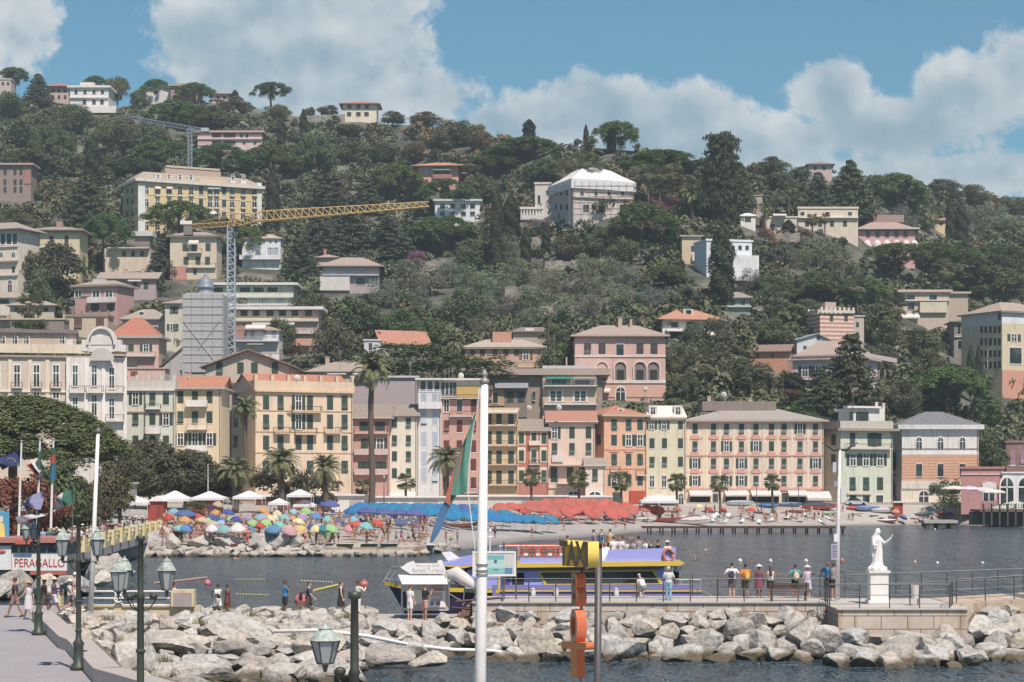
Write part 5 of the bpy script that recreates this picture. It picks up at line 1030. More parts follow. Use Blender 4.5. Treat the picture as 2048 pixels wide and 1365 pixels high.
def person_meshes(key,p,wear,det):
 kk=(key,det)
 if kk in PCACHE:return PCACHE[kk]
 J=fk(p);M_=J['M'];vx=.02 if det else.032;out=[]
 mb=MB();torso(mb,M_,.83,1.58,0)
 hc=M_@Vector((0,.015,1.645));HM=M_.to_3x3().to_4x4()@Matrix.Rotation(rad(p.get('turn',0)),4,'Z')@Matrix.Rotation(rad(-p.get('nod',0)),4,'X')
 mb.ell(hc,(.074,.094,.116),12,9,M=HM);mb.ell(hc+HM@Vector((0,.095,-.02)),(.014,.022,.025),6,4,M=HM);mb.ell(hc+HM@Vector((0,.05,-.07)),(.045,.04,.04),8,5,M=HM)
 for s in(-1,1):mb.ell(hc+HM@Vector((s*.076,-.005,-.01)),(.014,.022,.034),6,4,M=HM)
 for sd_ in 'LR':
  h,k,a,ta=J['leg'+sd_];mb.tube([h+Vector((0,0,.05)),h.lerp(k,.35),k,k.lerp(a,.35),a],[.088,.08,.055,.056,.036],10)
  ft=Matrix.Rotation(ta*.5,4,'X');mb.ell(a+Vector((0,.055,-.035)),(.043,.125,.04),8,5,M=ft);mb.ell(k,(.056,.058,.06),8,5)
  s_,e,w_,wv=J['arm'+sd_];mb.ell(s_,(.06,.055,.06),8,6);mb.tube([s_,s_.lerp(e,.5),e,e.lerp(w_,.4),w_,w_+wv*.02],[.05,.046,.038,.038,.027,.026],9)
 body=remesh(mb,vx,'body',['skin','hole'])
 hb=MB()
 for s,sd_ in((-1,'L'),(1,'R')):
  s_,e,w_,wv=J['arm'+sd_];wv=wv.normalized();side=Vector((0,1,0));side=(side-wv*side.dot(wv));side=side.normalized()if side.length>.2 else Vector((0,0,1));nrm=wv.cross(side)
  Mh=Matrix((side,nrm,wv)).transposed().to_4x4();hb.ell(w_+wv*.05,(.042,.018,.055),8,6,M=Mh)
  if det:
   for q,(o_,l)in enumerate(((-.03,.062),(-.011,.075),(.009,.078),(.028,.068))):
    b0=w_+wv*.095+side*o_;hb.tube([b0,b0+wv*l*.5-nrm*s*.006,b0+wv*l*.9-nrm*s*.024],[.0095,.0085,.0065],5)
   b0=w_+wv*.04+side*.038;hb.tube([b0,b0+side*.025+wv*.03,b0+side*.03+wv*.06-nrm*s*.01],[.011,.0095,.007],5)
 for s in(-1,1):hb.ell(hc+HM@Vector((s*.03,.083,.012)),(.012,.008,.009),6,4,1,M=HM)
 bm=bmesh.new();bm.from_mesh(body);hm=hb.mesh('h',['skin','hole'],True);bm.from_mesh(hm);bm.to_mesh(body);bm.free();bpy.data.meshes.remove(hm)
 out.append(('body',body,'skin'))
 for wkind in wear:
  mb=MB();nm=wkind
  if wkind in('shirt','top','long_shirt'):
   torso(mb,M_,.88 if wkind!='top' else.98,1.455,.02)
   if wkind!='top':
    for sd_ in 'LR':
     s_,e,w_,wv=J['arm'+sd_];mb.ell(s_,(.072,.066,.07),8,6);fr=.72
     if wkind=='shirt':mb.tube([s_,s_.lerp(e,fr)],[.068,.06],10)
     else:mb.tube([s_,e,e.lerp(w_,.85)],[.066,.055,.044],10)
  elif wkind in('shorts','trousers','swim_shorts'):
   torso(mb,M_,.82,.99,.022)
   for sd_ in 'LR':
    h,k,a,_=J['leg'+sd_]
    if wkind=='trousers':mb.tube([h+Vector((0,0,.06)),h.lerp(k,.4),k,a],[.105,.1,.078,.065],10)
    else:mb.tube([h+Vector((0,0,.06)),h.lerp(k,.4),h.lerp(k,.8 if wkind=='shorts' else.55)],[.106,.102,.095],10)
  elif wkind=='dress':torso(mb,M_,.5,1.44,.022,flare=lambda z:.17+(1.1-z)*.13)
  elif wkind=='skirt':torso(mb,M_,.55,1.02,.02,flare=lambda z:.16+(1.1-z)*.12)
  elif wkind=='briefs':
   torso(mb,M_,.825,.955,.014)
   for sd_ in 'LR':h,k,a,_=J['leg'+sd_];mb.tube([h+Vector((0,0,.05)),h.lerp(k,.14)],[.1,.093],9)
  elif wkind=='bikini_top':torso(mb,M_,1.25,1.34,.02)
  elif wkind in('hair','long_hair'):
   mb.ell(hc+HM@Vector((0,-.018,.028)),(.086,.098,.102),10,8,M=HM)
   if wkind=='long_hair':mb.tube([hc+HM@Vector((0,-.07,.02)),hc+Vector((0,-.1,-.16)),M_@Vector((0,-.14,1.28)),M_@Vector((0,-.14,1.18))],[.085,.095,.1,.05],9)
  elif wkind in('sun_hat','cap'):
   c=hc+HM@Vector((0,0,.055));mb.ell(c+HM@Vector((0,-.005,.03)),(.098,.112,.09),10,7,M=HM)
   if wkind=='sun_hat':mb.ell(c,(.24,.25,.022),14,6,M=HM)
   else:mb.ell(c+HM@Vector((0,.12,0)),(.075,.09,.018),8,5,M=HM)
  elif wkind=='shoes':
   for sd_ in 'LR':h,k,a,ta=J['leg'+sd_];mb.ell(a+Vector((0,.058,-.035)),(.053,.14,.05),9,6,M=Matrix.Rotation(ta*.5,4,'X'))
  out.append((nm,remesh(mb,vx if wkind not in('sun_hat',)else.018,nm,['cloth' if 'hair' not in wkind else 'paint'],1),wkind))
 zmin=min(v.co.z for v in body.vertices)
 for _,me,_ in out:me.transform(Matrix.Translation((0,0,-zmin)))
 PCACHE[kk]=out;return out
SK_=[S(214,164,136,.9),S(196,142,112,.9),S(176,118,88,.9),S(150,98,74,.9),S(222,178,152,.9)]
HAIRC=[S(48,38,34),S(70,50,38),S(104,76,52),S(150,120,84),S(170,168,164),S(40,34,32)]
def person(key,pos,rz,p,wear,label,h=1.72,det=True,group='people',skin=None,at=None,floral=()):
 """wear: list of (garment, colour)"""
 ms=person_meshes(key,p,[a for a,_ in wear],det);sk=skin or R.choice(SK_);s=h/1.74
 o=O('person',ms[0][1],None,sk,pos,(0,0,rz),(s,s,s));T(o,label,'person',group,at or(PX(pos),PY(pos)))
 for(nm,me,wk),(a,c)in zip(ms[1:],wear):
  q=O(nm,me,o,c)
 return o
WH,BK,NAVY,GRY=S(228,228,226),S(44,42,44),S(52,60,88),S(136,136,142)
POSE={'stand':{},'hips':dict(arL=-10,abL=45,elL=60,inL=70,arR=-8,abR=40,elR=50,inR=70),'walk':dict(thL=24,knL=8,thR=-16,knR=14,arL=-20,arR=22,elR=25),'walk2':dict(thL=-18,knL=16,thR=24,knR=8,arL=24,elL=30,arR=-18),'photo':dict(arL=55,elL=90,inL=30,arR=55,elR=90,inR=30,nod=5),'phone':dict(arR=40,elR=115,inR=20),
  'sitchair':dict(thL=84,knL=80,thR=80,knR=78,arL=22,elL=45,arR=25,elR=40,lean=4),'sitfloor':dict(thL=92,knL=70,thR=80,knR=48,arL=50,elL=15,arR=40,elR=30,lean=14),'sitback':dict(thL=82,knL=20,thR=86,knR=14,arL=-45,abL=20,elL=0,arR=-42,abR=18,elR=0,lean=-22),'crouch':dict(thL=98,knL=120,thR=60,knR=110,lean=35,arL=50,arR=60,elL=30),'lie':dict(thL=4,knL=2,thR=20,knR=34,abL=24,abR=30,elR=40),'swim':dict(arL=100,abL=40,arR=90,abR=50)}
def backpack(pos,rz,col,label,sc_=1):
 mb=MB();mb.ell((0,-.2,0),(.15,.085,.22),10,7);mb.ell((0,-.27,-.06),(.1,.04,.1),8,5)
 o=mk(mb,'backpack','cloth',None,col,True);o.location=pos;o.rotation_euler=(0,0,rz);o.scale=(sc_,sc_,sc_);T(o,label,'backpack',None,(PX(pos),PY(pos)))
 for s in(-1,1):m2=MB();m2.tube([(s*.09,-.12,.17),(s*.11,-.02,.23),(s*.12,.09,.12),(s*.12,.02,-.12)],.018,5);mk(m2,'strap','cloth',o,BK,True)
DZ=2.18
def pier(px,d=101.5):return Vector((X(px,d),d,DZ))
g_='people looking out to sea from the pier'
person('p1',pier(1464),.1,POSE['hips'],[('shirt',WH),('shorts',S(92,88,86)),('hair',HAIRC[1]),('shoes',WH)],'man in white tee and grey shorts at the left end of the pier group',1.74,group=g_);backpack(pier(1462)+Vector((0,0,1.16)),.1,NAVY,'small navy backpack on the man in the white tee')
person('p2',pier(1491),-.15,POSE['walk'],[('shirt',S(226,132,44)),('shorts',S(74,68,62)),('hair',BK),('shoes',BK)],'person in orange tee with a yellow backpack on the pier',1.75,group=g_);backpack(pier(1494)+Vector((.02,0,1.12)),-.15,S(226,168,48),'yellow backpack on the person in orange')
person('p3',pier(1518),.05,POSE['stand'],[('dress',S(128,66,92)),('hair',HAIRC[2]),('sun_hat',WH),('shoes',WH)],'woman in plum floral dress and white sun hat on the pier',1.62,group=g_)
person('p4',pier(1541),.0,dict(abL=14,abR=16,elR=40),[('top',S(230,226,222)),('shorts',BK),('long_hair',S(86,62,44)),('shoes',BK)],'woman with long brown hair and white top on the pier',1.6,group=g_)
person('p5',pier(1590,101.8),.1,POSE['hips'],[('shirt',S(76,168,164)),('shorts',BK),('hair',BK),('shoes',BK)],'person in teal top behind the pier bench',1.64,group=g_);backpack(pier(1591,101.75)+Vector((0,0,1.1)),.1,S(206,190,150),'beige backpack on the person in teal')
person('p6',pier(1615,101.6),.3,POSE['phone'],[('dress',S(196,182,214)),('hair',HAIRC[3]),('sun_hat',S(214,218,236)),('shoes',WH)],'woman in lilac dress and pale hat beside the pier bench',1.58,group=g_)
person('p7',pier(1656,101.8),-.3,POSE['hips'],[('shirt',S(34,120,186)),('shorts',BK),('shoes',WH)],'bald man in bright blue tee by the signal mast',1.76,group=g_);person('p8',pier(1668,101.4),.2,POSE['stand'],[('shirt',S(140,136,146)),('shorts',BK),('hair',HAIRC[1]),('shoes',WH)],'person in grey tee and dark shorts by the signal mast',1.72,group=g_)
person('p9',pier(1337,99.6),-.1,dict(abL=18,abR=24,elL=45,inL=40,thL=4,thR=-4),[('shirt',S(206,214,214)),('trousers',S(120,178,206)),('hair',S(206,206,200)),('shoes',BK)],'white haired man in pale blue trousers beside the ferry stern',1.62,group=g_)
person('p12',pier(1288,102.2),.6,POSE['crouch'],[('shirt',WH),('shorts',GRY),('hair',HAIRC[4])],'crouching person in white tee beside the ferry hull',1.6,group=g_)
PZ=1.12
def path(px,d=105):return Vector((X(px,d),d,PZ))
g_='people walking along the breakwater path'
for(k,px,rz,ps,wear,lab,hh)in[('q1',349,-1.4,'walk',[('shirt',WH),('trousers',S(96,122,160)),('hair',BK),('shoes',BK)],'man in white tee and jeans walking by the white railing',1.72),('q2',436,.9,'walk',[('shirt',S(226,220,214)),('shorts',WH),('hair',BK)],'person in pale tee with a black backpack on the path',1.66),('q3',455,-1.2,'walk2',[('dress',S(106,46,42)),('hair',BK)],'woman in dark red dress on the breakwater path',1.64),
 ('q4',570,-1.2,'phone',[('shirt',S(52,132,190)),('shorts',BK),('hair',HAIRC[1])],'man in bright blue shirt and black shorts on the path',1.78),('q5',618,-1.6,'walk',[('shirt',S(64,70,106)),('shorts',S(84,76,66)),('hair',BK)],'man in navy tee with a dark bag on the path',1.74),('q6',682,-1.5,'stand',[('dress',S(56,48,50)),('hair',HAIRC[1])],'woman in black sleeveless dress on the path',1.72),('q7',716,-1.0,'photo',[('long_shirt',S(226,222,208)),('trousers',S(226,224,216)),('hair',HAIRC[1])],'woman in all white holding up a phone behind the front lamp',1.78),
 ('q8',820,-.8,'stand',[('shirt',WH),('shorts',WH),('hair',HAIRC[2])],'person in white tee reading the ticket kiosk notices',1.66),('q9',850,-1.0,'phone',[('shirt',S(52,46,48)),('shorts',S(206,150,140)),('hair',HAIRC[2])],'person in black tee at the ticket kiosk poster',1.72)]:
 person(k,path(px,105 if px<800 else 102.4),rz,POSE[ps],wear,lab,hh,group=g_)
backpack(path(434)+Vector((-.12,.1,1.06)),.9,BK,'black backpack on the person in the pale tee',1.1);backpack(path(616)+Vector((-.14,.0,1.0)),-1.6,S(50,48,58),'dark bag on the man in navy',1.1)
WZ=2.0
def walk(px,d):return Vector((X(px,d),d,WZ))
g_='people strolling on the promenade at the left edge'
for(k,px,d,rz,ps,wear,lab,hh)in[('r1',30,90.5,1.5,'walk',[('shirt',S(70,68,66)),('shorts',S(150,120,116)),('hair',BK),('shoes',S(80,60,50))],'man in dark tee striding at the left edge of the promenade',1.74),('r2',57,89,1.2,'walk2',[('dress',S(206,200,206)),('hair',HAIRC[2]),('sun_hat',S(196,160,120)),('shoes',WH)],'woman in pale dress and straw hat on the promenade',1.66),('r3',88,91,-1.2,'walk',[('shirt',S(58,50,50)),('shorts',S(90,80,76)),('hair',BK),('sun_hat',S(216,184,130)),('shoes',WH)],'person in black tee with wide straw hat behind the flag post',1.7),('r4',108,92.5,-1.4,'walk2',[('top',S(84,70,130)),('shorts',S(206,214,226)),('hair',HAIRC[2]),('sun_hat',S(206,196,170)),('shoes',WH)],'woman in purple top and white shorts with a striped hat',1.64),('r5',139,93.5,-1.5,'walk',[('shirt',S(206,204,196)),('shorts',S(100,90,96)),('hair',HAIRC[1]),('sun_hat',S(206,200,192)),('shoes',WH)],'child in pale tee and sun hat beside the white railing',1.5),('r6',150,95,-1.3,'walk2',[('shirt',S(196,160,156)),('shorts',WH),('hair',BK),('cap',WH),('shoes',WH)],'person in a white cap behind the child on the promenade',1.72)]:
 person(k,walk(px,d),rz,POSE[ps],wear,lab,hh,group=g_)
backpack(walk(135,93.3)+Vector((-.1,0,.98)),-1.5,S(48,50,66),'dark backpack on the child with the sun hat',.9)
def boulder(seed):
 r=random.Random(seed);bm=bmesh.new();bmesh.ops.create_icosphere(bm,subdivisions=4,radius=1)
 pl=[]
 for i in range(15):
  n=Vector((r.gauss(0,1),r.gauss(0,1),r.gauss(0,.8))).normalized();pl.append((n,r.uniform(.42,.8)))
 for v in bm.verts:
  for n,q in pl:
   e=v.co.dot(n)-q
   if e>0:v.co-=n*e*.96
  v.co+=v.co.normalized()*(mnoise.noise(v.co*1.6+Vector((seed,0,0)))*.07+mnoise.noise(v.co*5+Vector((0,seed,0)))*.03)
 me=bpy.data.meshes.new('boulder');bm.to_mesh(me);bm.free();me.materials.append(mat('stone'))
 me.polygons.foreach_set('use_smooth',[False]*len(me.polygons));return me
BO=[boulder(i)for i in range(10)]
def rock(p,s,sq=(1.12,1,.7),col=None,label='pale grey boulder',group='boulders of the breakwater',i=None,rot=None):
 c=col or R.choice([S(204,200,192),S(194,188,180),S(208,198,182),S(172,162,154),S(198,184,162),S(190,190,188)])
 o=O('boulder',BO[R.randrange(10)if i is None else i],None,c,p,rot or(R.uniform(-.35,.35),R.uniform(-.35,.35),R.uniform(0,6.28)),(s*sq[0],s*sq[1],s*sq[2]))
 lab=label
 if label=='pale grey boulder' and s>1.05:lab='large pale boulder'
 elif label=='pale grey boulder' and s<.6:lab='small pale rock'
 T(o,lab,'boulder',group,(PX(p),PY(p)));return o
for row,(d,z,n0)in enumerate(((97.0,1.62,.62),(96.2,1.3,.66),(95.2,.95,.72),(94.2,.6,.78),(93.3,.28,.84),(92.3,.0,.9))):
 x=X(725,d)
 while x<X(2075,d):
  px=PX((x,d));s=n0*R.uniform(.75,1.25);dd=d
  if 1640<px<1915:dd=d-3.0 if row>2 else None
  if dd and not(px<800 and row>4):rock(Vector((x,dd+R.uniform(-.5,.5),z+R.uniform(-.25,.2)-(.45 if px<960 else 0))),s)
  x+=s*1.5
for px,d,z,s in[(1700,93.6,.5,1.2),(1760,93.8,.6,1.1),(1830,93.4,.55,1.4),(1890,93.8,.6,1.2),(1720,91.2,.1,1.3),(1800,91.0,.05,1.5),(1870,91.0,0,1.5),(1960,95.6,1.0,1.15),(2040,95.8,1.0,1.2),(1925,96.2,1.25,.9),(2000,96.2,1.3,.85),(1655,93.8,.6,1.2),(1240,93,.2,1.5),(1080,93.4,.35,1.5),(1600,94.5,1.0,1.4)]:rock(Vector((X(px,d),d,z)),s)
def slope(px,d):
 z=.1+(d-80)/20*1.2+max(0,(420-px))/300*.75;return z
def slope_at(px,py):
 lo,hi=55.0,108.0
 for _ in range(40):
  m=(lo+hi)/2;yy_=HY+F*(H-slope(px,m))/m
  if yy_>py:lo=m
  else:hi=m
 return Vector((X(px,m),m,slope(px,m)))
rows=[]
for d in[58+i*2.4 for i in range(19)]:
 rows.append([Vector((X(px,90),d,min(slope(px,d),1.25 if px>330 else 1.9)-.62+mnoise.noise((px*.02,d*.4,0))*.3-max(0,px-700)*.02*(d<97)))for px in range(40,900,14)])
grid('rock_bank',rows,'stone',color=S(176,164,148))
y_=1212
while y_<1400:
 st=13+(y_-1212)*.12;px=130+max(0,y_-1240)*.75+R.uniform(0,20)
 while px<760+(1215-y_)*.3:
  p=slope_at(px,y_);s=st*R.uniform(.72,1.35)*p.y/F*1.45
  rock(p+Vector((0,0,-.22)),s,(1.15,1.0,R.uniform(.35,.65)),label='pale slab rock' if s>.7 else 'small slab rock',group='slab rocks of the left bank');px+=st*R.uniform(1.7,2.4)
 y_+=st*.62
for px,py,s,sq,rot in[(490,1262,2.3,(1.5,.7,.3),(.35,.4,-.5)),(480,1300,1.6,(1.3,1,.5),(0,.1,.4)),(262,1325,1.9,(1,1,.8),(0,0,1)),(640,1300,1.6,(1.3,1,.6),None),(240,1352,1.8,(1,1,.8),None),(420,1352,1.7,(1.3,1,.45),None),(560,1352,1.5,(1.2,1,.5),None),(345,1290,2.0,(1.3,1,.35),None),(700,1360,1.3,(1.2,1,.5),None),(770,1308,1.4,(1.4,1,.5),None),(860,1320,1.0,(1.4,1,.4),None),(650,1360,1.2,(1,1,.7),None)]:
 rock(slope_at(px,py)+Vector((0,0,.02)),s*.78,sq,label='big tilted slab rock',group='slab rocks of the left bank',rot=rot)
for i in range(14):rock(Vector((X(172+i*17,96.8),96.6+R.uniform(-.3,.3),1.42+R.uniform(-.1,.12))),R.uniform(.5,.8),(1.3,1,.7),label='pale slab rock',group='slab rocks of the left bank')
for px,py in[(385,1238),(215,1255),(455,1240),(600,1232),(330,1340),(845,1216),(505,1246),(285,1242),(690,1250),(400,1262)]:
 mb=MB();p=slope_at(px,py)+Vector((0,0,.3))
 for k in range(60):
  a=R.uniform(0,6.28);q=R.uniform(0,.35);hh=R.uniform(.15,.4);c=p+Vector((q*math.cos(a),q*math.sin(a),0));t_=c+Vector((R.uniform(-.15,.15),R.uniform(-.15,.15),hh));mb.add([c+Vector((-.012,0,0)),c+Vector((.012,0,0)),t_],[(0,1,2)])
 o=E('grass_tuft',p,'dry grass tuft growing between slab rocks','grass tuft','grass tufts among the slab rocks');mk(mb,'blades','leaf',o,S(140,134,84))
mb=MB();pts=[slope_at(px,py)+Vector((0,0,.42))for px,py in((545,1282),(640,1280),(735,1292))]+[W(px,py,93)for px,py in((820,1290),(905,1300),(985,1302),(1022,1308))];mb.tube(pts,.085,8);o=E('pipe',pts[0],'long white pipe lying across the rocks','pipe');mk(mb,'tube','white',o,smooth=True)
mb=MB();mb.box(X(945,98),X(1655,98),98,103.2,-2,DZ);o=mk(mb,'pier','masonry',color=S(200,186,170));kind(o)
mb=MB();mb.box(X(945,98),X(1655,98),97.9,103.3,DZ+.004,DZ+.05);kind(mk(mb,'pier_paving','concrete',color=S(196,188,178)))
mb=MB();mb.box(X(1655,98)+.003,X(1905,98),94.8,103.2,-2,2.06);kind(mk(mb,'pier_platform','masonry',color=S(200,184,168)))
mb=MB();mb.box(X(1652,98),X(1908,98),94.7,103.3,2.064,2.12);kind(mk(mb,'platform_paving','concrete',color=S(200,192,182)))
mb=MB();z=2.25;mb.hexa([(X(1905,98)+.003,97.6,-2),(X(2400,98),97.6,-2),(X(2400,98),103,-2),(X(1905,98)+.003,103,-2)],[(X(1905,98)+.003,97.6,z-.1),(X(2400,98),97.6,z+.6),(X(2400,98),103,z+.6),(X(1905,98)+.003,103,z-.1)]);kind(mk(mb,'pier_ramp','masonry',color=S(202,178,154)))
mb=MB();mb.box(X(60,100),X(945,98)-.004,99.4,107,-2,PZ);kind(mk(mb,'path','concrete',color=S(190,182,172)))
def railing(label,pts,z0f,hgt=1.08,col=S(78,82,84),step=1.25,rails=(0.18,.55,1.0),at=None):
 o=E('railing',(pts[0][0],pts[0][1],z0f(pts[0])),label,'railing','iron railings of the pier',at or(PX((*pts[0],0)),1185));m1=MB()
 P3=[Vector((x,y,z0f((x,y))))for x,y in pts]
 for a,b in zip(P3,P3[1:]):
  for r in rails:m1.tube([a+Vector((0,0,hgt*r)),b+Vector((0,0,hgt*r))],.028 if r>.9 else.018,6)
 mk(m1,'rail','iron',o,col)
 for a,b in zip(P3,P3[1:]):
  n=max(1,round((b-a).length/step))
  for i in range(n+(b==P3[-1])):
   q=a.lerp(b,i/n);m2=MB();m2.tube([q,q+Vector((0,0,hgt))],.028,6);mk(m2,'post','iron',o,col)
railing('long dark iron railing along the near edge of the pier',[(X(950,98.2),98.2),(X(1650,98.2),98.2)],lambda p:DZ+.05,at=(1250,1185))
railing('dark iron railing round the statue platform',[(X(1652,98.2),98.2),(X(1660,95),95.1),(X(1900,95),95.1),(X(1905,97.8),97.8)],lambda p:2.12,at=(1780,1190))
railing('dark iron railing along the right hand ramp',[(X(1912,98),97.9),(X(2200,98),97.9)],lambda p:2.2+(p[0]-X(1905,98))*.0608,at=(1990,1170))
railing('far railing on the seaward edge of the platform',[(X(1690,103),103),(X(2200,103),103)],lambda p:2.2+max(0,p[0]-X(1905,103))*.0608,at=(1850,1165))
railing('far railing on the seaward edge behind the people',[(X(1385,103),103),(X(1640,103),103)],lambda p:DZ+.05,at=(1420,1165))
o=E('park_bench',(X(1577,99.2),99.2,DZ+.05),'wooden slatted bench with iron legs on the pier','bench',at=(1577,1187));bx=X(1577,99.2)
mb=MB();[mb.box(bx-.95,bx+.95,99.0+.12*i,99.1+.12*i,DZ+.47,DZ+.5)for i in range(4)];mk(mb,'seat','planks',o,S(120,84,62));mb=MB();[mb.box(bx-.95,bx+.95,99.0-.04*i,99.03-.04*i,DZ+.58+.11*i,DZ+.67+.11*i)for i in range(3)];mk(mb,'backrest','planks',o,S(112,80,60))
for sx in(-.8,.8):
 mb=MB();mb.tube([(bx+sx,98.85,DZ+.95),(bx+sx,99.0,DZ+.5),(bx+sx,98.95,DZ+.05)],.03,6);mb.tube([(bx+sx,99.0,DZ+.47),(bx+sx,99.42,DZ+.47),(bx+sx,99.46,DZ+.05)],.03,6);mk(mb,'leg','iron',o,S(54,50,48))
sd0=98.6;sx=X(1756,sd0);o=E('statue',(sx,sd0,2.12),'white marble statue of a veiled woman with raised arm on a pedestal','statue',at=(1757,1125))
mb=MB();mb.box(sx-.42,sx+.42,sd0-.42,sd0+.42,2.3,3.58);mk(mb,'pedestal','white',o);mb=MB();mb.box(sx-.52,sx+.52,sd0-.52,sd0+.52,2.1,2.3);mb.box(sx-.5,sx+.5,sd0-.5,sd0+.5,3.583,3.68);mk(mb,'plinth','white',o)
mb=MB();b0=Vector((sx-.05,sd0,3.68))
rg=[]
for z,rx,ry,xo in[(0,.46,.4,.03),(.12,.42,.36,0),(.26,.3,.28,.0),(.4,.25,.24,.02),(.8,.21,.2,.05),(1.1,.19,.17,.06),(1.25,.2,.17,.05),(1.42,.23,.17,.03),(1.55,.19,.14,.02),(1.62,.09,.09,.03),(1.68,.07,.07,.04)]:
 rg.append([b0+Vector((xo+(rx+.018*math.cos(k*3.1))*math.cos(6.2832*k/26),-(ry+.02*math.sin(k*2.3))*math.sin(6.2832*k/26),z))for k in range(26)])
mb.rings(rg);hd=b0+Vector((.07,-.02,1.82));mb.ell(hd,(.1,.11,.135),12,8);mb.ell(hd+Vector((.09,0,-.02)),(.03,.02,.03),6,4);mb.ell(hd+Vector((-.03,.02,.02)),(.13,.14,.16),12,8)
mb.tube([hd+Vector((-.06,0,0)),b0+Vector((-.13,0,1.5)),b0+Vector((-.19,0,1.1)),b0+Vector((-.2,0,.62))],[.13,.15,.12,.05],10)
mb.tube([b0+Vector((.16,-.02,1.47)),b0+Vector((.33,-.12,1.28)),b0+Vector((.52,-.2,1.43)),b0+Vector((.64,-.24,1.58))],[.09,.075,.05,.035],9);mb.ell(b0+Vector((.68,-.26,1.66)),(.035,.03,.07),8,5)
mb.tube([b0+Vector((-.16,-.06,1.46)),b0+Vector((-.2,-.2,1.2)),b0+Vector((.0,-.28,1.16))],[.08,.07,.045],8)
for k in range(9):a=k*.7;mb.ell(b0+Vector((.38*math.cos(a),-.33*abs(math.sin(a)),.1)),(.12,.1,.1),7,5)
mk_=remesh(mb,.024,'figure',['white'],1);mk_.transform(Matrix.Translation(-Vector(o.location)));O('figure',mk_,o)
o=E('litter_bin',(X(1830,97),97,2.12),'pale litter bin on a dark frame by the platform railing','bin',at=(1830,1195));mb=MB();mb.lathe([(.16,0),(.2,.6),(.2,.62),(.14,.62)],12,(X(1830,97),97,2.45));mk(mb,'bucket','paint',o,S(206,200,194));mb=MB();mb.tube([(X(1822,97),97.25,2.12),(X(1822,97),97.25,3.1)],.03,6);mb.tube([(X(1838,97),97.25,2.12),(X(1838,97),97.25,3.1)],.03,6);mk(mb,'frame','iron',o,S(60,58,58))
md=100.6;mx_=X(1675,md);o=E('signal_mast',(mx_,md,DZ),'tall thin white signal mast with signs and a horned lamp head','mast',at=(1675,1040));mb=MB();mb.tube([(mx_,md,DZ),(X(1676,md),md,Z(1040,md)),(X(1680,md),md,Z(900,md))],[.11,.09,.06],8);mk(mb,'pole','white',o,smooth=True)
for s in(-1,1):mb=MB();tp=Vector((X(1680,md),md,Z(900,md)));mb.tube([tp,tp+Vector((s*.3,0,-.02)),tp+Vector((s*.55,0,.18)),tp+Vector((s*.85,0,.34))],[.05,.07,.06,.02],7);mk(mb,'lamp_arm','iron',o,S(70,66,68),True)
for px,py,w_,hh,c in[(1671,1076,8,16,WH),(1668,1104,13,32,S(170,166,190)),(1668,935,7,20,S(190,196,206)),(1686,987,9,30,S(206,210,216)),(1671,968,8,10,S(150,160,180))]:
 mb=MB();mb.box(X(px-w_/2,md),X(px+w_/2,md),md-.16,md-.11,Z(py+hh/2,md),Z(py-hh/2,md));mk(mb,'sign_plate','paint',o,c)
for k in range(5):mb=MB();mb.box(X(1664,md),X(1673-(k%2)*2,md),md-.172,md-.163,Z(1094+k*5,md),Z(1092+k*5,md));mk(mb,'notice_line','paint',o,S(110,106,140))
wz=[(-40,100),(X(128,99),99.4),(X(112,92),92),(X(85,90.5),88.5),(X(112,73),73.5),(X(136,72.5),72.3),(X(186,61),61),(-8.6,54),(-6.5,46),(-40,46)]
mb=MB();mb.hexa([(x,y,-2)for x,y in wz][::-1],[(x,y,WZ)for x,y in wz][::-1]);kind(mk(mb,'promenade_walkway','paving',color=S(166,160,164)))
mb=MB();mb.box(-40,22,12,45.99,-2,WZ-.004);kind(mk(mb,'quay_apron','concrete',color=S(160,156,158)))
pts=[Vector((x,y))for x,y in wz[3:8]]
o=E('parapet',(*pts[0],WZ),'low zigzag stone parapet dividing the promenade from the slabs','wall',at=(130,1290));mb=MB()
for a,b in zip(pts,pts[1:]):
 n=Vector(((b-a).y,-(b-a).x)).normalized();n=-n if n.x<0 else n;lo=[a,b,b+n*.8,a+n*.8];lo=[(q.x+(.002 if i<2 else 0),q.y,WZ-.5)for i,q in enumerate(lo)];mb.hexa(lo,[(x,y,WZ+.42)for x,y,_ in lo])
mk(mb,'stones','concrete',o,S(186,176,168))
o=E('retaining_wall',W(165,1270,72),'short brown inner wall between parapet and slab rocks','wall',at=(185,1290));mb=MB();a,q=Vector((X(163,74),74,1.2)),Vector((X(206,64),64,1.2));mb.hexa([a,q,q+Vector((.5,.3,0)),a+Vector((.5,.3,0))],[v+Vector((0,0,1.0))for v in(a,q,q+Vector((.5,.3,0)),a+Vector((.5,.3,0)))]);mk(mb,'stones','concrete',o,S(126,100,90))
def lantern_meshes():
 n=6;gl,fr,ca=MB(),MB(),MB();ring=lambda r,z:[(r*math.cos(6.2832*k/n),-r*math.sin(6.2832*k/n),z)for k in range(n)]
 gl.rings([ring(.105,.05),ring(.185,.46)]);
 for k in range(n):
  a,b=ring(.108,.04)[k],ring(.19,.47)[k];fr.tube([a,b],.011,5)
 fr.rings([ring(.115,.02),ring(.115,.05)]);fr.rings([ring(.2,.455),ring(.2,.475)]);fr.tube([(0,0,-.14),(0,0,.03)],[.02,.05],6)
 ca.rings([ring(.225,.476),ring(.2,.5),ring(.15,.6),ring(.09,.68),ring(.085,.69),ring(.1,.7),ring(.03,.75),ring(.012,.8)])
 return gl.mesh('glass',['frosted']),fr.mesh('frame',['iron']),ca.mesh('cap',['copper'])
LG,LF,LC=lantern_meshes()
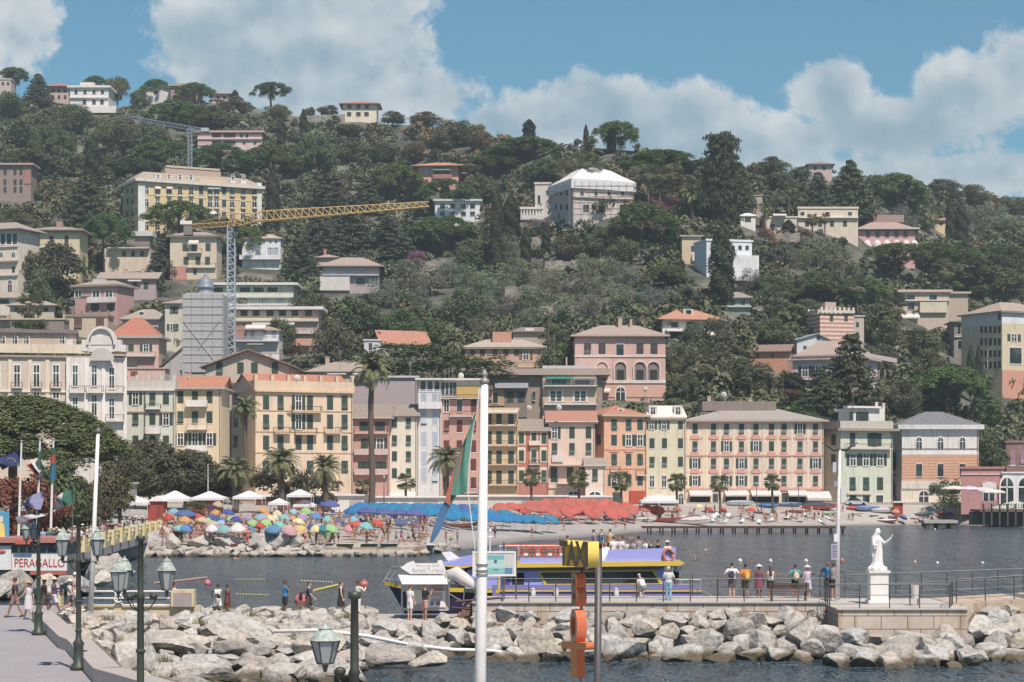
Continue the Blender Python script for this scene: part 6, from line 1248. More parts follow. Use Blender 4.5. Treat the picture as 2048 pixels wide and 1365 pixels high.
def lamp(px,d,pyt,pya,label,zb=WZ,arms=(0,2.3,4.0),reach=.58,ls=1.0,lz=1):
 x=X(px,d);zt,za=Z(pyt,d),Z(pya,d);o=E('lamp_post',(x,d,zb),label,'street lamp','green cast iron lamp posts of the promenade',(px,(pyt+1330)/2),ab=False);mb=MB()
 mb.lathe([(.26,0),(.26,.12),(.17,.2),(.15,.75),(.19,.82),(.1,.95),(.085,1.1),(.075,za-zb),(.1,za-zb+.03),(.07,za-zb+.1),(.06,zt-zb-.12),(.1,zt-zb-.1),(.1,zt-zb)],12);mk(mb,'pole','iron',o,S(66,76,66),True)
 for k in(.35,.62):mb=MB();zz=zb+(za-zb)*k;mb.lathe([(.085,0),(.11,.03),(.11,.07),(.08,.1)],10,(0,0,zz-zb));mk(mb,'collar','iron',o,S(66,76,66))
 for a in arms:
  c,s_=math.cos(a),math.sin(a);m2=MB();L=reach
  m2.tube([(0,0,za-zb),(L*c,L*s_,za-zb)],.025,6);m2.tube([(0,0,za-zb-.3),(L*.35*c,L*.35*s_,za-zb-.22),(L*.6*c,L*.6*s_,za-zb)],.016,5);m2.ell((L*.5*c,L*.5*s_,za-zb+.06),(.1,.1,.07),7,5);mk(m2,'arm','iron',o,S(66,72,64))
  l=O('lantern',LF,o,S(74,84,76),(L*c,L*s_,za-zb+.16),(0,0,a),(ls,ls,ls*lz));O('glass',LG,l);O('cap',LC,l)
 return o
lamp(77,80,1000,1090,'farthest cast iron lamp post at the left edge beneath the flags',arms=(3.3,2.2),reach=.45,ls=.95);lamp(157,65,1030,1124,'cast iron lamp post right of the strolling people with two lanterns',ls=1.12,arms=(0.1,2.7,3.9));lamp(281,47,1072,1198,'near cast iron lamp post with twin lanterns before the slab rocks',ls=.98,arms=(0.15,2.4,3.9));lamp(709,33,1184,1350,'front cast iron lamp post with one big lantern by the bottom edge',arms=(3.3,),reach=.46,ls=1.2,lz=.68)
fd=34;o=E('flag_mast',(X(957,fd),fd,WZ),'thick white mast in front of the ferry','mast',at=(963,1060));mb=MB();b0,t0=Vector((X(956,fd),fd,WZ)),Vector((X(969,fd),fd,Z(768,fd)));mb.tube([b0,b0.lerp(t0,.5),t0],[.105,.09,.062],14);mk(mb,'pole','white',o,S(220,230,230),True)
mb=MB();mb.lathe([(.07,0),(.085,.02),(.085,.05),(.06,.08),(.03,.1),(.05,.13),(.055,.16),(.03,.2),(.01,.24)],12,(t0.x,t0.y,t0.z));mk(mb,'finial','iron',o,S(150,146,144),True)
mb=MB()
for py in(1130,1142,1150):q=b0.lerp(t0,(Z(py,fd)-b0.z)/(t0.z-b0.z));mb.lathe([(.1,-.015),(.1,.015)],12,(q.x,q.y,q.z))
mk(mb,'rope_lashing','iron',o,S(140,140,136));mb=MB();mb.tube([W(958,778,fd),W(957,800,fd),W(944,870,fd),W(938,930,fd),W(936,985,fd),W(950,1100,fd)],.008,5);mk(mb,'halyard','cloth',o,WH)
def flag(label,rowsp,d,cols,wav=.06,cat='flag',seed=0,name='flag',tw=None):
 """rowsp: list of rows of (px, py); cols: colour per band of columns"""
 o=E(name,W(*rowsp[0][0],d),label,cat,None,(sum(p[0]for r in rowsp for p in r)/sum(len(r)for r in rowsp),sum(p[1]for r in rowsp for p in r)/sum(len(r)for r in rowsp)))
 nb=len(cols);nc=len(rowsp[0])-1
 for bi,c in enumerate(cols):
  mb=MB();lo,hi=nc*bi//nb,nc*(bi+1)//nb;V=[];sub=4
  cc_=[lo+i/sub for i in range((hi-lo)*sub+1)];rr_=[i/sub for i in range((len(rowsp)-1)*sub+1)]
  for rI in rr_:
   i=min(int(rI),len(rowsp)-2);fr=rI-i
   for cI in cc_:
    j=min(int(cI),nc-1);fc=cI-j;q=[rowsp[i][j],rowsp[i][j+1],rowsp[i+1][j],rowsp[i+1][j+1]]
    x=(q[0][0]*(1-fc)+q[1][0]*fc)*(1-fr)+(q[2][0]*(1-fc)+q[3][0]*fc)*fr;y=(q[0][1]*(1-fc)+q[1][1]*fc)*(1-fr)+(q[2][1]*(1-fc)+q[3][1]*fc)*fr
    V.append(W(x,y,d)+Vector((0,wav*d/34*math.sin(cI*3.3+rI*1.7+seed),0)))
  w2=len(cc_);mb.add(V,[(a*w2+k,a*w2+k+1,(a+1)*w2+k+1,(a+1)*w2+k)for a in range(len(rr_)-1)for k in range(w2-1)]);mk(mb,'stripe','canvas',o,c,True)
 return o
flag('drooping green, red and blue flag left of the big white mast',[[(957,802),(955,812),(952,824),(950,830)],[(944,868),(934,872),(928,885),(924,894)],[(937,930),(922,936),(915,938),(908,940)],[(934,985),(912,992),(903,990),(895,992)]][:4],fd-.1,[S(96,172,150)])
fo=[q for q in COL.objects if q.get('label','').startswith('drooping green')][0]
def fpart(rowsp,c):
 mb=MB();n=len(rowsp[0]);mb.add([W(*p,fd-.12)+Vector((0,.03*math.sin(i*1.3+k),0))for i,r in enumerate(rowsp)for k,p in enumerate(r)],[(a*n+k,a*n+k+1,(a+1)*n+k+1,(a+1)*n+k)for a in range(len(rowsp)-1)for k in range(n-1)]);mk(mb,'stripe','canvas',fo,c,True)
fpart([[(927,892),(926,900)],[(913,922),(920,935)],[(902,955),(911,965)],[(893,990),(902,992)],[(889,1003),(900,1012)]],S(210,110,88));fpart([[(903,988),(913,992)],[(897,1008),(904,1005)],[(893,1025),(897,1020)]],S(70,96,92));fpart([[(890,1002),(896,1008)],[(880,1018),(894,1024)],[(870,1045),(886,1052)],[(863,1070),(876,1070)],[(859,1086),(865,1086)]],S(70,122,172))
ld=30;o=E('letter_sign',(X(1197,ld),ld,WZ),'yellow and orange block letter sign on a dark grey post','sign',at=(1165,1220));mb=MB();mb.tube([(X(1192,ld),ld,WZ),(X(1197,ld),ld,Z(1098,ld))],.052,12);mk(mb,'post','iron',o,S(92,88,92),True);mb=MB();mb.tube([(X(1161,ld),ld-.1,Z(1400,ld)),(X(1163,ld),ld-.1,Z(1135,ld))],.016,6);mb.tube([(X(1163,ld),ld-.1,Z(1140,ld)),(X(1196,ld),ld,Z(1130,ld))],.014,6);mb.tube([(X(1161,ld),ld-.1,Z(1390,ld)),(X(1194,ld),ld,Z(1390,ld))],.014,6);mk(mb,'bracket','iron',o,S(120,112,108),True)
def letter(ch,px,py,hpx,rz,face,side,ext,spx=1.0,nm='letter'):
 cu=bpy.data.curves.new('l','FONT');cu.body=ch;cu.size=hpx*ld/F/.70;cu.extrude=ext;cu.align_x='CENTER';cu.align_y='CENTER';cu.offset=.022
 q=bpy.data.objects.new('l',cu);COL.objects.link(q);dg=bpy.context.evaluated_depsgraph_get();dg.update();me=bpy.data.meshes.new_from_object(q.evaluated_get(dg));bpy.data.objects.remove(q);bpy.data.curves.remove(cu)
 me.materials.clear();me.materials.append(mat('gloss'));me.name=nm;r=Matrix.Rotation(rz,4,'Z')@Matrix.Rotation(rad(90),4,'X')@Matrix.Diagonal((spx,1,1,1));
 bm=bmesh.new();bm.from_mesh(me);fs=[f for f in bm.faces if abs(f.normal.z)>.9];bf=bm.copy();bmesh.ops.delete(bm,geom=fs,context='FACES')
 ff=[f for f in bf.faces if abs(f.normal.z)<=.9];bmesh.ops.delete(bf,geom=ff,context='FACES');m2=bpy.data.meshes.new('letter_face');bf.to_mesh(m2);bm.to_mesh(me);bm.free();bf.free();m2.materials.append(mat('gloss'))
 me.transform(r);m2.transform(r);p=W(px,py,ld)+Vector((0,-.1,0))-Vector(o.location);l=O(nm,me,o,side,p);O('letter_face',m2,l,face)
letter('TAXI',1158,1110,46,rad(-66),S(112,66,34),S(236,200,66),.085,.9);letter('B',1157,1182,64,rad(-70),S(150,106,60),S(224,98,46),.075,.62);letter('O',1156,1255,62,rad(-70),S(176,128,76),S(228,104,52),.075,.55);letter('T',1155,1322,66,rad(-44),S(150,96,56),S(226,112,54),.085,1.1)
o=E('light_mast',(X(180,97),97,PZ),'tall thin white mast leaning right above the lamp posts','mast',at=(187,1040));mb=MB();mb.tube([(X(180,97),97,PZ),(X(196,97),97,Z(868,97))],[.13,.08],9);mk(mb,'pole','white',o,smooth=True);mb=MB();mb.lathe([(.05,0),(.14,.08),(.12,.2),(.03,.26)],9,(X(196,97),97,Z(868,97)));mk(mb,'lamp_head','iron',o,S(120,116,112),True)
o=E('white_railing',(X(165,98),98,1.6),'white tube railing with a knotted centre between yellow posts','railing',at=(260,1198));mb=MB();m=98
for py in(1183,1197,1211):mb.tube([(X(168,m),m,Z(py,m)),(X(228,m),m,Z(py,m)),(X(237,m),m,Z(1197,m)),(X(246,m),m,Z(py,m)),(X(342,m),m,Z(py,m))],.045,6)
mk(mb,'rail','white',o,smooth=True);mb=MB();mb.tube([(X(237+8*math.cos(a*.6283),m),m-.05,Z(1197+8*math.sin(a*.6283),m))for a in range(11)],.04,6);mk(mb,'ring','white',o)
mb=MB();mb.box(X(158,m),X(400,m),m+.1,m+.5,PZ-.4,Z(1213,m));mk(mb,'kerb','plaster',o,S(206,190,140))
for p0,p1 in((115,121),(342,388)):
 mb=MB();pbox(mb,p0,p1,1180,1214,m-.2,.7);mk(mb,'pillar','plaster',o,S(214,196,140))
mb=MB();pbox(mb,347,383,1186,1214,m-.23,.05);mk(mb,'inset_panel','plaster',o,S(156,136,140))
fd_=111.0;LIL,PUR,YEL,DKP,ORR=(.37,.37,.78,1),(.22,.2,.46,1),S(232,192,48),S(62,52,78),S(206,92,62)
o=E('ferry',(X(1100,fd_),fd_,0),'purple and yellow passenger ferry moored behind the pier','boat',at=(1200,1150));fer=o
def part(fn,name,matn,col,parent=None,smooth=False):mb=MB();fn(mb);return mk(mb,name,matn,parent or o,col,smooth)
def hull(mb):
 top=[(766,1165),(800,1172),(860,1176),(1000,1178),(1402,1178)];rg=[]
 wid=[.15,1.0,1.9,2.4,2.4]
 for(px,py),w_ in zip(top,wid):
  x=X(px,fd_);xb=X(max(px+62*(1-(px-766)/640),815),fd_);z=Z(py,fd_);yc=fd_+2.4
  rg.append([Vector((x,yc-w_,z)),Vector((x*.5+xb*.5,yc-w_*.9,z*.45)),Vector((xb,yc-w_*.7,-.4)),Vector((xb,yc+w_*.7,-.4)),Vector((x*.5+xb*.5,yc+w_*.9,z*.45)),Vector((x,yc+w_,z))])
 mb.rings(rg)
part(hull,'hull','gloss',S(66,58,104))
def strake(mb):
 top=[(764,1166),(800,1172),(860,1176),(1000,1178)];wid=[.15,1.0,1.9,2.42];yc=fd_+2.4
 for(a,wa),(b,wb)in zip(zip(top,wid),list(zip(top,wid))[1:]):
  p,q=Vector((X(a[0],fd_),yc-wa-.06,Z(a[1],fd_))),Vector((X(b[0],fd_),yc-wb-.06,Z(b[1],fd_)));mb.hexa([p-Vector((0,0,.22)),q-Vector((0,0,.22)),q+Vector((0,.1,-.22)),p+Vector((0,.1,-.22))],[p,q,q+Vector((0,.1,0)),p+Vector((0,.1,0))])
 pbox(mb,1000,1404,1181,1184,fd_-.12,.1)
part(strake,'rubbing_strake','gloss',YEL);part(lambda mb:pbox(mb,985,1403,1170,1196,fd_-.05,.06),'hull_side','gloss',PUR)
def cabin(mb):prism(mb,[(935,1140),(1320,1133),(1338,1178),(930,1178)],fd_,fd_+4.6)
part(cabin,'cabin','gloss',LIL);part(lambda mb:prism(mb,[(882,1133),(952,1136),(948,1172),(912,1168)],fd_+.25,fd_+4.3),'wheelhouse','gloss',S(76,66,110));part(lambda mb:prism(mb,[(893,1137),(944,1139),(938,1164),(916,1158)],fd_+.2,fd_+.26),'windscreen','glass',WH)
part(lambda mb:mb.tube([W(918,1134,fd_+.1),W(945,1172,fd_+.1)],.05,6),'pillar','gloss',PUR)
part(lambda mb:prism(mb,[(1074,1142),(1309,1139),(1326,1169),(1088,1170)],fd_-.04,fd_-.005),'window_frame','gloss',YEL);wf=list(o.children)[-1];part(lambda mb:prism(mb,[(1081,1146),(1305,1143),(1318,1166),(1094,1167)],fd_-.06,fd_-.042),'pane','glass',WH,wf)
for px in(1130,1190,1250):part(lambda mb:pbox(mb,px,px+2,1145,1167,fd_-.075,.012),'mullion','iron',DKP,wf)
part(lambda mb:(pbox(mb,996,1000,1146,1184,fd_-.06,.05),pbox(mb,996,1030,1180,1184,fd_-.06,.05)),'door_trim','gloss',YEL);part(lambda mb:pbox(mb,1002,1020,1148,1180,fd_-.03,.02),'door','gloss',S(86,76,140));part(lambda mb:pbox(mb,1024,1048,1146,1196,fd_-.04,.03),'doorway','hole',WH)
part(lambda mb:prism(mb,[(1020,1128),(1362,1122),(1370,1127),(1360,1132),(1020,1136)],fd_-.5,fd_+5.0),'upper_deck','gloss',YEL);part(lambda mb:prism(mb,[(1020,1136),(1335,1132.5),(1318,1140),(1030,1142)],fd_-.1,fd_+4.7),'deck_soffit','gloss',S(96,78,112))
part(lambda mb:prism(mb,[(1040,1116),(1150,1116),(1210,1122),(1218,1100),(1352,1096),(1350,1122.5),(1040,1127.5)],fd_-.3,fd_-.18),'bulwark','gloss',LIL);part(lambda mb:prism(mb,[(1218,1100),(1352,1096),(1350,1122.5),(1210,1123)],fd_+4.7,fd_+4.8),'bulwark','gloss',LIL);part(lambda mb:pbox(mb,1346,1352,1096,1122.5,fd_-.17,4.86),'bulwark','gloss',PUR)
part(lambda mb:prism(mb,[(884,1126),(1012,1105),(1012,1124),(950,1128),(930,1133),(884,1130)],fd_-.3,fd_+4.8),'bow_canopy','gloss',LIL);part(lambda mb:prism(mb,[(884,1130.4),(930,1133.4),(950,1128.4),(1012,1124.4),(1012,1127),(950,1132),(928,1137),(884,1133)],fd_-.32,fd_+4.7),'canopy_edge','gloss',YEL)
for i in range(5):
 px=1042+i*24
 def seat(mb):pbox(mb,px,px+20,1104,1106,fd_-.1,.5);pbox(mb,px,px+4,1096,1116,fd_-.1,.4);pbox(mb,px+16,px+20,1096,1116,fd_-.1,.4);pbox(mb,px,px+20,1094,1099,fd_-.14,.35)
 part(seat,'deck_seat','paint',ORR)
 part(lambda mb:pbox(mb,px+6,px+14,1107,1112,fd_-.12,.3),'white_locker','white',WH)
for i in range(4):px=1008+i*36;part(lambda mb:(pbox(mb,px,px+32,1089,1094,fd_+3.6,.3),pbox(mb,px,px+3,1094,1112,fd_+3.6,.3),pbox(mb,px+29,px+32,1094,1112,fd_+3.6,.3)),'deck_seat','paint',S(214,98,70))
for px in(1000,1036,1076,1120,1160):part(lambda mb:mb.tube([W(px,1118,fd_-.1),W(px,1092,fd_-.1)],.03,6),'stanchion','iron',S(200,196,196))
part(lambda mb:mb.tube([W(998,1092,fd_-.1),W(1160,1092,fd_-.1)],.025,6),'handrail','iron',S(210,204,204))
def dome(mb):mb.ell(W(1205,1115,fd_-.1)+Vector((0,.5,0)),(.48,.5,.42),12,7);pbox(mb,1188,1222,1117,1124,fd_-.25,1.2)
part(dome,'white_cover','white',WH,smooth=False)
def ring(mb):
 c=W(1337,1110,fd_-.42);mb.tube([c+Vector((.25*math.cos(k*.3491),0,.31*math.sin(k*.3491)))for k in range(19)],.085,8)
part(ring,'lifebuoy','gloss',S(220,128,108),smooth=True)
part(lambda mb:(mb.tube([W(766,1165,fd_+2.2),W(784,1136,fd_+2.0),W(800,1134,fd_+1.0),W(828,1138,fd_+.6)],.035,6),mb.tube([W(778,1165,fd_+1.6),W(795,1136,fd_+1.4)],.03,6),mb.tube([W(770,1158,fd_+2.2),W(830,1164,fd_+.7)],.03,6)),'bow_rail','iron',S(206,206,206))
for px in(1066,1112,1160,1232,1282):part(lambda mb:(mb.lathe([(.03,0),(.13,.05),(.14,.25),(.13,.5),(.03,.56)],9,(X(px,fd_),fd_-.26,Z(1197,fd_))),mb.tube([(X(px,fd_),fd_-.26,Z(1197,fd_)+.55),(X(px,fd_),fd_-.1,Z(1178,fd_))],.015,4)),'fender','white',WH)
part(lambda mb:(mb.tube([W(1396,1176,fd_),W(1420,1190,fd_-4),W(1432,1201,103)],.025,5),mb.tube([W(880,1176,fd_),W(905,1192,fd_-4),W(930,1206,103)],.025,5)),'mooring_rope','cloth',S(190,180,150));part(lambda mb:(mb.tube([W(980,1108,fd_+2),W(980,1062,fd_+2)],.035,5),mb.tube([W(972,1074,fd_+2),W(988,1074,fd_+2)],.025,5),mb.ell(W(980,1062,fd_+2),(.1,.1,.12),6,4)),'radio_mast','white',WH)
part(lambda mb:(mb.tube([W(1340,1160,fd_),W(1402,1160,fd_)],.025,6),[mb.tube([W(x,1160,fd_),W(x,1178,fd_)],.02,5)for x in(1345,1362,1380,1402)]),'stern_rail','iron',S(200,200,200));part(lambda mb:prism(mb,[(1318,1130),(1326,1130),(1342,1178),(1330,1178)],fd_-.02,fd_+.1),'stern_post','gloss',LIL);part(lambda mb:prism(mb,[(884,1107),(900,1105),(918,1118),(896,1122)],fd_+1.0,fd_+2.4),'radar_hood','white',WH);part(lambda mb:mb.box(X(1345,fd_),X(1403,fd_),fd_+.05,fd_+4.6,Z(1180,fd_),Z(1176,fd_)),'stern_deck','concrete',S(150,150,160))
udz=Z(1125,fd_)
for i,(px,ps,sh,hr,hat,dy)in enumerate([(1190,'stand',S(126,130,150),BK,0,1.6),(1206,'stand',S(78,116,176),HAIRC[1],0,2.2),(1214,'sitchair',WH,HAIRC[2],0,.8),(1230,'sitchair',WH,HAIRC[1],0,1.2),(1243,'sitchair',WH,BK,0,.6),(1256,'sitchair',S(206,206,206),BK,0,1.4),(1268,'sitchair',S(180,170,170),HAIRC[2],0,.7),(1281,'sitchair',S(150,150,160),BK,0,1.2),(1292,'sitchair',WH,BK,0,.7),(1306,'sitchair',S(90,64,56),HAIRC[1],0,1.3),(1316,'sitchair',S(50,44,46),HAIRC[1],0,.6),(1338,'sitchair',WH,HAIRC[3],1,.8),(1226,'stand',S(196,160,130),HAIRC[2],0,3.2),(1250,'sitchair',S(196,180,160),HAIRC[1],0,3.2),(1138,'stand',WH,BK,0,2.8)]):
 st=ps=='stand';person(f's{i % 3}{ps}{hat}',Vector((X(px,fd_),fd_+dy,udz+(.0 if st else R.uniform(-.32,.05))-(.35 if px==1138 else 0))),R.choice([2.6,-.6,.5,2.2,-1.4]),POSE[ps],[('shirt',sh),('shorts',BK),('hair',hr)]+([('sun_hat',S(206,200,180))]if hat else[]),('standing' if st else 'seated')+f' ferry passenger in {["grey tee", "blue tee", "white tee", "white tee", "white tee", "pale grey tee", "greyish tee", "grey tee", "white tee", "brown tee", "black tee", "white tee and sun hat", "tan tee", "beige tee", "white tee"][i]}',1.68,det=False,group='passengers on the ferry')
person('t1',Vector((X(1354,fd_),fd_+.6,Z(1178,fd_)+.05)),.4,POSE['hips'],[('shirt',S(206,200,206)),('shorts',BK),('hair',HAIRC[1])],'ferry passenger in pale tee on the stern deck',1.5,det=False,group='passengers on the ferry')
kd=103.6;o=E('ticket_kiosk',(X(848,kd),kd,PZ),'white ticket kiosk with sign roof and awning in front of the ferry bow','kiosk',at=(855,1170))
part(lambda mb:pbox(mb,802,897,1166,1222,kd,1.7),'wall','plaster',S(176,180,190));part(lambda mb:prism(mb,[(815,1126),(827,1122),(830,1127),(874,1127),(876,1121),(884,1121),(894,1148),(821,1148),(801,1136)],kd-.5,kd-.35),'sign_board','white',WH);sb=list(o.children)[-1];part(lambda mb:prism(mb,[(821,1148),(894,1148),(898,1166),(802,1166)],kd-.1,kd+1.7),'roof','white',S(206,206,210))
text('Battelli Turistici',W(856,1141,kd-.51),.30,sb,S(176,190,186),sx=.82);text('Servizi del Golfo',W(856,1131.5,kd-.51),.17,sb,S(196,206,204))
def aw(mb):
 a,b,c,d_=W(796,1150,kd-.36),W(890,1150,kd-.36),W(896,1168,kd-1.3),W(804,1168,kd-1.3);mb.hexa([v-Vector((0,0,.03))for v in(d_,c,b,a)],[d_,c,b,a])
part(aw,'awning','canvas',S(238,240,240));part(lambda mb:pbox(mb,856,891,1182,1215,kd-.06,.05),'poster','white',WH);po=list(o.children)[-1]
for y,c,x1 in((1186,S(150,90,110),884),(1189.5,S(190,70,90),884),(1193,S(160,170,180),886),(1197,S(160,170,180),886),(1200,S(150,70,110),884)):part(lambda mb:pbox(mb,862,x1,y,y+1.6,kd-.07,.008),'text_line','paint',c,po)
part(lambda mb:prism(mb,[(861,1202),(869,1204),(867,1211),(860,1212)],kd-.07,kd-.062),'blue_map','paint',S(76,150,206),po);part(lambda mb:pbox(mb,872,880,1203,1211,kd-.07,.008),'code_panel','paint',S(120,110,160),po);part(lambda mb:pbox(mb,824,844,1180,1208,kd-.04,.03),'notice_panel','paint',S(206,226,214));part(lambda mb:pbox(mb,806,814,1184,1216,kd-.02,.015),'doorway','hole',WH)
for y,c in((1170,S(176,100,120)),(1175,S(200,130,140)),(1179,S(170,80,100))):part(lambda mb:pbox(mb,862,886,y,y+2,kd-.02,.015),'heading','paint',c)
mb=MB();mb.tube([W(893,1150,103),W(912,1147,103),W(930,1160,102.8),W(948,1172,102.6),W(951,1184,102.6)],[.22,.36,.32,.18,.07],10);o=E('folded_cover',W(950,1190,102.6),'folded white canvas cover leaning over the pier steps','cover',at=(920,1160));mk(mb,'canvas','canvas',o,WH,True);mb=MB();mb.tube([W(951,1184,102.6),W(948,1212,102.6)],.03,6);mb.tube([W(930,1165,102.8),W(926,1212,102.8)],.03,6);mk(mb,'frame','iron',o,S(150,150,150))
nd=100.4;o=E('notice_board',(X(988,nd),nd,DZ),'white framed notice board with a teal harbour map','notice board',at=(990,1130));part(lambda mb:pbox(mb,947,1030,1107,1152,nd,.1),'panel','paint',S(206,212,210));part(lambda mb:(pbox(mb,945,1032,1103,1107,nd-.03,.16),pbox(mb,945,949,1107,1153,nd-.03,.16),pbox(mb,1028,1032,1107,1153,nd-.03,.16),pbox(mb,949,1028,1150,1153,nd-.03,.16)),'frame','white',WH)
for p0,p1,y0,y1,c in((972,1008,1111,1120,S(100,186,192)),(972,1008,1120,1136,S(170,214,212)),(972,1008,1136,1148,S(120,196,196)),(1010,1025,1112,1132,S(200,206,196)),(1009,1025,1136,1148,S(86,140,180)),(951,958,1110,1124,S(216,190,120)),(988,994,1120,1127,S(70,110,130)),(988,996,1139,1141,S(60,80,90))):part(lambda mb:pbox(mb,p0,p1,y0,y1,nd-.012-.004*((p1-p0)<10),.011),'map_patch','paint',c)
for px in(1008,1032):part(lambda mb:mb.tube([W(px,1204,nd+.05),W(px,1085 if px==1008 else 1100,nd+.05)],.04,6),'post','iron',S(92,92,96))
o=E('steps',(X(950,99),99,PZ),'wooden steps with brown rails climbing onto the pier','steps',at=(950,1200))
for i in range(5):part(lambda mb:mb.box(X(905+i*9,99),X(948,99)-.003,99.35+i*.001,102.5,PZ+.2*i,PZ+.2*(i+1)-.003),'step','planks',S(150,112,92))
part(lambda mb:(mb.tube([W(912,1204,99.2),W(1000,1196,99.2),W(1012,1208,99.2)],.07,6),mb.tube([W(905,1216,99.1),W(990,1222,98.0)],.06,6)),'handrail','planks',S(110,72,60))
o=E('footbridge',W(240,1100,200),'yellow balustraded seafront footbridge crowded with people','bridge',at=(235,1075));YW=S(222,204,140)
BR=[(120,160),(185,172),(240,196),(285,216),(320,236)]
bp=[Vector((X(px,d),d))for px,d in BR]
def brail(mb,z0,z1,th):
 for a,b in zip(bp,bp[1:]):
  n=Vector((-(b-a).y,(b-a).x)).normalized()*th;lo=[a,b,b+n,a+n];mb.hexa([(q.x,q.y,z0)for q in lo],[(q.x,q.y,z1)for q in lo])
def bdeck(mb):
 for a,b in zip(bp,bp[1:]):
  n=Vector((-(b-a).y,(b-a).x)).normalized()*7;s_=Vector((-(b-a).y,(b-a).x)).normalized()*.35;lo=[a+s_,b+s_,b+n,a+n];mb.hexa([(q.x,q.y,1.55)for q in lo],[(q.x,q.y,2.45)for q in lo])
part(bdeck,'deck','concrete',S(150,140,136));part(lambda mb:brail(mb,2.2,2.6,.3),'parapet','plaster',YW);part(lambda mb:brail(mb,1.5,2.197,.25),'fascia','plaster',S(176,160,160))
for i in range(13):
 t_=i/12*3.999;k=int(t_);q=bp[k].lerp(bp[k+1],t_-k);part(lambda mb:mb.box(q.x-.28,q.x+.28,q.y-.3,q.y+.34,2.25,3.6),'pillar','plaster',S(228,208,134))
part(lambda mb:[mb.tube([(bp[k].x,bp[k].y,z),(bp[k+1].x,bp[k+1].y,z)],.05,5)for k in range(4)for z in(2.95,3.35)],'rail','iron',S(150,150,140))
def shade_wall(mb):
 for a,b in zip(bp[1:],bp[2:]):
  n=Vector((-(b-a).y,(b-a).x)).normalized()*5.5;lo=[a+n,b+n,b+n*1.2,a+n*1.2];mb.hexa([(q.x,q.y,-1)for q in lo],[(q.x,q.y,1.54)for q in lo])
part(shade_wall,'arch_shade_wall','rubble',S(96,88,82))  # dark wall added behind the open span, standing in for the shadowed void
TS=[S(226,226,226),S(226,226,226),S(206,196,190),S(60,60,76),S(60,120,116),S(206,150,140),S(150,170,206),S(46,44,48),S(196,180,140),S(176,90,84)]
TSN=['white','white','pale grey','navy','teal','salmon','light blue','black','beige','brick red']
def casual(pos,label,grp,at=None,i=0):
 c=R.randrange(10);k=R.randrange(4);hat=R.random()<.3;key=f'c{k}{hat}'
 return person(key,pos,R.uniform(0,6.28),[POSE['stand'],POSE['walk'],POSE['walk2'],POSE['hips']][k],[('shirt' if k!=2 else 'dress',TS[c]),]+([('shorts',R.choice([BK,S(110,100,96),S(90,110,150),WH]))]if k!=2 else[])+[('hair',R.choice(HAIRC))]+([('sun_hat',R.choice([WH,S(206,186,140)]))]if hat else[]),label.format(TSN[c]),R.uniform(1.58,1.8),det=False,group=grp,at=at)
for i in range(38):
 t_=R.uniform(.15,3.8);k=int(t_);q=bp[k].lerp(bp[k+1],t_-k);n=Vector((-(bp[k+1]-bp[k]).y,(bp[k+1]-bp[k]).x)).normalized()*R.uniform(.6,3.4);p=Vector((q.x+n.x,q.y+n.y,2.45));casual(p,'person in {} top crossing the bridge','people crossing the yellow bridge')
for i in range(5):casual(Vector((X(R.uniform(20,100),178),R.uniform(186,196),2.1)),'person in {} top under the flags','people under the flags')
hd_=150;o=E('harbour_shack',W(60,1150,hd_),'harbour shack with a white banner lettered in red at the left edge','shack',at=(60,1120));part(lambda mb:pbox(mb,-90,132,1085,1152,hd_,4),'wall','plaster',S(110,104,106));part(lambda mb:pbox(mb,-90,134,1076,1086,hd_-.8,5.5),'roof','paint',S(196,120,110));part(lambda mb:pbox(mb,30,66,1081,1089,hd_-.9,.08),'roof_panel','paint',S(216,92,60));part(lambda mb:pbox(mb,24,134,1106,1142,hd_-.3,.05),'banner','white',S(226,230,232));bn=list(o.children)[-1]
text('PERAGALLO',W(79,1127,hd_-.31),.85,bn,S(200,56,56),sx=.78,ext=.02);part(lambda mb:pbox(mb,-20,22,1092,1140,hd_-.5,.3),'white_panel','white',S(206,214,216));part(lambda mb:mb.ell(W(4,1103,hd_-.55),(.28,.05,.14),10,6),'red_emblem','paint',S(206,110,100));part(lambda mb:pbox(mb,60,132,1143,1150,hd_-.3,.3),'red_boards','paint',S(200,100,76));part(lambda mb:[pbox(mb,x,x+3,1095,1106,hd_-.2,.1)for x in(36,52,92,112)],'bottles','paint',S(206,206,190))
for px,c,w_ in((90,S(110,110,170),8),(118,S(196,120,130),10),(106,S(140,110,150),8)):part(lambda mb:pbox(mb,px,px+w_,1088,1100,hd_-.25,.05),'hanging_towel','cloth',c)
o=E('poster_board',W(5,1080,152),'blue and yellow poster board at the left edge','poster',at=(5,1050));part(lambda mb:pbox(mb,-30,18,1024,1074,152,.15),'panel','paint',S(64,160,210));part(lambda mb:prism(mb,[(-30,1074),(-30,1048),(0,1042),(8,1050),(10,1074)],151.97,151.995),'yellow_shape','paint',S(226,214,96));part(lambda mb:pbox(mb,0,6,1033,1044,151.95,.02),'pale_shape','paint',S(226,214,190));part(lambda mb:[pbox(mb,x,x+2,1074,1100,152,.1)for x in(-20,14)],'leg','iron',S(90,90,90))
for px,py,s in[(222,1138,1.5),(205,1122,1.2),(245,1140,.9),(190,1150,1.2),(230,1122,1.0),(150,1160,1.4),(30,1165,1.3),(90,1168,1.2),(-10,1170,1.4),(200,1155,.9)]:d=150+(1150-py)*.6;rock(Vector((X(px,d),d,Z(py,d)-.2)),s*1.15,label='grey rock below the bridge',group='rocks below the bridge')
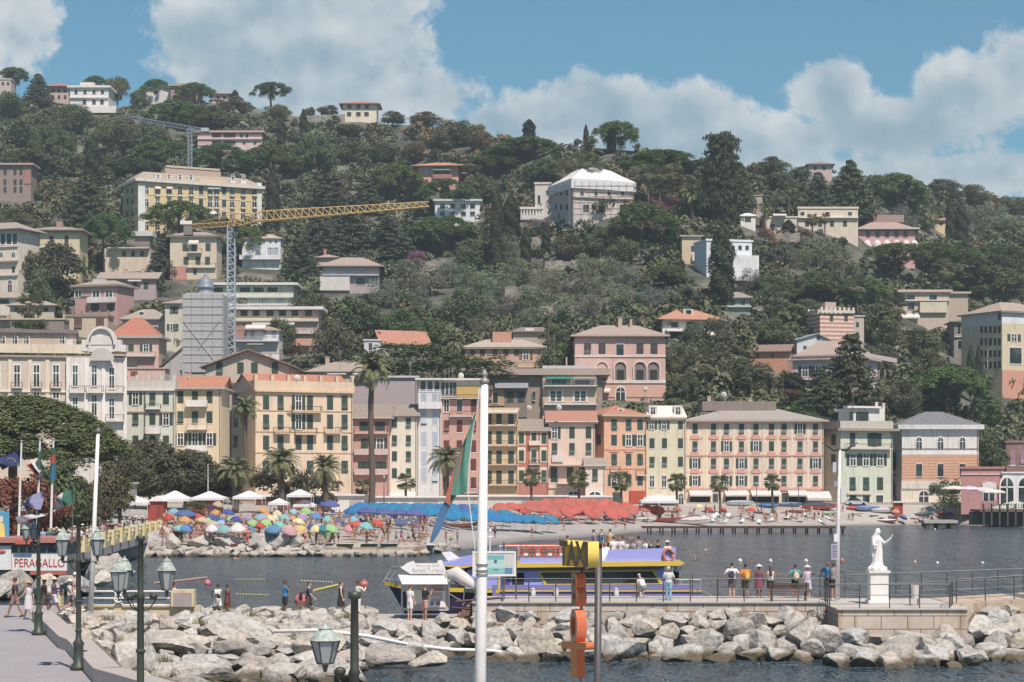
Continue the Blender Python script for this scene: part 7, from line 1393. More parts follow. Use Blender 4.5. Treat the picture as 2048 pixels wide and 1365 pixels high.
for px,pyt,cols,rr in[(43,884,[S(38,54,112)],[[(42,894),(2,916)],[(40,915),(3,928)],[(38,930),(3,941)]]),(80,880,[S(52,120,84),S(226,226,222),S(200,84,62)],[[(82,898),(84,902),(74,910),(66,920),(60,922),(58,930),(56,934)],[(84,910),(84,922),(80,935),(76,940),(72,942),(70,944),(64,946)],[(84,920),(84,934),(83,945),(82,950),(80,956),(79,960),(78,960)]]),(107,880,[S(52,112,84)],None)]:
 d=190;o=E('flagpole',W(px-3,1050,d),['slim white flagpole flying a blue starred flag','slim white flagpole flying a green white red flag','slim white flagpole with a limp green red blue flag'][[43,80,107].index(px)],'flagpole',at=(px,960));part(lambda mb:mb.tube([W(px-6,1075,d),W(px,pyt,d)],[.13,.08],7),'pole','white',WH);part(lambda mb:mb.ell(W(px,pyt-1,d),(.14,.14,.14),7,5),'finial','iron',S(150,150,150))
 if rr:flag(['blue flag with a faint circle of stars at the left edge','green white and red flag on the middle flagpole'][0 if px==43 else 1],rr,d-.1,cols,.2)
 else:
  for nm,y0,y1,c in(('x',896,908,S(50,110,84)),('x',908,928,S(196,80,66)),('x',928,960,S(48,130,176))):part(lambda mb:mb.tube([W(107,y0,d-.1),W(105.5,y1,d-.1)],[.2,.26],7),'flag','canvas',c)
 if px==43:
  fl=[q for q in COL.objects if q.get('label','').startswith('blue flag')][0]
  for k in range(10):a=k*.6283;mb=MB();mb.ell(W(22+8*math.cos(a),922+6*math.sin(a)+1,d-.32),(.06,.03,.06),5,4);mk(mb,'star','paint',fl,S(200,180,90))
flag('pale violet blue flag hanging from the lamp post at the left',[[(86,980),(66,990),(50,1004)],[(84,1000),(62,1006),(46,1014)],[(82,1020),(60,1016),(44,1020)]],79.5,[S(150,150,196),S(86,92,150)],.12);flag('white pennant below the violet blue flag',[[(97,1027),(64,1029),(30,1034)],[(90,1032),(66,1038),(32,1050)]],79.4,[S(206,200,204)],.1);flag('green white and red flag with a crest on a thin staff',[[(146,974),(127,985),(107,1002)],[(146,992),(127,1002),(108,1014)],[(145,1010),(127,1012),(108,1024)]],110,[S(46,116,92),S(214,210,206)],.12)
mb=MB();mb.tube([W(144,1090,110),W(147,966,110)],.035,6);o=E('flag_staff',W(144,1100,110),'thin dark staff holding the green white and red crest flag','flagpole',at=(146,1030));mk(mb,'pole','iron',o,S(110,110,106));mb=MB();mb.ell(W(116,1003,109.8),(.14,.03,.18),8,6);mk(mb,'crest','paint',[q for q in COL.objects if q.get('label','').endswith('on a thin staff')][0],S(130,90,96))
px=300
while px<880:
 for k,(dz,dy)in enumerate(((.2,-1.6),(.75,-.3))):
  dw,dp,z0,zp=bw(px+k*9);s=R.uniform(.6,1.1)*(1 if px<640 else.8);d=dw+dy
  if k==0 or px<640:rock(Vector((X(px+k*9,d),d,dz)),s,(1.2,1,.75),label='beach edge rock',group='rocks along the beach edge')
 px+=19 if px<640 else 26
for px,py,s in[(325,1078,1.6),(310,1092,1.4),(350,1090,1.4),(560,1095,1.4),(520,1092,1.5),(455,1090,1.5),(400,1092,1.3),(590,1090,1.2),(860,1095,1.0),(885,1098,.9),(910,1100,.9)]:rock(beach(px,py)+Vector((0,0,.3)),s,(1.2,1,.8),label='big pale beach rock',group='rocks along the beach edge')
mb=MB();a=[(X(px,F*H/(interp(px,WL)-HY)-.2),F*H/(interp(px,WL)-HY)-.2)for px in range(650,870,20)]
o=E('sea_wall',(*a[5],0),'low masonry sea wall at the water edge of the beach','wall',at=(755,1100))
for p,q in zip(a,a[1:]):mb.hexa([(p[0],p[1],-1),(q[0],q[1],-1),(q[0],q[1]+1.2,-1),(p[0],p[1]+1.2,-1)],[(p[0],p[1],.95),(q[0],q[1],.95),(q[0],q[1]+1.2,.95),(p[0],p[1]+1.2,.95)])
mk(mb,'stones','masonry',o,S(190,160,120))
def cabin_(name,label,px0,px1,pyt,pyb,col,dep=3.5,matn='planks',roof=None,gable=False,at_d=None,cat='beach cabin',rcol=WH,door=True):
 p=beach((px0+px1)/2,pyb);d=at_d or p.y;o=E(name,W((px0+px1)/2,pyb,d),label,cat,at=((px0+px1)/2,(pyt+pyb)/2));mb=MB();pbox(mb,px0,px1,pyt,pyb+6,d,dep);mk(mb,'wall',matn,o,col);mb=MB()
 if gable:prism(mb,[(px0-3,pyt+1),(px1+3,pyt+1),((px0+px1)/2,pyt-9)],d-.3,d+dep+.3)
 else:pbox(mb,px0-2,px1+2,pyt-3,pyt-.1,d-.4,dep+.8)
 mk(mb,'roof','white',o,rcol)
 if door:mb=MB();pbox(mb,px0*.4+px1*.6,px0*.15+px1*.85,pyt+6,pyb,d-.03,.025);mk(mb,'door','paint',o,tuple(v*.55 for v in col[:3])+(1,))
 return o
cabin_('beach_cabin','brown plank beach cabin behind the coloured parasols',374,437,999,1032,S(150,84,56));cabin_('beach_cabin','red plank cabin with white gabled roof beside the bridge',296,326,1002,1042,S(188,70,52),gable=True);cabin_('beach_cabin','long dark brown cabin behind the white round parasols',512,560,994,1012,S(116,62,50));cabin_('beach_cabin','second long brown cabin left of the white bar',556,662,993,1022,S(150,80,58));cabin_('beach_bar','long low white beach bar behind the deck chairs',640,738,992,1024,S(226,224,218),5,'plaster',cat='beach bar');cabin_('beach_bar','white beach bar hall behind the blue parasols',712,905,996,1022,S(206,206,204),5,'plaster',cat='beach bar');cabin_('beach_bar','long white roofed beach pavilion left of the red parasols',906,1136,994,1018,S(206,196,186),6,'plaster',cat='beach bar');cabin_('van','white box van shaped kiosk behind the red parasols',1140,1224,995,1016,S(226,228,232),3,'paint',cat='kiosk');cabin_('beach_cabin','orange red upright cabin at the right end of the beach',1789,1806,1006,1028,S(210,72,40),2,'paint',at_d=388,rcol=S(200,66,36));cabin_('beach_kiosk','long low kiosk behind the big umbrella pine',150,260,968,990,S(150,140,136),5,'plaster',at_d=268,cat='kiosk',rcol=S(170,172,180))
def tent(label,px,pyt,pyb,w_,hb,d):
 o=E('party_tent',W(px,pyb+hb,d),label,'tent','white beach tents',(px,pyt));a=w_/2;mb=MB();c=W(px,pyt,d);hw=a*d/F;zb=Z(pyb,d);ze=Z(pyb+5,d);rg=[]
 for t_,s in((0,1),(.35,.62),(.7,.33),(1,.06)):rg.append([(c.x+sx*hw*s,c.y+hw+sy*hw*s,zb+(c.z-zb)*t_)for sx,sy in((-1,-1),(-1,1),(1,1),(1,-1))])
 mb.rings([[(c.x+sx*hw,c.y+hw+sy*hw,ze)for sx,sy in((-1,-1),(-1,1),(1,1),(1,-1))]]+rg);mk(mb,'canopy','canvas',o,S(236,238,240))
 for sx,sy in((-1,-1),(-1,1),(1,1),(1,-1)):mb=MB();mb.tube([(c.x+sx*hw*.97,c.y+hw+sy*hw*.97,Z(pyb+hb,d)),(c.x+sx*hw*.97,c.y+hw+sy*hw*.97,zb)],.05,5);mk(mb,'leg','iron',o,S(200,200,200))
for i,(px,pyt,pyb,w_)in enumerate([(222,990,1004,56),(266,992,1005,60),(345,982,998,66),(415,983,996,66),(495,982,994,60),(598,979,990,50),(1320,989,1002,76),(556,997,1006,40),(608,1000,1010,44)]):tent(['left small white peaked tent behind the bridge crowd','white peaked tent beside the red cabin','tall white tent above the red cabin','white tent above the brown plank cabin','white peaked tent right of the brown plank cabin','small white tent roof on the second brown cabin','wide white tent before the narrow yellow green house','round white parasol tent left of the white bar','second round white parasol tent near the white bar'][i],px,pyt,pyb,w_,22,266+max(0,px-222)*.045 if px<700 else 352)
def canopy(seed,flatk=.52):
 mb=MB();n=8;rr=[(0.03,flatk),(.35,flatk*.86),(.75,flatk*.45),(1.0,0)]
 rg=[[(r*(1-.05*(k%2))*math.cos(6.2832*k/16),-r*(1-.05*(k%2))*math.sin(6.2832*k/16),z-(.05*(k%2)*r))for k in range(16)]for r,z in rr]
 rg=[[(x*.99,y*.99,z-.14)for x,y,z in rg[-1]]]+rg[::-1];mb.rings(rg,cap=False);mb.ell((0,0,flatk+.03),(.04,.04,.06),6,4);return mb.mesh('canopy',['canvas'])
CAN=canopy(1);mb=MB();mb.tube([(0,0,0),(0,0,1)],.025,6);POLE=mb.mesh('pole',['iron'])
def parasol(px,py,col,label,r_=1.15,hh=2.25,tilt=.0,tz=0,group='beach parasols',p=None):
 p=p or beach(px,py);o=E('beach_parasol',p,label,'parasol',group,(px,py-25),ab=False)
 o.rotation_euler=(tilt*math.cos(tz),tilt*math.sin(tz),R.uniform(0,.7));O('canopy',CAN,o,tuple(min(1,v*R.uniform(.88,1.12))for v in col[:3])+(1,),(0,0,hh-.25),(0,0,0),(r_,r_,1));O('pole',POLE,o,S(206,206,206),(0,0,0),(0,0,0),(1,1,hh));return o
def cpy(pxx,pyc,hh=2.25):
 y=pyc
 for _ in range(8):y=pyc+(hh-.1)*F/beach(pxx,min(max(y,1009),1100)).y
 return y
BLU,SLA,RED=S(28,136,200),S(84,104,170),S(212,98,82)
for k,(y0,x0,x1,sl)in enumerate(((1009,722,960,.012),(1015,715,1010,.03),(1019,860,1090,.08),(1027,890,1106,.04))):
 x=x0
 while x<x1:parasol(x,cpy(x,y0+(x-x0)*sl),BLU,'bright blue parasol',1.3,tilt=.42,tz=R.uniform(-.6,.7),group='bright blue parasols of the bathing club');x+=R.uniform(20,26)
for x,y in((735,1020),(770,1023),(800,1023),(830,1025),(655,1004),(640,1002),(930,1014),(370,1026),(660,1008)):parasol(x,cpy(x,y),SLA,'slate blue parasol',1.35,tilt=.1,group='slate blue parasols')
for k,(y0,x0,x1,sl)in enumerate(((1000,1090,1215,.0),(1004,1060,1250,.015),(1009,1000,1290,.02),(1014,1060,1330,.0),(1020,1100,1270,.0))):
 x=x0
 while x<x1:parasol(x,cpy(x,y0+(x-x0)*sl),RED,'coral red parasol',1.35,tilt=R.uniform(.3,.7),tz=R.uniform(-.6,.7),group='coral red parasols of the bathing club');x+=R.uniform(20,27)
CN={'orange':S(226,160,80),'lilac':S(168,150,190),'cream':S(226,216,170),'aqua':S(130,196,206),'lime':S(160,206,130),'pink':S(226,160,180),'white':S(228,228,226),'blue':S(70,90,176),'yellow':S(226,206,120),'red':S(216,84,60),'teal':S(40,140,160),'peach':S(226,150,120),'beige':S(206,180,150),'sky blue':S(90,150,200)}
for px,py,c in[(367,1037,'orange'),(365,1050,'blue'),(398,1038,'beige'),(340,1020,'aqua'),(412,1052,'blue'),(452,1022,'blue'),(466,1036,'blue'),(440,1052,'lilac'),(478,1048,'cream'),(425,1060,'white'),(476,1060,'white'),(520,1030,'aqua'),(524,1040,'lime'),(545,1044,'aqua'),(530,1055,'aqua'),(565,1033,'aqua'),(593,1029,'lilac'),(590,1040,'cream'),(566,1054,'white'),(600,1052,'yellow'),(548,1060,'sky blue'),(634,1050,'blue'),(640,1058,'cream'),(655,1062,'lime'),(710,1046,'red'),(725,1048,'aqua'),(638,1078,'teal'),(430,1005,'beige'),(470,1000,'beige'),(450,1070,'aqua'),(365,1072,'sky blue'),(350,1060,'aqua'),(572,1058,'pink'),(390,1030,'red'),(1790,1021,'peach'),(1800,1030,'sky blue'),(1412,1016,'red'),(1395,1010,'cream'),(1500,1018,'red'),(1920,1018,'peach'),(1899,1026,'blue'),(1440,1016,'red'),(1350,1016,'red'),(1880,1024,'red')]:
 parasol(px,cpy(px,py,2.0),CN[c],f'{c} beach parasol',R.uniform(.68,.92),1.9,R.uniform(.1,.55),R.uniform(-1,2),group='mixed colour parasols on the beach')
for px,py,d in[(1908,977,374),(1938,978,374),(1965,980,374),(1985,984,372)]:parasol(px,1010,S(236,234,230),'cream white restaurant parasol',2.3,2.9,group='restaurant parasols',p=Vector((X(px,d),d,Z(py,d)-2.7)))
for px,py,d in[(2000,1016,372),(2035,1016,370),(2030,1008,378)]:parasol(px,1040,S(206,226,214),'mint white parasol',2.2,2.6,group='mint parasols at the right edge',p=Vector((X(px,d),d,Z(py,d)-2.4)))
for i in range(44):c=R.choice(list(CN));px=R.uniform(322,800 if i%3==0 else 660);parasol(px,R.uniform(1038,1090),CN[c],f'{c} beach parasol',R.uniform(.6,.82),1.55,R.uniform(.1,.6),R.uniform(-1,2),group='mixed colour parasols on the beach')
mb=MB();mb.box(-.42,.42,-.9,.9,.05,.09);TOW=mb.mesh('beach_towel',['cloth'])
for i in range(70):
 c=R.choice(list(CN));px,py=(R.uniform(325,860),R.uniform(1040,1100))if i<52 else(R.uniform(1360,1900),R.uniform(1028,1046));p=beach(px,py);o=O('beach_towel',TOW,None,CN[c],p,(0,0,R.uniform(0,3.1)));T(o,f'{c} beach towel','towel','towels spread on the beach',(px,py))
SW=[(S(200,60,60),'red'),(S(40,50,90),'navy'),(S(40,38,42),'black'),(S(60,140,190),'blue'),(S(226,226,226),'white'),(S(226,150,70),'orange'),(S(206,90,140),'pink'),(S(80,140,90),'green')]
def bather(px,py,ps,dy=0,p=None,lab=None,grp='bathers on the beach'):
 c,cn=R.choice(SW);fem=R.random()<.5;p=p or beach(px,py);rz=R.uniform(0,6.28);wear=[('briefs' if fem else 'swim_shorts',c)]+([('bikini_top',c)]if fem else[])+[('long_hair' if fem and ps not in('lie','swim')else 'hair',R.choice(HAIRC))]
 o=person(f'b{ps}{fem}',p+Vector((0,0,dy)),rz,POSE[ps],wear,(lab or{'lie':'sunbather lying down in {}','swim':'swimmer in {}'}.get(ps,('bather sitting in {}' if 'sit' in ps else 'bather standing in {}'))).format(cn+' swimwear'),R.uniform(1.56,1.8),det=False,group=grp)
 if ps=='lie':o.rotation_euler=(rad(-90),0,rz);o.location.z+=.17
 return o
PW=['stand','walk','hips','sitfloor','sitfloor','sitback','lie','sitback','walk2']
for i in range(118):px=318+542*R.random()**1.25;py=R.uniform(1034,1096 if px<640 else 1102);bather(px,py,R.choice(PW))
for i in range(34):px=R.uniform(640,1340);py=R.uniform(1030,1050)+max(0,900-px)*.02;bather(px,py,R.choice(['sitfloor','sitback','stand','stand','walk','lie']))
for i in range(30):px=R.uniform(1340,1720);py=R.uniform(1024,1046);bather(px,py,R.choice(['stand','walk','sitfloor','lie','sitback']))
for px,py,ps in[(1064,1076,'walk'),(1128,1062,'stand'),(892,1088,'stand'),(902,1092,'walk'),(915,1086,'hips'),(990,1076,'stand'),(1250,1060,'stand'),(1232,1056,'hips'),(870,1062,'stand'),(880,1060,'hips'),(705,1076,'stand'),(698,1070,'walk'),(1780,1042,'sitback'),(1795,1040,'stand'),(1845,1044,'sitback'),(1865,1040,'sitfloor'),(1910,1040,'sitback'),(1920,1041,'sitfloor'),(1698,1042,'stand'),(1706,1042,'walk'),(1832,1048,'sitfloor')]:bather(px,py,ps)
for px,py in[(1368,1105),(1380,1112),(1390,1120),(1410,1102),(1500,1125),(1910,1115),(2035,1125),(1260,1076),(1210,1082),(1120,1078),(1845,1058),(1700,1070),(470,1118),(1160,1078)]:
 d=F*H/(py-HY);bather(px,py,'swim',p=Vector((X(px,d),d,-1.32)),lab='swimmer out in the bay in {}',grp='swimmers in the bay')
def crowd(n):
 V,Fq,C_,o_=[],[],[],0;ks=[k for k in PCACHE if k[0][0]=='b' and 'lie' not in k[0]and 'swim' not in k[0]]
 for i in range(n):
  k=R.choice(ks);q=i%10
  px,py=(318+540*R.random()**1.2,R.uniform(1036,1096))if q<7 else((R.uniform(700,1340),R.uniform(1034,1050))if q<9 else(R.uniform(1340,1700),R.uniform(1026,1046)))
  p=beach(px,py);a=R.uniform(0,6.28);s=R.uniform(.9,1.04);cs_,sn=math.cos(a),math.sin(a);sw=R.choice(SW)[0][:3];hr=R.choice(HAIRC)[:3];sk=R.choice(SK_)[:3]
  for nm,me,_ in PCACHE[k]:
   v=np.empty(len(me.vertices)*3,np.float32);me.vertices.foreach_get('co',v);v=v.reshape(-1,3)*s;V.append(np.stack([v[:,0]*cs_-v[:,1]*sn+p.x,v[:,0]*sn+v[:,1]*cs_+p.y,v[:,2]+p.z],1))
   me.calc_loop_triangles();f=np.empty(len(me.loop_triangles)*3,np.int32);me.loop_triangles.foreach_get('vertices',f);Fq.append(f.reshape(-1,3)+o_);o_+=len(v)
   c=sk if nm=='body' else(hr if 'hair' in nm else sw);C_.append(np.tile(np.array((*c,1)),(len(v),1)))
 o=O('beach_crowd',npmesh('beach_crowd',np.concatenate(V),np.concatenate(Fq),['crowd'],col=np.concatenate(C_)));kind(o,'stuff');o['label']='dense crowd of bathers packed between the parasols';o['category']='crowd'
crowd(250)
def lounger_():
 mb=MB();mb.box(-.3,.3,-.95,.45,.3,.36);M_=Matrix.Translation((0,.45,.33))@Matrix.Rotation(rad(38),4,'X');mb.box(-.3,.3,0,.65,-.03,.03,0,M_);return mb.mesh('mattress',['cloth'])
LOU=lounger_();LEG=MB();[LEG.tube([(sx*.26,sy,0),(sx*.26,sy,.32)],.025,5)for sx in(-1,1)for sy in(-.8,.35)];LEG.tube([(-.3,-.95,.29),(-.3,.5,.29)],.025,5);LEG.tube([(.3,-.95,.29),(.3,.5,.29)],.025,5);LEG=LEG.mesh('frame',['iron'])
def lounger(px,py,c,lab,grp):p=beach(px,py);o=E('sun_lounger',p,lab,'sun lounger',grp,(px,py),ab=False,rz=R.uniform(-.9,.9));O('mattress',LOU,o,c);O('frame',LEG,o,S(200,200,200));return o
for i in range(34):lounger(R.uniform(650,860),R.uniform(1028,1054),S(70,96,156),'navy blue sun lounger','navy blue sun loungers')
for i in range(26):lounger(R.uniform(880,1340),R.uniform(1034,1048),S(120,136,160),'greyish shaded lounger','greyish sun loungers')
for i in range(24):lounger(R.uniform(1360,1690),R.uniform(1034,1049),S(220,224,228),'white sun lounger','white sun loungers')
def boat_mesh(cov):
 mb=MB();rg=[]
 for t_,w_,zk,zs in((-.5,.12,.1,.26),(-.35,.17,.03,.24),(0,.2,0,.23),(.25,.16,.03,.26),(.42,.07,.1,.31),(.5,.01,.2,.34)):rg.append([(t_,-w_,zs),(t_,-w_*.75,zk+.06),(t_,0,zk),(t_,w_*.75,zk+.06),(t_,w_,zs)])
 if not cov:
  rg2=[r+[(r[4][0],r[4][1]*.85,r[4][2]-.02),(r[2][0]*.96,0,r[2][2]+.07),(r[0][0],r[0][1]*.85,r[0][2]-.02)]for r in rg];mb.rings(rg2)
 else:mb.rings(rg)
 return mb.mesh('hull',['gloss'])
BH={0:boat_mesh(0),1:boat_mesh(1)}
mb=MB();mb.rings([[(t_,-w_,z),(t_,-w_*.5,z+.1*k),(t_,0,z+.14*k),(t_,w_*.5,z+.1*k),(t_,w_,z)]for t_,w_,z,k in((-.5,.13,.27,.3),(-.3,.185,.26,1),(.1,.2,.26,1.1),(.35,.12,.29,.6),(.48,.02,.33,.1))]);COVM=mb.mesh('cover',['canvas'])
mb=MB();[mb.box(x-.03,x+.03,-.17,.17,.17,.19)for x in(-.25,.02,.22)];THW=mb.mesh('thwart',['planks'])
def boat(px,py,L,c,lab,cover=None,rz=0,p=None,tilt=0):
 p=p or beach(px,py);o=E('rowing_boat',p,lab,'boat','small boats drawn up on the beach',(px,py-4),ab=False);o.rotation_euler=(tilt,0,rz);l=L*.78*p.y/F;s=(l,l*.75,l*.5);O('hull',BH[1 if cover else 0],o,c,scale=s);O('cover' if cover else 'thwart',COVM if cover else THW,o,cover or S(150,110,70),scale=s)
for px,py,L,c,lab,cv,rz in[(920,1056,90,S(150,90,80),'long dark red rowing boat on the sand below the blue parasols',None,.05),(1340,1046,110,S(176,80,72),'white and red long boat left of the jetty',None,.03),(1290,1044,60,S(206,206,206),'grey white dinghy below the coral parasols',S(206,210,206),.2),(1535,1016,52,S(40,120,190),'boat under a bright blue tarpaulin before the palazzo shops',S(40,140,210),2.9),(1580,1014,60,S(110,130,170),'boat under a pale blue tarpaulin beside the bright blue one',S(120,140,180),.1),(1640,1020,90,S(196,84,72),'long red rowing boat before the palazzo shops',S(70,80,110),.05),(1480,1012,70,S(190,200,206),'pale blue covered boat behind the jetty loungers',S(170,186,200),.1),(1600,1026,60,S(200,96,90),'low pinkish red boat left of the signal mast',None,.1),(1712,1020,50,S(206,80,70),'small boat with red cover right of the signal mast',S(206,84,76),.2),(1735,1022,66,S(120,150,190),'boat under blue and white tarpaulin below the sage house',S(110,150,200),.3),(1765,1026,60,S(206,206,210),'grey white motor boat below the sage house door',S(200,204,210),.1),(1850,1030,56,S(206,220,230),'white rowing boat propped before the orange villa',None,.4),(1875,1024,50,S(206,226,236),'second white dinghy behind the propped one',None,2.6),(1775,1046,50,S(170,90,90),'flat pale board boat under the parasol pair',S(220,226,230),.0),(1990,1046,34,S(186,110,80),'small wooden boat on the slipway at the right',None,.1),(1385,1050,100,S(206,200,196),'pale long pedal boat behind the dark jetty',S(214,214,210),0),(1660,1030,40,S(120,200,150),'small mint green kayak left of the signal mast',S(150,206,150),.3)]:boat(px,py,L,c,lab,cv,rz)
o=E('jetty',(X(1490,322),322,0),'long dark timber bathing jetty in front of the beach','jetty',at=(1490,1056));part(lambda mb:mb.box(X(1284,322),X(1692,322),322,325,.95,1.12),'deck','planks',S(112,84,74));part(lambda mb:mb.box(X(1284,322),X(1692,322),321.9,321.99,.8,1.16),'edge_beam','planks',S(92,64,58))
for i in range(17):x=X(1296+i*24.3,322);part(lambda mb:mb.tube([(x,322.4,-1),(x,322.4,.95)],.12,7),'pile','planks',S(84,70,66));part(lambda mb:mb.tube([(x+.6,324.6,-1),(x+.6,324.6,.95)],.12,7),'pile','planks',S(84,70,66))
o=E('jetty',(X(1150,305),305,0),'thin pale wooden gangway at the shallow water edge','jetty',at=(1150,1068));part(lambda mb:(mb.box(X(1120,310),X(1210,310),310,311,Z(1071,310),Z(1068.5,310)),mb.hexa([(X(1062,310),310,Z(1064,310)),(X(1120,310),310,Z(1071,310)),(X(1120,310),311,Z(1071,310)),(X(1062,310),311,Z(1064,310))],[(X(1062,310),310,Z(1062,310)),(X(1120,310),310,Z(1068.5,310)),(X(1120,310),311,Z(1068.5,310)),(X(1062,310),311,Z(1062,310))])),'deck','planks',S(176,150,116));part(lambda mb:[mb.tube([(X(x,310),310.5,-1),(X(x,310),310.5,Z(1071,310))],.08,6)for x in(1080,1120,1150,1180,1205)],'pile','planks',S(120,100,80))
o=E('jetty',(X(1870,352),352,0),'short bathing platform at the right end of the beach','jetty',at=(1880,1045));part(lambda mb:mb.box(X(1848,356),X(1916,356),356,361,Z(1047,356),Z(1041,356)),'deck','planks',S(190,186,180));part(lambda mb:[mb.box(X(x,356),X(x+8,356),356.2,360,-1,Z(1047,356)-.002)for x in(1852,1876,1902)],'pile','planks',S(90,76,70))
o=E('terrace_deck',W(2020,1050,366),'dark seaside terrace on stilts at the right edge','terrace',at=(2015,1040));part(lambda mb:pbox(mb,1960,2100,1020,1024,368,8),'deck','planks',S(120,104,96));part(lambda mb:[pbox(mb,x,x+3,1008,1052,368,.3)for x in range(1966,2100,16)],'post','planks',S(96,82,76));part(lambda mb:pbox(mb,1945,2100,1024,1050,374,3),'base_wall','rubble',S(120,110,104));part(lambda mb:[pbox(mb,x,x+1.2,1005,1020,368,.1)for x in range(1962,2100,5)],'railing','iron',S(120,110,104))
p=W(1712,1012,391);o=E('parked_car',p,'silver hatchback parked before the sage corner house','car',at=(1712,1008));
part(lambda mb:mb.rings([[(p.x+x,p.y-w_,p.z+z)for x,z in((-2,.3),(-2,.8),(-1.2,.95),(1.2,.9),(1.95,.7),(2,.3))]for w_ in(.85,-.85)]),'body','gloss',S(190,194,200));part(lambda mb:mb.rings([[(p.x+x,p.y-w_,p.z+z)for x,z in((-1.6,.92),(-1.2,1.42),(.2,1.45),(1.0,.92))]for w_ in(.75,-.75)]),'cabin','glass',WH)
for x in(-1.2,1.25):part(lambda mb:mb.rings([[(p.x+x+.32*math.cos(a*.5236),y,p.z+.32+.32*math.sin(a*.5236))for a in range(12)]for y in(p.y-.87,p.y-.65)]),'wheel','iron',S(40,40,42))
for px,py0,py1,d in[(1230,965,1012,380),(1513,968,1012,384),(1597,968,1012,384),(1318,850,1030,372),(740,960,1008,320),(416,930,985,296),(768,955,1006,322)]:
 o=E('promenade_lamp',W(px,py1,d),'thin dark lamp standard on the promenade' if px not in(1318,416)else('tall thin white flagpole before the orange house' if px==1318 else 'thin white pole above the left tents'),'street lamp' if px not in(1318,416)else 'flagpole',None,(px,(py0+py1)/2));c=S(80,76,74)if px not in(1318,416)else WH;part(lambda mb:mb.tube([W(px,py1+3,d),W(px,py0,d)],[.09,.05],6),'pole','iron',c)
 if px not in(1318,416):part(lambda mb:(mb.ell(W(px,py0,d),(.18,.18,.26),7,5)),'lantern','frosted',WH)
 else:part(lambda mb:mb.ell(W(px,py0,d),(.1,.1,.1),6,4),'finial','iron',WH)
for i,(p0,p1,y0,y1,c,lab)in enumerate([(472,528,1160,1160,S(206,190,90),'upper left line of small yellow floats'),(474,536,1190,1192,S(206,190,110),'lower left line of small yellow floats'),(604,664,1163,1166,S(210,206,170),'right line of small pale floats')]):
 o=E('float_line',W((p0+p1)/2,y0,F*H/(y0-HY)),lab,'float line','float lines in the water',((p0+p1)/2,y0));mb=MB()
 for k in range(11):t_=k/10;px,py=p0+(p1-p0)*t_,y0+(y1-y0)*t_;d=F*H/(py-HY);mb.ell((X(px,d),d,.05),(.07,.07,.06),7,5)
 mk(mb,'float','gloss',o,c);mb=MB();d0,d1=F*H/(y0-HY),F*H/(y1-HY);mb.tube([(X(p0,d0),d0,.02),(X(p1,d1),d1,.02)],.02,5);mk(mb,'rope','cloth',o,S(160,150,120))
for px,py,c,s in[(415,1156,S(206,110,110),.28),(601,1192,S(216,110,100),.42),(728,1160,S(216,100,84),.35),(1480,1124,S(226,220,200),.22),(1541,1124,S(226,210,200),.2),(1612,1124,S(220,214,206),.2),(1684,1124,S(206,110,90),.24),(1830,1126,S(216,170,150),.16),(1875,1128,S(226,220,214),.16),(1965,1128,S(220,200,190),.16),(1348,1121,S(226,200,120),.2),(1870,1060,S(226,226,220),.16)]:
 d=F*H/(py-HY)if py<1150 else F*H/(py+14-HY);mb=MB();mb.ell((0,0,s*.4),(s,s,s),10,7);mb.ell((0,0,s*1.45),(s*.25,s*.25,s*.3),6,4);o=mk(mb,'buoy','gloss',None,c,True);o.location=(X(px,d),d,0);T(o,'round mooring buoy','buoy','round buoys in the bay',(px,py))
mb=MB();d0,d1=F*H/(1168-HY),F*H/(1157-HY);mb.tube([(X(310,d0+0),d0,.05),(X(360,(d0+d1)/2),(d0+d1)/2,.03),(X(413,d1),d1,.06)],.09,6);o=mk(mb,'rope','cloth',None,S(206,150,130));T(o,'floating orange boom rope behind the lamp lantern','rope',None,(360,1162));mb=MB();d0,d1=F*H/(1183-HY),F*H/(1172-HY);mb.tube([(X(628,d0),d0,.05),(X(675,d1),d1,.05)],.1,6);o=mk(mb,'rope','cloth',None,S(216,196,80));T(o,'short floating yellow boom between two walkers','rope',None,(650,1178))
def lattice(mb,a,b,w0,w1,n,r_,tri=False):
 a,b=Vector(a),Vector(b);ax=(b-a).normalized();u=ax.cross(Vector((0,1,0))).normalized();v=Vector((0,1,0))
 cs=[(-1,-1),(1,-1),(1,1),(-1,1)]if not tri else[(-1,-1),(-1,1),(1,0)]
 P_=lambda i,k:a.lerp(b,i/n)+(u*cs[k][0]+v*cs[k][1])*(w0+(w1-w0)*i/n)/2
 for k in range(len(cs)):mb.tube([P_(0,k),P_(n,k)],r_,5)
 for i in range(n):
  for k in range(len(cs)):mb.tube([P_(i,k),P_(i+1,(k+1)%len(cs))],r_*.6,4);mb.tube([P_(i,k),P_(i,(k+1)%len(cs))],r_*.6,4)
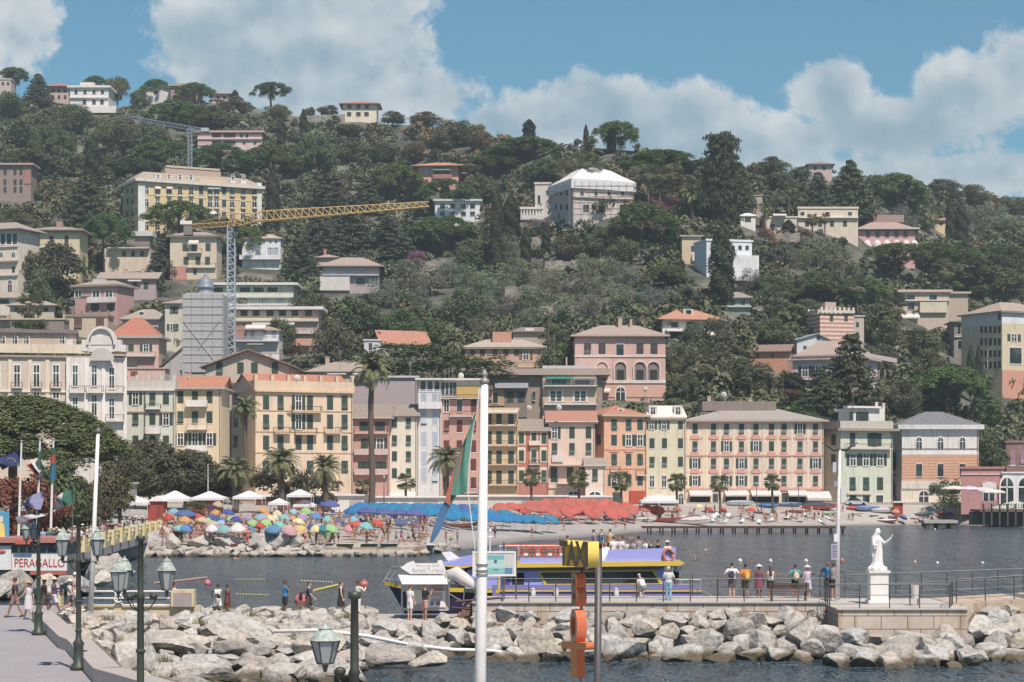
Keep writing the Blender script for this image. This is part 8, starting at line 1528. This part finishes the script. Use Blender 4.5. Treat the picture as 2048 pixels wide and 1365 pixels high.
cd=412;o=E('tower_crane',W(462,730,cd),'tall tower crane with a pale blue mast and a long yellow jib','crane',at=(470,560));part(lambda mb:lattice(mb,W(462,735,cd),W(463,452,cd),1.45,1.45,22,.11),'mast','paint',S(176,190,206));part(lambda mb:lattice(mb,W(470,450,cd),W(520,433,cd-1),.9,1.6,4,.1,True),'jib_root','paint',S(200,166,92));part(lambda mb:lattice(mb,W(520,433,cd-1),W(858,409,cd-2),2.0,.95,24,.11,True),'jib','paint',S(200,166,92));part(lambda mb:lattice(mb,W(463,448,cd),W(368,455,cd),.8,.8,7,.09,True),'counter_jib','paint',S(206,166,96));part(lambda mb:pbox(mb,367,384,452,470,cd-.8,1.6),'counterweight','concrete',S(130,126,126));part(lambda mb:pbox(mb,360,384,442,449,cd-.9,.1),'name_panel','white',S(206,216,226));part(lambda mb:(lattice(mb,W(463,452,cd),W(470,428,cd),1.2,.2,3,.08),mb.tube([W(470,428,cd),W(380,450,cd)],.05,4),mb.tube([W(470,428,cd),W(640,418,cd)],.05,4)),'tower_head','paint',S(206,150,90));part(lambda mb:pbox(mb,468,476,452,464,cd-1.6,1.4),'cab','glass',WH)
cd=735;o=E('tower_crane',W(380,335,cd),'small blue grey tower crane above the yellow hotel','crane',at=(340,260));part(lambda mb:lattice(mb,W(380,335,cd),W(380,258,cd),1.3,1.3,9,.14),'mast','paint',S(140,156,176));part(lambda mb:lattice(mb,W(380,257,cd),W(243,233,cd),1.3,.8,16,.13,True),'jib','paint',S(130,146,166));part(lambda mb:lattice(mb,W(380,257,cd),W(418,262,cd),1.1,1.1,4,.12,True),'counter_jib','paint',S(130,146,166));part(lambda mb:pbox(mb,402,417,256,263,cd-1,2),'counterweight','paint',S(170,190,196))
cd=392;o=E('dome_tower',W(405,735,cd),'bell tower wrapped in grey scaffold netting with a lead dome','tower',at=(405,640));part(lambda mb:pbox(mb,372,438,586,745,cd+.6,6),'wall','plaster',S(190,180,170));part(lambda mb:pbox(mb,366,445,588,745,cd,7.4),'netting','meshwrap',S(176,174,176))
c=W(405,590,cd);c.y+=3.7;part(lambda mb:mb.lathe([(1.9,0),(1.9,.5),(1.55,.55),(1.5,1.5),(1.75,1.55),(1.75,1.75),(1.5,1.9),(1.5,2.5),(1.15,3.2),(.5,3.7),(.22,3.9),(.3,4.1),(.1,4.3),(.03,4.9)],16,c),'dome','paint',S(120,134,150),smooth=True)
def scaf(mb):
 for px in(364,384,405,426,447):mb.tube([W(px,745,cd-.15),W(px,582,cd-.15)],.06,5)
 for py in range(596,740,16):mb.tube([W(363,py,cd-.15),W(448,py,cd-.15)],.05,5)
 mb.tube([W(395,700,cd-.22),W(440,640,cd-.22)],.05,5);mb.tube([W(366,640,cd-.22),W(440,735,cd-.22)],.05,5)
part(scaf,'scaffolding','iron',S(190,190,194))
for px,py0,py1,d in[(1108,668,735,452),(1098,640,700,480),(898,735,756,372),(890,738,756,372),(905,735,756,372),(1706,775,812,394),(680,700,745,402),(340,700,745,356),(820,720,752,394)]:
 o=E('aerial',W(px,py1,d),'thin roof aerial','aerial','roof aerials',(px,(py0+py1)/2));part(lambda mb:mb.tube([W(px,py1+6,d),W(px,py0,d)],.05,5),'pole','iron',S(150,146,142));part(lambda mb:[mb.tube([W(px-6+k,py0+3+k*3,d),W(px+6-k,py0+3+k*3,d)],.03,4)for k in range(3)],'element','iron',S(150,146,142))
for px,py,d in[(922,752,370),(1058,817,374),(1118,816,376),(594,757,335),(1291,779,462),(1448,790,392)]:
 mb=MB();mb.ell((0,0,0),(.55,.12,.55),12,6);mb.tube([(0,0,-.1),(0,.3,-1.0)],.04,5);o=mk(mb,'satellite_dish','white',None,WH,True);o.location=W(px,py,d);o.rotation_euler=(.3,0,R.uniform(-.4,.4));T(o,'white satellite dish','satellite dish','satellite dishes',(px,py))
LAND=[('the big yellow hotel',400,410),('the scaffolded mansion',1190,390),('the yellow crane',462,560),('the grand hotel',150,780),('the scaffolded dome tower',405,640),('the mauve villa',700,545),('the orange hillside villa',877,350),('the ridge villa',720,220),
  ('the pink arched villa',1240,720),('the striped castle tower',1675,645),('the lilac villa',1650,750),('the pale blue villa',1460,520),('the domed awnings villa',1773,480),('the big yellow villa',2020,690),('the beige modern house',1850,610),('the araucaria',1440,340),('the pale blue cottage',810,690),('the ochre villa',1008,705),
  ('the white ridge villa',178,195),('the peach building',610,880),('the salmon palazzo',1510,920),('the orange villa by the beach',1880,940),('the sage corner house',1730,940),('the tall date palm',742,860),('the white mast',965,1040),('the white statue',1757,1120),('the purple ferry',1200,1150),('the ticket kiosk',858,1170),('the letter sign',1158,1220),('the yellow bridge',240,1070),('the red cabin',315,1020),('the drooping big flag',890,1010),('the white beach bar',690,1005),('the brown plank cabin',405,1015),('the dark jetty',1500,1055),('the front lantern',660,1295),('the double lamp post',280,1240),('the pier bench',1575,1185),('the platform corner',1690,1260),('the right hand parasol pair',1790,1035),('the left beach tents',400,990),('the long white pipe',800,1290)]
ORD=['first','second','third','fourth','fifth','sixth','seventh','eighth','ninth','tenth','eleventh','twelfth','thirteenth','fourteenth','fifteenth','sixteenth','seventeenth','eighteenth','nineteenth','twentieth']
def relabel():
 by={}
 for o,lab,at,fix in THINGS:by.setdefault(lab,[]).append((o,at))
 for lab,L in by.items():
  if len(L)==1 and len(lab.split())>=4:continue
  sub={}
  for o,at in L:
   at=at or(1024,1000);x,y=at
   n,lx,ly=min(LAND,key=lambda q:((q[1]-x)**2+((q[2]-y)*1.6)**2))
   dx,dy=x-lx,y-ly
   rel=('left of' if dx<0 else 'right of')if abs(dx)>abs(dy)*1.1 else('above' if dy<0 else 'below')
   sub.setdefault((rel,n),[]).append((x,o))
  for(rel,n),q in sub.items():
   q.sort(key=lambda e:e[0])
   for i,(x,o)in enumerate(q):
    s=f'{lab} {rel} {n}'
    if len(q)>1:s+=', '+(ORD[i]if i<20 else f'number {i + 1}')+' from left'
    o['label']=s
def thin(n=285):
 bo=[e for e in THINGS if e[0].name.startswith('boulder')];bo.sort(key=lambda e:-e[0].scale[0]/e[0].location[1]);V,Fq,o_=[],[],0
 for e in bo[n:]:
  o=e[0];Mx=Matrix.LocRotScale(o.location,o.rotation_euler,o.scale);V+=[tuple(Mx@v.co)for v in o.data.vertices];Fq+=[tuple(i+o_ for i in p.vertices)for p in o.data.polygons];o_=len(V);THINGS.remove(e);bpy.data.objects.remove(o)
 me=bpy.data.meshes.new('rock_rubble');me.from_pydata(V,[],Fq);me.materials.append(mat('stone'));o=O('rock_rubble',me,None,S(196,188,176));kind(o,'stuff');o['label']='small loose rocks filling the gaps between the boulders';o['category']='rubble'
thin()
relabel()
